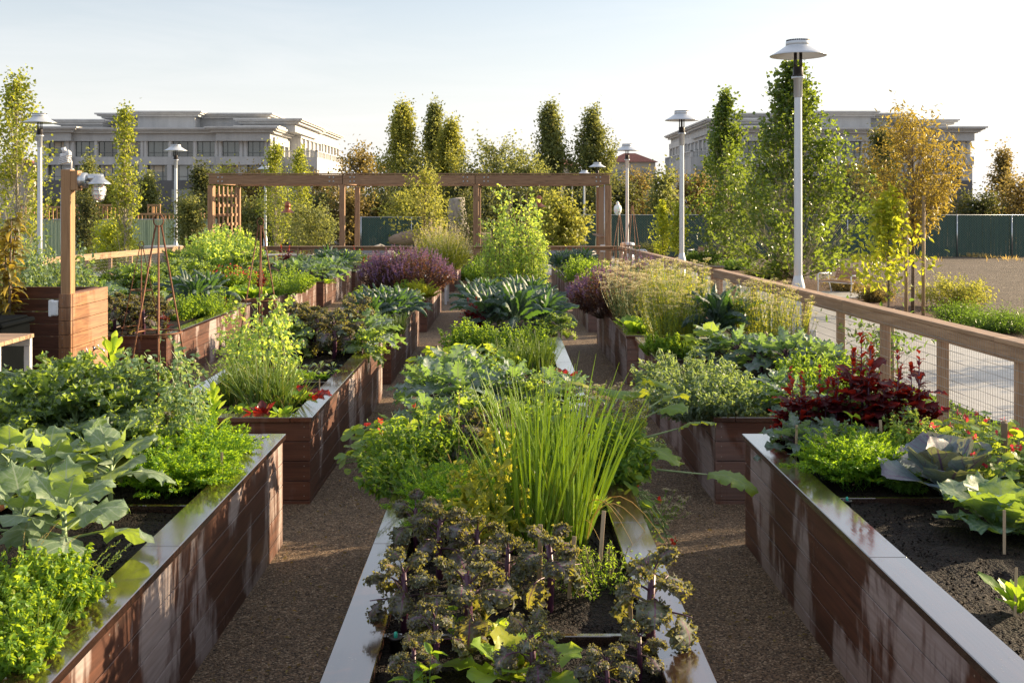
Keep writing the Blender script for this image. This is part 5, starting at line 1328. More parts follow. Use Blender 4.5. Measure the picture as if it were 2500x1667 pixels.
def tree(name, px, d, label, group=None, mesh=None, sc=1.0, z=None, cat='tree', rz=None, **kw):
    tm, cm = mesh if mesh else make_tree(**kw)
    o = empty(name, (at(px, d), d, gz(d) if z is None else z), label, cat, group, U(0, 6.28) if rz is None else rz, sc)
    ob('trunk', tm, o); ob('crown', cm, o); return o
def size(pxw, top, d): return (pxw/2*d/F, zat(top, d)-gz(d))
# near poplars on the right
r, H = size(150, 232, 58); tree('poplar_tree', 1772, 58, 'slimmer green poplar between the second lamp post and the biggest poplar', 'young poplars by the right path', H=H, rad=r*1.1, base=.4, env='poplar', ncl=380, lpc=26, ls=.19, leafm=M['t_poplar'], barkm=M['palebark'], upright=1.0, cs=.20, tr=.09, lw=.9, gap=.35)
r, H = size(270, 168, 41); tree('poplar_tree', 1938, 41, 'biggest leafy green poplar directly behind the nearest lamp post', 'young poplars by the right path', H=H, rad=r*1.18, base=.35, env='poplar', ncl=620, lpc=26, ls=.165, leafm=M['t_poplar'], barkm=M['palebark'], upright=1.0, cs=.20, tr=.10, lw=.95, gap=.4)
# left poplars
r, H = size(150, 196, 38); tree('poplar_tree', 42, 38, 'tall sparse poplar at the far left edge, behind the leftmost lamp', H=H, rad=r*1.0, base=.6, env='egg', ncl=280, lpc=20, ls=.14, leafm=M['t_poplar_y'], barkm=M['palebark'], upright=1.1, cs=.20, tr=.08, lw=.9, gap=.6)
r, H = size(88, 266, 42); tree('poplar_tree', 305, 42, 'slender sparse poplar in front of the left office building', H=H, rad=r*.95, base=.4, env='column', ncl=220, lpc=16, ls=.13, leafm=M['t_poplar_y'], barkm=M['palebark'], upright=1.5, cs=.16, tr=.07, lw=.9, gap=.5)
r, H = size(64, 362, 60); tree('poplar_tree', 672, 60, 'slim pale poplar rising behind the left pergola bay', H=H, rad=r*1.3, base=.5, env='column', ncl=200, lpc=22, ls=.14, leafm=M['t_poplar_y'], barkm=M['palebark'], upright=1.3, cs=.2, tr=.07, gap=.4)
r, H = size(60, 370, 64); tree('poplar_tree', 733, 64, 'second slim pale poplar behind the left pergola bay, right of its twin', H=H, rad=r*1.3, base=.5, env='column', ncl=200, lpc=22, ls=.14, leafm=M['t_poplar_y'], barkm=M['palebark'], upright=1.3, cs=.2, tr=.07, gap=.4)
# stakes and autumn tree, lemon trees
r, H = size(225, 286, 28); tree('pistache_tree', 2228, 28, 'orange gold autumn tree tied between two pale stakes', H=H, rad=r*1.0, base=2.15, env='round', ncl=230, lpc=30, ls=.14, leafm=M['t_orange'], barkm=M['bark'], upright=.5, cs=.17, tr=.055, lw=.33, gap=.6, seg=3)
for px, d, h, lab in ((2212, 27.6, 3.0, 'pale stake left of the orange tree trunk'), (2254, 27.4, 3.1, 'pale stake right of the orange tree trunk')):
    g = G(); tube(g, [(0, 0, -.1), (.01, 0, h)], .045, 10); tag(ob('tree_stake', g.mesh('tree_stake', M['stake']), None, (at(px, d), d, gz(d))), lab, 'stake')
def lemon(px, d, top, w, lab):
    r, H = size(w, top, d); tree('lemon_tree', px, d, lab, 'young yellow green lemon trees', H=H, rad=r, base=.75, env='cone', ncl=105, lpc=13, ls=.19, leafm=M['t_lemon'], barkm=M['bark'], upright=.9, cs=.16, tr=.03, lw=.5, seg=3, gap=.3)
lemon(2170, 27.0, 478, 170, 'large yellow green lemon tree in front of the orange tree'); lemon(1618, 58, 506, 62, 'small bright lemon tree left of the second lamp post'); lemon(1658, 57, 498, 44, 'small bright lemon tree touching the second lamp post')
lemon(1925, 26.0, 640, 1, 'x') if False else None
r, H = size(150, 775, 14.6); tree('citrus_sapling', 2150, 14.6, 'staked citrus sapling just behind the wire mesh fence', H=H, rad=r*.95, base=.45, env='round', ncl=36, lpc=9, ls=.10, leafm=M['t_citrus'], barkm=M['bark'], upright=.6, cs=.13, tr=.02, lw=.5, seg=3, gap=.3)
g = G(); tube(g, [(0, 0, 0), (0, 0, 1.25)], .03, 8); tag(ob('tree_stake', g.mesh('tree_stake', M['stake']), None, (at(2182, 14.7), 14.75, gz(14.7))), 'short stake beside the citrus sapling behind the mesh', 'stake')
# persimmon by the back fence
r, H = size(130, 423, 38.5); tree('persimmon_tree', 1035, 38.8, 'young olive gold persimmon rising in front of the pergola beam', H=H, rad=r*1.05, base=1.6, env='egg', ncl=110, lpc=20, ls=.14, leafm=M['t_gold'], barkm=M['bark'], upright=.8, cs=.17, tr=.045, lw=.5, gap=.45)
g = G(); tube(g, [(0, 0, 0), (0, 0, 2.5)], .06, 8); tag(ob('tree_stake', g.mesh('tree_stake', M['stake']), None, (at(1050, 39), 39.2, gz(39))), 'thick pale stake behind the persimmon trunk', 'stake')
# middle distance small trees at the left
for (px, d, top, w, lm, lab) in ((212, 50, 487, 70, 't_dark', 'small dark staked tree right of the timber light post'), (462, 47, 495, 62, 't_olive', 'small olive tree left of the pergola end'), (760, 52, 505, 110, 't_olive', 'spreading olive tree under the left pergola bays'), (268, 44, 553, 100, 't_lemon', 'low yellow green bush at the foot of the slender poplar')):
    r, H = size(w, top, d); tree('small_tree', px, d, lab, H=H, rad=r, base=H*.3 if px != 268 else .1, env='round', ncl=110, lpc=34, ls=.15, leafm=M[lm], barkm=M['bark'], upright=.5, cs=.2, tr=.04, lw=.6, gap=.3)
# far trees: a few crown meshes, each tree a thing with its own size
def far(px, d, top, w, env, lm, lab, name='far_tree', base=.12, ncl=None, ls=.27, up=.6, gap=.25, zb=None, grp='trees behind the garden'):
    r, H = size(w, top, d); H -= max(.42, r*.13)*1.0+.3; n = ncl or int(60+r*r*H*.9); n = min(n, 520)
    tree(name, px, d, lab, grp, H=H, rad=r, base=H*base, env=env, ncl=n, lpc=58, ls=ls, leafm=M[lm], barkm=M['bark'], upright=up, cs=max(.42, r*.13), tr=.14, lw=.7, gap=gap)
FT = [
 (982, 100, 256, 124, 'poplar', 't_gold', 'tall golden green poplar, leftmost of the four tall background trees', 'background_poplar'),
 (1062, 104, 256, 66, 'poplar', 't_olive', 'narrow tall tree second from left among the four tall ones', 'background_poplar'),
 (1100, 101, 296, 96, 'poplar', 't_gold', 'shorter golden tree leaning on the narrow tall one', 'background_tree'),
 (1345, 100, 256, 100, 'poplar', 't_olive', 'tall dark green tree right of the pea vines, third of the tall ones', 'background_poplar'),
 (1446, 100, 264, 122, 'poplar', 't_olive', 'broad tall green tree above the right pergola corner', 'background_poplar'),
 (1210, 92, 326, 190, 'wide', 't_olive', 'broad olive tree in the centre behind the pea vines', 'background_tree'),
 (1290, 90, 370, 110, 'round', 't_olive', 'lower olive tree right of the broad central one', 'background_tree'),
 (1140, 88, 400, 120, 'round', 't_dark', 'dark rounded tree below the broad central olive', 'background_tree'),
 (880, 90, 343, 105, 'round', 't_brown', 'rusty brown autumn tree above the middle pergola beam', 'background_tree'),
 (1020, 88, 375, 70, 'round', 't_dark', 'dark brownish tree at the foot of the tall golden poplar', 'background_tree'),
 (215, 85, 370, 84, 'cone', 't_olive', 'conical olive tree right of the timber light post', 'background_conifer'),
 (262, 84, 420, 60, 'cone', 't_gold', 'smaller conical tree left of the slender poplar', 'background_conifer'),
 (363, 85, 413, 62, 'cone', 't_olive', 'conical tree right of the slender poplar', 'background_conifer'),
 (490, 86, 392, 62, 'cone', 't_dark', 'dark conical tree left of the pergola corner', 'background_conifer'),
 (452, 82, 470, 60, 'round', 't_dark', 'dark low tree beside the second left lamp post', 'background_tree'),
 (555, 95, 390, 95, 'round', 't_gold', 'golden tree peeking above the pergola left corner', 'background_tree'),
 (620, 96, 395, 70, 'round', 't_brown', 'brownish tree behind the third left lamp post', 'background_tree'),
 (790, 94, 408, 90, 'round', 't_brown', 'dull autumn tree right of the left office building', 'background_tree'),
 (1560, 92, 395, 80, 'round', 't_brown', 'red brown tree right of the third right lamp post', 'background_tree'),
 (1510, 88, 420, 90, 'round', 't_dark', 'dark tree just right of the pergola corner', 'background_tree'),
 (1700, 86, 410, 110, 'round', 't_brown', 'russet tree showing left of the slimmer poplar', 'background_tree'),
 (1620, 76, 395, 76, 'column', 't_olive', 'sparse green poplar beside the second right lamp post', 'background_poplar'),
 (1830, 88, 440, 120, 'round', 't_dark', 'dark tree between the two near poplars', 'background_tree'),
 (2090, 84, 380, 150, 'round', 't_dark', 'large dark evergreen left of the orange tree', 'background_tree'),
 (2160, 88, 298, 110, 'egg', 't_dark', 'tall dark evergreen behind the orange tree', 'background_tree'),
 (2270, 90, 440, 120, 'round', 't_brown', 'dull brown tree below the orange crown', 'background_tree'),
 (2452, 90, 352, 90, 'cone', 't_brown', 'open dark tree on the skyline near the right edge', 'background_tree'),
 (2400, 86, 455, 110, 'wide', 't_dark', 'low dark tree above the green fence near the right edge', 'background_tree'),
 (2500, 84, 400, 90, 'round', 't_brown', 'dark russet tree cut by the right edge of the photo', 'background_tree'),
 (560, 84, 455, 120, 'round', 't_dark', 'dark tree filling the left pergola bay', 'background_tree'),
 (650, 82, 470, 110, 'round', 't_olive', 'olive tree in the left pergola bay, beside the hanging lamp', 'background_tree'),
 (770, 84, 450, 110, 'round', 't_dark', 'dark tree behind the second left pergola posts', 'background_tree'),
 (860, 82, 445, 100, 'round', 't_brown', 'rusty tree seen between the paired pergola posts', 'background_tree'),
 (940, 84, 440, 110, 'round', 't_dark', 'dark tree left of the persimmon crown', 'background_tree'),
 (1010, 78, 455, 110, 'round', 't_gold', 'sunlit golden tree behind the persimmon', 'background_tree'),
 (1190, 76, 440, 150, 'wide', 't_dark', 'big dark oak behind the upright tree trunk', 'background_tree'),
 (1290, 78, 440, 90, 'round', 't_dark', 'dark shrubby tree behind the pea vine top', 'background_tree'),
 (1370, 66, 452, 95, 'egg', 't_gold', 'golden green shrub tree in the right pergola bay', 'background_tree'),
 (1440, 86, 435, 100, 'round', 't_dark', 'dark tree behind the right pergola posts', 'background_tree'),
 (130, 88, 470, 90, 'round', 't_dark', 'low dark tree left of the timber light post', 'background_tree'),
 (1755, 90, 450, 100, 'round', 't_dark', 'dark tree behind the slimmer poplar', 'background_tree'),
 (2010, 92, 430, 120, 'round', 't_dark', 'dark tree right of the biggest poplar', 'background_tree'),
]
for (px, d, top, w_, env, lm, lab, nm) in FT: far(px, d, top if env == 'poplar' else top+11, w_*1.12, env, lm, lab, nm, base=.08 if env != 'column' else .06, up=1.2 if env in ('column', 'cone', 'poplar') else .5, gap=.4 if env == 'poplar' else .22, ncl=400 if env == 'poplar' else None)
# shrubs and ground cover by the right path
def shrub(px, d, top, w, lm, lab, name='shrub', env='round', ls=.07, n=150, **kw):
    r, H = size(w, top, d); tree(name, px, d, lab, None, cat='shrub', H=max(.3, H), rad=r, base=.05, env=env, ncl=n, lpc=30, ls=ls, leafm=M[lm], barkm=M['twig'], upright=.4, cs=.11, tr=.02, lw=kw.get('lw', .5), gap=.2)
shrub(2330, 30, 692, 165, 't_gold', 'orange tinged low shrub right of the tree stakes', n=130, ls=.09)
shrub(2440, 23.5, 775, 190, 't_citrus', 'dense green rosemary like hedge at the right edge above the fence rail', lw=.25, n=260, ls=.08)
shrub(2345, 25.5, 760, 120, 't_citrus', 'rosemary like clump left of the dense green hedge', lw=.25, n=180, ls=.08)
shrub(1800, 52, 642, 80, 't_citrus', 'low green shrub at the foot of the slimmer poplar', ls=.1); shrub(1880, 44, 665, 120, 't_dark', 'low dark shrub left of the biggest poplar trunk', ls=.1)
shrub(2060, 36, 690, 70, 't_brown', 'reddish low shrub behind the near bench', ls=.08); shrub(2135, 32, 712, 70, 't_brown', 'reddish low shrub between bench and lemon tree', ls=.08)
shrub(1715, 58, 622, 90, 't_citrus', 'green shrub with the distant bench in front', ls=.1); shrub(1590, 62, 600, 70, 't_dark', 'dark shrub behind the bicycle hoops', ls=.1)
shrub(1265, 70, 560, 150, 't_dark', 'dark hedge shrub right of the centre pergola posts', ls=.15, n=200); shrub(1110, 44.2, 640, 90, 't_olive', 'low grey shrub at the back fence opening', ls=.08)
# ground cover strip outside the fence
g = G(); k = 16000; y = RNG.uniform(4, 22, k); x = RNG.uniform(4.85, 5.9, k); P = np.stack([x, y, -.0142*y+RNG.uniform(0, .09, k)], 1)
smalls(g, P, rdir(k, .9), .05, .03, fold=.3); tag(ob('ground_cover', g.mesh('ground_cover', M['t_citrus'])), kind='stuff')

# the planting continues to the right of the picture: hedge and saplings whose shade falls over the path
for i, (x, y, h) in enumerate(((11.2, 8.2, 1.2), (11.2, 12.0, 1.3), (11.5, 15.0, 1.4), (11.3, 18.2, 1.3))):
    tree('hedge_shrub', x*F/y+1231, y, 'rounded green hedge shrub beside the right path, outside the picture', 'hedge shrubs outside the picture', cat='shrub', H=h, rad=1.0, base=.05, env='round', ncl=90, lpc=40, ls=.12, leafm=M['t_citrus'], barkm=M['twig'], upright=.4, cs=.2, tr=.03, lw=.6, gap=.3)
for i, (x, y, h) in enumerate(((13.0, 12.5, 5.4),)):
    tree('poplar_tree', x*F/y+1231, y, 'young poplar beside the right path, outside the picture', 'poplars outside the picture', H=h, rad=.95, base=.8, env='egg', ncl=150, lpc=22, ls=.17, leafm=M['t_poplar'], barkm=M['palebark'], upright=1.0, cs=.2, tr=.07, lw=.9, gap=.5)

g = G(); k = 3000; x = RNG.uniform(at(1700, 68), at(2620, 68), k); y = 69.6-RNG.random(k)**3*9; P = np.stack([x, y, [gz(q) for q in y]], 1)
keep = (np.sin(x*.31)+np.sin(x*.83+1)+np.sin(x*2.3)*.5+RNG.normal(0, .5, k)) > 1.1; smalls(g, P[keep], rdir(int(keep.sum()), 1.2), .35, .06, fold=.2)
tag(ob('dry_weeds', g.mesh('dry_weeds', M['dry'])), kind='stuff')

r, H = size(62, 492, 57); tree('small_tree', 1148, 57, 'dark young oak partly covering the upright grey trunk', H=H, rad=r, base=.5, env='round', ncl=90, lpc=30, ls=.15, leafm=M['t_dark'], barkm=M['bark'], upright=.5, cs=.2, tr=.05, lw=.6, gap=.3)
# ------------------------------------------------------------ planting plan
def P_(kind, name, px, d, k, label, cat, sc=1.0, group=None, dz=0.0, rz=None):
    """px: photo column, d: distance, k: which tier of beds it grows in (0 = on the ground)"""
    z = (gz(d) if k == 0 else soil_z(k)-.005)+dz
    kd = kind if kind in PR else kind+str(random.choice([q for q in range(6) if kind+str(q) in PR]))
    return put(kd, name, at(px, d), d, z, label, cat, group, rz, sc*U(.94, 1.06))
RANK = ['first', 'second', 'third', 'fourth', 'fifth', 'sixth', 'seventh', 'eighth', 'ninth', 'tenth', 'eleventh', 'twelfth', 'thirteenth', 'fourteenth', 'fifteenth', 'sixteenth']
def cluster(kind, name, pts, k, what, where, cat, sc=1.0, group=None, jit=.1):
    pts = sorted(pts, key=lambda p: p[0])
    for i, p in enumerate(pts):
        lab = f"{what}, {RANK[i]} from left {where}"
        P_(kind, name, p[0], p[1], k, lab, cat, sc*(p[2] if len(p) > 2 else 1)*U(1-jit, 1+jit), group or (name.replace('_', ' ')+' plants '+where))
def fill(row, k, y0, y1, nx, ny, m=.22, jit=.12):
    """pixel columns and distances on a grid in a bed"""
    x0, x1 = ROW[row]; out = []
    for j in range(ny):
        for i in range(nx):
            x = x0+m+(x1-x0-2*m)*((i+.5)/nx)+U(-jit, jit); y = y0+(y1-y0)*((j+.5)/ny)+U(-jit, jit); out.append((x*F/y+1231, y))
    return out
# --- centre row, nearest bed
pk = [(985, 4.62, 1.15), (1063, 4.22, .9), (1141, 4.45, 1.35), (1010, 4.02, .8), (1075, 5.25, 1.25), (1015, 5.65, 1.05), (1240, 5.0, 1.1), (1298, 4.03, 1.0), (1340, 4.85, 1.15), (1165, 5.25, 1.1), (1480, 3.95, .8)]
cluster('kale_purple', 'curly_kale', pk, 1, 'dark purple curly kale', 'in the foreground centre bed', 'kale', .98)
P_('kale_purple', 'curly_kale', 1592, 4.28, 1, 'tall dark curly kale standing alone at the right rim of the centre bed', 'kale', 1.25, dz=.06); P_('kale_purple', 'curly_kale', 1560, 4.12, 1, 'short reddish curly kale at the foot of the lone tall one', 'kale', .8)
P_('lettuce', 'lettuce', 1262, 4.17, 1, 'pale green lettuce among the purple kale', 'lettuce', 1.45); P_('lettuce', 'lettuce', 1225, 4.55, 1, 'small pale lettuce behind the bigger pale one', 'lettuce', .7)
P_('green_basil', 'basil', 1118, 4.45, 1, 'small bright basil left of the thick purple kale stem', 'basil', .8); P_('green_basil', 'basil', 1045, 3.95, 1, 'leafy bright green herb at the bottom edge of the photo', 'basil', .9)
P_('thyme', 'thyme', 1480, 5.15, 1, 'low sprawling thyme at the right side of the centre bed', 'thyme', 1.15); P_('thyme', 'thyme', 1400, 5.3, 1, 'low thyme at the foot of the tall onions', 'thyme', .8)
for (px, d, s, lab) in ((1300, 5.75, .97, 'tall clump of bright green onions, front left of the three big clumps'), (1385, 5.85, .95, 'tall clump of bright green onions, rightmost of the three big clumps'), (1335, 6.2, 1.02, 'tallest clump of bright green onions, behind the other two')):
    P_('onions', 'onion_clump', px, d, 1, lab, 'onions', s, 'tall green onions in the centre bed')
P_('basil', 'basil', 1200, 5.75, 1, 'yellowing basil with curled leaves left of the tall onions', 'basil', 1.05); P_('basil', 'basil', 1150, 5.6, 1, 'shorter yellowing basil beside the taller one', 'basil', .75)
cluster('carrots', 'carrot', [(1070, 6.3), (1130, 6.15), (1105, 6.6), (1170, 6.5), (1060, 6.0, .7)], 1, 'feathery carrot tops', 'left of the onions in the centre bed', 'carrots', .85)
P_('herb_low', 'leafy_herb', 985, 6.75, 1, 'jagged green herb spilling over the left rim of the centre bed', 'herb', 1.0); P_('herb_low', 'leafy_herb', 1010, 7.25, 1, 'green herb behind the carrots at the left rim', 'herb', 1.1)
P_('seed_grass', 'grass', 1025, 6.4, 1, 'arching grass with seed heads over the left rim', 'grass', 1.3); P_('dry_grass', 'grass', 1120, 6.9, 1, 'dry straw coloured grass stalks in the centre bed', 'grass', 1.0)
P_('nasturtium', 'nasturtium', 985, 7.5, 1, 'nasturtium with red flowers spilling over the left rim', 'nasturtium', 1.05, dz=.02)
P_('kale_green', 'kale', 1062, 7.7, 1, 'light green kale beside the red nasturtium', 'kale', .8); P_('yellow_bush', 'bolting_greens', 1060, 7.2, 1, 'yellow green bolting greens behind the carrots', 'greens', .9)
P_('kale_purple', 'curly_kale', 1130, 7.3, 1, 'dark purple kale half hidden behind the grass stalks', 'kale', 1.3); P_('kale_purple', 'curly_kale', 1215, 7.4, 1, 'dark purple kale behind the fading basil and onions', 'kale', 1.3)
P_('squash', 'squash', 1400, 7.55, 1, 'squash with big lobed leaves reaching over the right aisle', 'squash', .92, rz=0)
P_('herb_mid', 'leafy_herb', 1480, 6.9, 1, 'flowering green herb right of the onions', 'herb', .85); P_('nasturtium_trail', 'nasturtium', 1525, 6.75, 1, 'trailing nasturtium with red flowers over the right rim', 'nasturtium', 1.1, dz=.03)
P_('cilantro', 'flowering_herb', 1500, 7.2, 1, 'airy white flowering herb beside the squash', 'herb', .55); P_('alyssum', 'alyssum', 1590, 8.9, 0, 'white alyssum growing in the gravel right of the squash', 'flower', 1.1); P_('alyssum', 'alyssum', 1545, 8.3, 0, 'white alyssum at the foot of the centre bed', 'flower', 1.1)
cluster('yellow_bush', 'bolting_greens', [(1320, 7.2), (1390, 7.1), (1280, 7.8)], 1, 'bright yellow green leafy stems', 'behind the tall onions', 'greens', .85)
P_('herb_mid', 'leafy_herb', 975, 7.0, 1, 'leafy herb spilling far over the left rim below the nasturtium', 'herb', .75); P_('sage_trail', 'trailing_herb', 1520, 7.6, 1, 'grey green herb spilling over the right rim beside the squash', 'herb', .6)
P_('spoon_greens', 'spoon_greens', 1450, 6.3, 1, 'pale leafy greens squeezed between onions and right rim', 'greens', .6)
# --- centre row, second bed
cluster('kale_blue', 'red_russian_kale', [(1050, 9.8), (1120, 9.5), (1190, 9.7), (1255, 9.9), (1090, 10.4), (1170, 10.6), (1035, 10.6, .8)], 2, 'frosted blue green lobed kale', 'in the middle of the centre row', 'kale', 1.15)
P_('kale_blue', 'red_russian_kale', 1345, 10.2, 2, 'frosted kale at the right rim behind the onions', 'kale', .9); P_('kale_green', 'kale', 1290, 9.6, 2, 'green curly kale behind the tall onions', 'kale', .8)
cluster('nasturtium_plain', 'nasturtium', [(1110, 11.6), (1160, 12.0), (1085, 12.2, .8), (1195, 11.7, .8)], 2, 'bright round leaved nasturtium', 'in the second centre bed', 'nasturtium', 1.25)
P_('red_lettuce', 'red_lettuce', 1375, 10.9, 2, 'dark red lettuce at the right rim of the second centre bed', 'lettuce', 1.5); P_('red_romaine', 'red_lettuce', 1372, 11.5, 2, 'upright red lettuce behind the dark one', 'lettuce', 1.4)
cluster('chives', 'chives', [(1235, 11.8), (1275, 12.1), (1320, 12.2)], 2, 'thin upright chives', 'behind the nasturtium patch', 'chives', 1.1)
cluster('herb_mid', 'leafy_herb', [(1240, 13.2), (1300, 13.4), (1180, 13.6), (1130, 13.8)], 2, 'low green herb', 'at the back of the second centre bed', 'herb', .75)
P_('kale_blue', 'red_russian_kale', 1400, 10.1, 2, 'frosted kale leaves reaching over the right aisle', 'kale', .8)
P_('kale_green', 'kale', 1150, 8.0, 1, 'lime green kale at the back of the nearest centre bed, left one', 'kale', .95); P_('kale_green', 'kale', 1235, 7.9, 1, 'lime green kale at the back of the nearest centre bed, middle one', 'kale', .85); P_('kale_blue', 'red_russian_kale', 1040, 8.1, 1, 'frosty kale leaning over the left rim behind the nasturtium', 'kale', .95)
P_('nasturtium_plain', 'nasturtium', 965, 7.9, 1, 'round leaved nasturtium hanging over the left rim behind the red one', 'nasturtium', .9); P_('kale_green', 'kale', 1330, 8.0, 1, 'light green kale behind the onions on the right side', 'kale', .8); P_('kale_blue', 'red_russian_kale', 1350, 9.8, 2, 'blue green kale at the right rim of the second centre bed', 'kale', .8)
# --- centre row, third bed: lacinato
cluster('lacinato', 'lacinato_kale', [(1195, 16.6, 1.35), (1260, 16.5, 1.45), (1330, 16.9, 1.25), (1225, 17.3, 1.4), (1295, 17.6, 1.4), (1175, 17.9, 1.2), (1340, 17.9, 1.2)], 3, 'large dark strap leaved kale', 'in the front of the third centre bed', 'kale', 1.05)
cluster('lacinato', 'lacinato_kale', [(1160, 19.2), (1195, 19.6), (1235, 19.0), (1270, 19.5), (1310, 19.1), (1335, 20.0), (1180, 20.6), (1215, 20.8), (1260, 20.9), (1300, 20.7), (1150, 20.3)], 3, 'dark strap leaved kale', 'in the back of the third centre bed', 'kale', 1.15)
P_('red_orach', 'red_orach', 1152, 16.35, 3, 'dark red leafy plant at the left front of the strap kale', 'orach', .85)
cluster('kale_green', 'kale', [(1325, 16.15), (1370, 16.2)], 3, 'dark crinkled kale', 'hanging over the front of the third centre bed', 'kale', .75)
# --- centre row, fourth bed on: peas
P_('tall_peas', 'pea_vines', 1265, 25.4, 4, 'tall tower of pea vines climbing on twigs in the centre', 'pea vines', .97); P_('tall_peas', 'pea_vines', 1215, 24.8, 4, 'lower left flank of the tall pea vines', 'pea vines', .62)
P_('tall_peas', 'pea_vines', 1300, 25.0, 4, 'lower right flank of the tall pea vines', 'pea vines', .6)
cluster('kale_green', 'kale', [(1190, 23.9), (1235, 23.8), (1280, 23.8)], 4, 'green kale', 'at the foot of the pea tower', 'kale', 1.0)
cluster('herb_mid', 'leafy_herb', [(1165, 31, 1.2), (1200, 33), (1255, 31), (1290, 33), (1180, 38), (1230, 38), (1275, 39)], 5, 'leafy green planting', 'behind the pea tower', 'herb', 1.1)
# --- row left of centre, nearest bed
for (px, d, s, lab, rz) in ((157, 5.3, 1.0, 'grey green broccoli with stout pale stem, front of the left bed', .4), (272, 6.35, 1.02, 'broccoli with lit wavy leaves behind the front one', 2.0), (52, 5.45, .95, 'broccoli at the left edge of the photo', 1.0), (120, 6.3, .98, 'broccoli standing between the edge and the lit one', 3.0), (20, 6.6, .9, 'broccoli farther back at the left edge', 4.0), (215, 6.9, .9, 'broccoli at the back of the broccoli group', 5.1)):
    P_('broccoli', 'broccoli', px, d, 1, lab, 'broccoli', s, None, rz=rz)
cluster('parsley', 'mustard_greens', [(30, 4.45), (85, 4.55), (140, 4.75), (60, 4.9, .8), (10, 4.1, .9)], 1, 'bright curly mustard greens', 'in the lower left corner', 'greens', .85)
P_('seed_grass', 'grass', 185, 4.75, 1, 'fine green grass with seed heads leaning over the left bed rim', 'grass', .95); P_('dry_grass', 'grass', 45, 5.0, 1, 'thin yellow flower stalks above the mustard greens', 'grass', .6); P_('onions_small', 'grass_tuft', 75, 4.3, 1, 'tuft of long grass blades in the lower left corner', 'grass', .55)
cr = [(405, 6.75, .85), (452, 6.8, 1.0), (508, 6.9, .7), (418, 7.15, 1.15), (470, 7.35, .75), (525, 7.3, 1.1), (560, 7.6, .8), (445, 7.7, 1.1), (505, 7.8, .7)]
cluster('carrots', 'carrot', cr, 1, 'bright feathery carrot tops', 'in the left bed behind the soil', 'carrots', .95)
cluster('kale_green', 'kale', [(40, 7.4, 1.1), (110, 7.6, 1.15), (185, 7.5, 1.1), (250, 7.7, 1.15), (320, 7.6, 1.0), (90, 8.2, 1.1), (160, 8.3, 1.1), (230, 8.4, 1.1), (300, 8.0, 1.1), (10, 8.1, 1.1), (355, 7.2, .8)], 1, 'big frilly green kale', 'behind the broccoli', 'kale', 1.18)
P_('kale_purple', 'curly_kale', 240, 8.05, 1, 'dark purple kale among the big frilly kale', 'kale', 1.6, dz=.1); P_('kale_purple', 'curly_kale', 365, 7.7, 1, 'greyish curled kale left of the carrots', 'kale', 1.5)
P_('bolting', 'bolting_lettuce', 275, 8.6, 1, 'tall bolting pale lettuce below the brass taps', 'lettuce', 1.25, dz=.15); P_('bolting', 'bolting_lettuce', 520, 8.05, 1, 'bolting lettuce spire right of the obelisk', 'lettuce', 1.0)
obelisk(1.80, .30, 'rusty rod obelisk with pea shoots, nearest and tallest of the three', at(387, 7.9), 7.9, soil_z(1)); P_('obelisk_peas', 'pea_vines', 387, 7.9, 1, 'pea shoots climbing the nearest rusty obelisk', 'pea vines', 1.0)
P_('obelisk_peas', 'pea_vines', 435, 7.7, 1, 'pea shoots sprawling right of the nearest obelisk', 'pea vines', .68)
P_('red_lettuce', 'red_lettuce', 480, 8.0, 1, 'small red lettuce between pea shoots and bolting lettuce', 'lettuce', .9)
# --- row left of centre, second bed
cluster('onions_small', 'onion_clump', [(560, 10.4), (640, 10.0, 1.05), (690, 10.1), (600, 10.7), (665, 10.6)], 2, 'drooping onion greens', 'in the second bed of the left row', 'onions', .92)
P_('lettuce', 'lettuce', 595, 9.75, 2, 'bright yellow green lettuce at the front rim of the second left bed', 'lettuce', 1.1); P_('red_romaine', 'red_lettuce', 640, 9.62, 2, 'dark red romaine beside the bright lettuce', 'lettuce', 1.1); P_('romaine', 'lettuce', 598, 9.5, 2, 'small green lettuce in front of the bright one', 'lettuce', .6)
P_('romaine', 'lettuce', 690, 9.55, 2, 'round green lettuce right of the dark red romaine', 'lettuce', .8); P_('romaine', 'lettuce', 545, 9.55, 2, 'low green lettuce at the left of the front rim', 'lettuce', .6)
cluster('red_lettuce', 'red_lettuce', [(742, 10.6), (770, 10.4, 1.1), (725, 10.9, .8)], 2, 'wavy dark red lettuce', 'beside the bare soil plot', 'lettuce', 1.1)
P_('romaine', 'lettuce', 735, 10.3, 2, 'green lettuce in front of the wavy red ones', 'lettuce', .9)
obelisk(1.82, .30, 'rusty rod obelisk rising from the pea bush, second from the front', at(636, 11.5), 11.5, soil_z(2)); P_('obelisk_peas_big', 'pea_vines', 640, 11.3, 2, 'dense pea bush climbing the second obelisk', 'pea vines', 1.0); P_('obelisk_peas_big', 'pea_vines', 590, 11.7, 2, 'pea bush left of the second obelisk', 'pea vines', .7)
cluster('seedling', 'kohlrabi', [(735, 12.0), (765, 12.1), (792, 12.0), (820, 12.15), (752, 12.5), (782, 12.6), (812, 12.6), (840, 12.5), (858, 12.9)], 2, 'young greyish kohlrabi', 'in front of the dark kale', 'kohlrabi', 1.15)
cluster('carrots_b', 'carrot', [(750, 11.75, .5), (790, 11.8, .4), (838, 11.9, .6), (725, 11.9, .5)], 2, 'low carrot seedlings', 'along the divider of the second left bed', 'carrots', .8)
cluster('kale_purple', 'curly_kale', [(705, 13.8), (775, 13.7), (815, 13.4), (850, 13.9), (765, 14.3), (870, 14.4), (720, 14.4)], 2, 'tall dark kale', 'at the back of the second left bed', 'kale', 1.9)
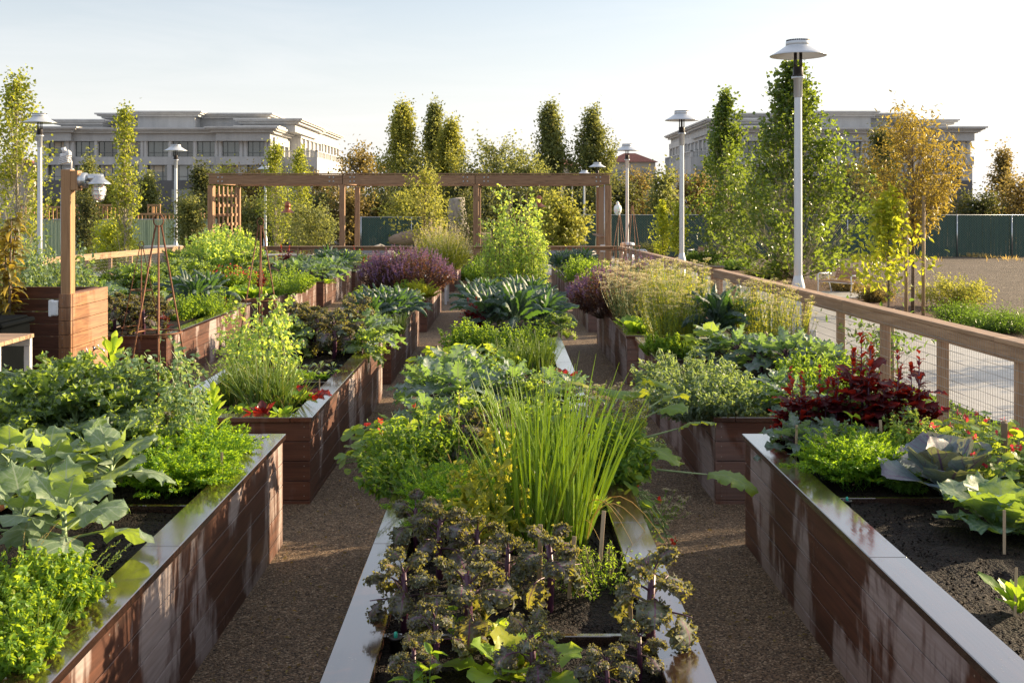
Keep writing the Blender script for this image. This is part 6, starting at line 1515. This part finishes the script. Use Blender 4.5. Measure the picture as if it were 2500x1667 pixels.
cluster('kale_blue', 'kale', [(740, 13.6), (830, 14.2), (885, 13.9), (800, 14.5), (690, 14.3), (912, 14.5)], 2, 'blue green kale', 'mixed among the tall dark kale', 'kale', 1.15)
P_('kale_green', 'kale', 690, 13.3, 2, 'blue green kale left of the tall dark kale', 'kale', 1.1); P_('kale_green', 'kale', 900, 13.3, 2, 'pale green kale right of the tall dark kale', 'kale', .85)
# --- third bed of the row left of centre
cluster('lacinato', 'lacinato_kale', [(905, 17.6), (940, 17.9), (925, 18.6), (965, 18.3), (985, 18.8), (895, 18.4)], 3, 'upright strap leaved kale', 'in the third bed left of centre', 'kale', 1.15)
cluster('chives', 'chives', [(930, 16.5), (955, 16.6), (975, 16.9)], 3, 'grey green chives', 'at the front of the third bed left of centre', 'chives', .8)
cluster('kale_blue', 'kale', [(960, 20.4), (990, 20.6), (940, 20.8), (1005, 20.2)], 3, 'pale green kale', 'at the back of the third bed left of centre', 'kale', 1.0)
P_('herb_mid', 'leafy_herb', 885, 19.5, 3, 'green herb at the left of the strap leaved kale', 'herb', .9)
# --- fourth bed: purple basil
P_('purple_basil', 'purple_basil', 1000, 25.9, 4, 'huge purple flowering basil bush left of the centre aisle', 'basil', 1.12, dz=-.1); P_('purple_basil_small', 'purple_basil', 940, 25.6, 4, 'left shoulder of the huge purple basil planting', 'basil', 1.1)
cluster('fennel', 'feathery_herb', [(1030, 23.9), (1005, 24.0, .8), (1050, 24.2, .7)], 4, 'bright feathery herb', 'in front of the purple basil bush', 'herb', .95)
P_('herb_mid', 'leafy_herb', 985, 24.1, 4, 'low green herb left of the bright feathery herb', 'herb', .8)
cluster('wormwood', 'feathery_bush', [(1078, 37.6, 1.25), (1098, 37.0, 1.05), (1060, 38.5, 1.0)], 6, 'tall feathery yellow green bush', 'right of the persimmon tree', 'herb', 1.25)
cluster('herb_mid', 'leafy_herb', [(1000, 37.5), (1025, 37.2), (985, 39)], 6, 'olive green underplanting', 'below the persimmon tree', 'herb', 1.2)
# --- second row left of centre
cluster('kale_purple', 'curly_kale', [(280, 16.5), (315, 16.8), (350, 16.5), (385, 16.9), (300, 17.5), (340, 17.7), (375, 17.8), (265, 17.3)], 3, 'brownish purple kale', 'right of the timber enclosure', 'kale', 1.7)
cluster('red_orach', 'red_orach', [(400, 17.0, .6), (330, 17.0, .5)], 3, 'small red leafy plant', 'beside the brownish kale', 'orach', .9)
cluster('yellow_bush', 'leafy_herb', [(440, 18.9), (470, 19.3), (505, 19.4), (535, 20.0), (425, 19.6, .8)], 3, 'bright yellow green peppers', 'along the rim of the lit planter', 'pepper plant', .9)
cluster('lacinato', 'lacinato_kale', [(475, 20.4), (505, 20.8), (455, 20.8)], 3, 'dark strap leaved kale', 'behind the yellow green peppers', 'kale', 1.35)
P_('red_spike', 'red_orach', 545, 20.3, 3, 'red leafed plant at the end of the lit planter', 'orach', .7)
cluster('romaine', 'lettuce', [(555, 23.9), (590, 24.0), (620, 24.1), (575, 24.6), (610, 24.8), (645, 24.3)], 4, 'green romaine lettuce', 'in the fourth bed of the second left row', 'lettuce', 1.6)
obelisk(1.5, .3, 'thin rusty obelisk at the left, behind the nearest one', at(345, 16.2)-.0, 16.2, soil_z(3)); 
P_('red_orach', 'red_orach', 642, 25.5, 4, 'dark red plants right of the second obelisk', 'orach', .8)
cluster('yellow_bush', 'leafy_herb', [(690, 25.0), (725, 26.0), (700, 27.2), (660, 26.3)], 4, 'yellow green herb', 'right of the second obelisk', 'herb', 1.1)
cluster('parsley', 'parsley', [(735, 27.6), (700, 28), (748, 28.3)], 4, 'low bright parsley', 'at the end of the fourth bed', 'parsley', 1.0)
cluster('kale_blue', 'kale', [(690, 30.5), (725, 30.7), (760, 30.4), (790, 31.0), (710, 32.5), (745, 32.4), (780, 32.6), (815, 32.2), (730, 34.3), (770, 34.4), (805, 34.5), (835, 34.3)], 5, 'blue grey kale', 'in the fifth bed of the second left row', 'kale', 1.45)
cluster('lettuce', 'lettuce', [(745, 30.2), (770, 30.2), (800, 30.2)], 5, 'low bright lettuce', 'at the front of the blue grey kale', 'lettuce', 1.5)
cluster('lacinato', 'lacinato_kale', [(790, 37.0), (815, 37.2), (840, 37.0), (800, 38.6)], 6, 'grey strap leaved kale', 'in the farthest bed of the second left row', 'kale', 1.5)
cluster('broccoli', 'broccoli', [(860, 37.6), (885, 38.2), (870, 39.5), (850, 40.2)], 6, 'blue green broccoli', 'in the farthest bed beside the red spires', 'broccoli', 1.3)
cluster('red_spike', 'red_orach', [(893, 37.6), (878, 40.5, 1.2), (700, 42.2, 1.2), (745, 41.5)], 6, 'rust red leafy spire', 'near the back rail fence', 'orach', 1.5)
# --- outer left rows
lf = []
cluster('kale_blue', 'kale', fill('L3', 3, 16.2, 21.2, 3, 5), 3, 'frosty grey green kale', 'left of the brownish purple kale bed', 'kale', 1.35)
cluster('kale_green', 'kale', fill('L3', 4, 23.6, 28.6, 3, 4), 4, 'dark green leafy kale', 'in the third row left of centre', 'kale', 1.5)
cluster('kale_blue', 'kale', fill('L4', 4, 23.6, 28.6, 2, 3), 4, 'grey leafy kale', 'beside the left fence', 'kale', 1.4)
cluster('savoy_cabbage', 'cabbage', [(225, 21.4), (245, 22.4), (208, 22.6)], 4, 'big upright green cabbage', 'near the left fence', 'cabbage', 1.8)
cluster('bright_bush', 'pea_bush', [(560, 32.5, 1.5), (525, 31.2, 1.5), (500, 32.8, 1.35), (575, 34.5, 1.5), (540, 35.0, 1.6)], 5, 'big bright pale green bush', 'in front of the pergola lattice', 'bush', 1.15)
cluster('kale_green', 'kale', [(430, 31), (455, 30.3), (480, 30.8), (600, 31), (620, 33), (590, 30.2)], 5, 'dark leafy brassica', 'around the big pale green bush', 'kale', 1.8)
P_('red_flower_herb', 'flowering_herb', 560, 27.3, 4, 'small crimson flowered herb in front of the big bright bush', 'herb', 1.5); P_('red_flower_herb', 'flowering_herb', 600, 28.2, 4, 'crimson flowered herb beside the second obelisk top', 'herb', 1.3)
cluster('grey_bush', 'grey_bush', [(90, 17.2, 1.5), (60, 18.5, 1.5), (120, 18.6, 1.4)], 3, 'grey green leafy bush', 'behind the timber enclosure', 'bush', 1.25)
cluster('kale_blue', 'kale', [(45, 16.0), (100, 16.3), (135, 16.6), (15, 16.5), (200, 17.0), (235, 17.4), (75, 16.8)], 3, 'frosty leafy green', 'just above the enclosure wall', 'kale', 1.5)
cluster('yellow_bush', 'leafy_herb', [(135, 20.0), (160, 21), (195, 20.5)], 3, 'yellow green leafy plant', 'behind the timber light post', 'herb', 1.5)
P_('loquat', 'loquat_bush', 5, 14.6, 0, 'bronze leaved bush cut by the left edge of the photo', 'bush', 1.05, dz=.2); 
# --- right row, nearest bed
P_('purple_cabbage', 'cabbage', 2315, 6.75, 1, 'blue purple cabbage with upright waxy leaves', 'cabbage', 1.12, rz=1.2); P_('savoy_cabbage', 'cabbage', 2452, 6.0, 1, 'large crinkled green savoy cabbage at the right edge', 'cabbage', 1.15, rz=.5)
P_('romaine', 'lettuce', 2485, 4.85, 1, 'pale lettuce at the lower right edge', 'lettuce', .9)
cluster('carrots', 'carrot', [(2035, 7.15, .9), (2085, 7.0, 1.1), (2130, 7.1), (2105, 7.4, .9)], 1, 'feathery green carrot tops', 'in the right bed behind the soil', 'carrots', .95)
P_('green_basil', 'basil', 2075, 7.6, 1, 'bright basil behind the carrots of the right bed', 'basil', 1.5); P_('green_basil', 'basil', 1995, 7.5, 1, 'lime basil at the left of the right bed carrots', 'basil', 1.2)
cluster('red_orach', 'red_orach', [(1960, 7.95, .9), (2025, 8.0, .85), (2085, 7.95, 1.15), (2160, 7.9, .75), (2205, 7.85, .95)], 1, 'dark red orach', 'at the far end of the right bed', 'orach', .98)
cluster('kale_blue', 'red_russian_kale', [(1945, 7.7, .7), (2040, 7.65, .75), (2120, 8.05, .95), (1990, 7.55, .6), (2180, 8.05, .95), (2060, 8.1, 1.0), (2115, 7.6, .65), (1990, 8.1, .9)], 1, 'frosty lobed kale', 'mixed into the dark red orach', 'kale', 1.0)
cluster('bright_bush', 'leafy_herb', [(2250, 7.45, .5), (2215, 7.6, .5)], 1, 'bright jagged leaved herb', 'right of the dark red orach', 'herb', .9)
cluster('nasturtium_crimson', 'nasturtium', [(2345, 7.35), (2410, 7.0), (2470, 6.7), (2390, 7.6, .9)], 1, 'yellow green nasturtium with crimson flowers', 'at the back of the right bed', 'nasturtium', .95)
P_('herb_low', 'leafy_herb', 2215, 6.85, 1, 'low green leaves left of the blue purple cabbage', 'herb', .5)
# --- right row, second bed
cluster('sage_trail', 'trailing_herb', [(1700, 9.75, 1.0), (1760, 9.8, .9), (1690, 10.6, 1.0)], 2, 'grey green herb', 'spilling over the left rim of the second right bed', 'herb', 1.05)
cluster('spoon_greens', 'spoon_greens', [(1790, 9.9), (1835, 10.05), (1765, 10.3, .9), (1870, 10.2)], 2, 'light green spoon leaved greens', 'at the front of the second right bed', 'greens', 1.08)
cluster('kale_blue', 'red_russian_kale', [(1930, 9.6, .85), (1900, 10.2, .8), (1860, 12.3), (1920, 12.0, 1.1), (1985, 11.9, 1.1), (1800, 12.6), (1760, 12.8, .9), (1950, 12.6), (2020, 11.5)], 2, 'frosted blue green kale', 'in the second right bed', 'kale', 1.1)
P_('broccoli', 'broccoli', 1735, 12.9, 2, 'powdery blue broccoli leaves left in the second right bed', 'broccoli', 1.0)
cluster('herb_mid', 'leafy_herb', [(1990, 10.3), (2040, 10.0), (1960, 10.9), (2050, 10.8)], 2, 'mixed green leaves', 'between orach and frosted kale', 'herb', .8)
cluster('cilantro', 'flowering_cilantro', [(1880, 13.9, .85), (1935, 13.6, .75), (1830, 14.3, .8)], 2, 'airy white flowering cilantro', 'near the fence in the second right bed', 'cilantro', 1.0)
cluster('cilantro', 'flowering_cilantro', [(1610, 14.6, 1.0), (1655, 14.5, 1.05), (1630, 14.2, .85), (1680, 14.3, .8)], 2, 'tall white flowering cilantro', 'at the left back of the second right bed', 'cilantro', .98)
cluster('lacinato', 'lacinato_kale', [(1745, 14.4), (1790, 14.5)], 2, 'dark strap leaved kale', 'between the two cilantro drifts', 'kale', 1.5)
cluster('parsley', 'parsley', [(1600, 13.6, .9), (1640, 13.5, .8), (1680, 13.4, .7)], 2, 'low green foliage', 'at the foot of the tall cilantro', 'herb', 1.0)
# --- right row, third bed
cluster('romaine', 'lettuce', [(1545, 16.7), (1575, 16.6), (1560, 17.2), (1600, 16.9)], 3, 'dark green leafy heads', 'at the front of the third right bed', 'lettuce', 1.7)
cluster('cilantro_dry', 'seeding_herb', [(1530, 18.0), (1555, 17.6), (1520, 18.8)], 3, 'pale yellow seeding stalks', 'at the rim of the third right bed', 'herb', 1.2)
cluster('cilantro', 'flowering_cilantro', [(1640, 17.8), (1680, 17.4), (1610, 19.0)], 3, 'yellow green cilantro', 'in the third right bed', 'cilantro', .95)
cluster('kale_purple', 'curly_kale', [(1560, 18.8), (1580, 19.5), (1600, 18.2)], 3, 'dark purple kale', 'behind the pale seeding stalks', 'kale', 2.0)
cluster('lacinato', 'lacinato_kale', [(1620, 19.8), (1655, 19.4)], 3, 'grey strap leaved kale', 'in the third right bed', 'kale', 1.2)
P_('purple_basil_small', 'purple_basil', 1475, 19.9, 3, 'purple flowering basil bush overhanging the right aisle', 'basil', 1.15, dz=-.05); P_('purple_basil_small', 'purple_basil', 1500, 20.9, 3, 'back half of the purple basil at the right aisle', 'basil', .95)
# --- right row, fourth to sixth beds
cluster('brown_basil', 'brown_basil', [(1590, 25.2), (1560, 26.5), (1620, 24.3), (1535, 27.8, .9)], 4, 'reddish brown flowering basil', 'along the right fence', 'basil', 1.15)
P_('grey_bush', 'leafy_herb', 1528, 24.4, 4, 'blue green bush right of the purple basil', 'herb', 1.1); P_('parsley', 'parsley', 1480, 24.6, 4, 'low bright herb behind the purple basil', 'parsley', 1.3); P_('parsley', 'parsley', 1450, 27, 4, 'second low bright herb near the aisle', 'parsley', 1.2)
obelisk(2.0, .34, 'rusty cane tripod by the right fence, left of the pair', at(1512, 27), 27, soil_z(4)); obelisk(2.25, .36, 'rusty cane tripod by the right fence, right of the pair', at(1546, 26), 26.2, soil_z(4))
cluster('yellow_bush', 'leafy_herb', [(1405, 31), (1430, 31.5), (1450, 32.5), (1415, 33), (1480, 31.5)], 5, 'yellow green flowering herb', 'in the fifth right bed', 'herb', 1.3)
cluster('lacinato', 'lacinato_kale', [(1365, 37), (1385, 37.4), (1408, 37.2), (1430, 37.6), (1375, 39), (1400, 39.3), (1425, 39), (1390, 38.2)], 6, 'dark blue strap leaved kale', 'in the farthest right bed', 'kale', 1.5)
# grasses and greens just outside the beds, far centre
cluster('herb_mid', 'leafy_herb', [(1150, 42.2), (1115, 42.0), (1180, 41.5)], 0, 'low pale flowering plant', 'at the foot of the back rail fence', 'herb', 1.3)
# --- marker stakes
ST = [(1317, 5.05, 1, 1.1, 'thin marker stake in front of the onions, left one'), (1388, 4.95, 1, 1.0, 'marker stake in front of the onions, middle one'), (1463, 5.35, 1, 1.0, 'marker stake at the right edge of the onions'), (1543, 4.45, 1, .9, 'marker stake beside the lone right kale'), (1942, 7.6, 1, .9, 'marker stake nearest the rim of the right bed'), (2014, 7.2, 1, 1.0, 'marker stake left of the right bed carrots'), (2155, 7.6, 1, 1.0, 'slanting marker stake behind the right bed carrots'), (2452, 5.65, 1, .75, 'leaning marker stake in front of the savoy cabbage'), (2478, 4.8, 1, .7, 'marker stake at the lower right edge'), (780, 10.75, 2, .6, 'marker stake in the bare soil plot'), (403, 7.0, 1, .9, 'marker stake left of the left bed carrots'), (540, 6.9, 1, .8, 'marker stake among the left bed carrots')]
for (px, d, k, s, lab) in ST:
    o = ob('marker_stake', STAKE, None, (at(px, d), d, soil_z(k)), U(-.4, .4), s); o.rotation_euler = (U(-.08, .08), U(-.1, .12), U(-.4, .4)); tag(o, lab, 'stake', 'wooden plant markers')
o = ob('marker_stake', THICK, None, (at(2452, 6.9), 6.9, soil_z(1)+.1), .3, 1.2); tag(o, 'thick dark rounded stake behind the cabbages', 'stake', 'wooden plant markers')
# irrigation fittings
for (px, d, lab) in ((966, 4.42, 'black drip emitter with green tip, left side of the centre bed'), (1545, 4.55, 'black drip emitter with green tip, right side of the centre bed'), (2068, 6.45, 'black drip emitter with green tip in the right bed')):
    r_ = empty('drip_emitter', (at(px, d), d, soil_z(1)), lab, 'emitter'); g = G(); lathe(g, [(.001, -.02), (.022, -.02), (.024, .05), (.03, .052), (.03, .06), (.022, .062), (.02, .05), (.001, .05)], 16); ob('cup', g.mesh('cup', M['rubber']), r_)
    g = G(); lathe(g, [(.001, .04), (.008, .04), (.008, .075), (.004, .08), (.001, .08)], 10); ob('tip', g.mesh('tip', M['green']), r_)

for o_ in SC.objects:
    l_ = o_.get('label')
    if l_ and len(l_.split()) > 16: print('LONG', l_)
EXPO = 1.42
# ------------------------------------------------------------ sky, sun, camera
EL, AZ = radians(16.0), radians(24.0)       # the sun stands low, to the right and a little behind the garden
w = bpy.data.worlds.new('World'); SC.world = w; w.use_nodes = True; nt = w.node_tree
sky = nt.nodes.new('ShaderNodeTexSky'); sky.sky_type = 'NISHITA'; sky.sun_disc = False
sky.sun_elevation = EL; sky.sun_rotation = pi/2-AZ; sky.air_density = 1.0; sky.dust_density = 2.2; sky.ozone_density = 1.4; sky.altitude = 10
bg = nt.nodes['Background']
tc = nt.nodes.new('ShaderNodeTexCoord')
# thin high cloud veil: scattered white over the blue, densest toward the horizon
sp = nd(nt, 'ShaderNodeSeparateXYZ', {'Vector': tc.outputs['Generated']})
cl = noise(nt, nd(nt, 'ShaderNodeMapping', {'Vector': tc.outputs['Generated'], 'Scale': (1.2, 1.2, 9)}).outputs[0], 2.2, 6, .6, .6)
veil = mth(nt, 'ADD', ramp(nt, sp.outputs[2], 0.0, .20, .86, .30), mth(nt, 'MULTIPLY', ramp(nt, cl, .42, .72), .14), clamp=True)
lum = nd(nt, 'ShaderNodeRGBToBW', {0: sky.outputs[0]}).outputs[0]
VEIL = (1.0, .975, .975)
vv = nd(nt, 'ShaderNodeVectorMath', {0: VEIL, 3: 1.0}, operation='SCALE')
sc_ = mth(nt, 'MULTIPLY', ramp(nt, lum, 1.0, 20.0, 5.4, 7.2), ramp(nt, sp.outputs[2], .19, .5, 1.0, 1.5))  # extra brightness added to the sky above the view, to fill the shade
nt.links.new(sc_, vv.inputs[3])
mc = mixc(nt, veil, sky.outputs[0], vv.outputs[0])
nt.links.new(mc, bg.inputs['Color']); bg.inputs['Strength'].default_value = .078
sd = bpy.data.lights.new('sun', 'SUN'); sd.energy = 5.0; sd.angle = radians(.6); sd.color = (1.0, .78, .50)
so = bpy.data.objects.new('sun', sd); COL.objects.link(so)
from mathutils import Vector
sv = Vector((cos(EL)*cos(AZ), cos(EL)*sin(AZ), sin(EL))); so.rotation_euler = sv.to_track_quat('Z', 'Y').to_euler(); so.location = (30, 10, 20)
cd = bpy.data.cameras.new('camera'); co = bpy.data.objects.new('camera', cd); COL.objects.link(co); SC.camera = co
co.location = (0, 0, 2.5); co.rotation_euler = (radians(90), 0, 0); cd.sensor_width = 36; cd.lens = 36*F/2500
cd.shift_x = 19/2500; cd.shift_y = -336.5/2500; cd.clip_end = 3000; cd.clip_start = .1
SC.view_settings.view_transform = 'Standard'; SC.view_settings.look = 'None'; SC.view_settings.exposure = EXPO; SC.view_settings.gamma = 1
SC.cycles.max_bounces = 8; SC.cycles.transparent_max_bounces = 8; SC.cycles.diffuse_bounces = 3; SC.cycles.glossy_bounces = 3; SC.cycles.transmission_bounces = 4
SC.cycles.use_denoising = True
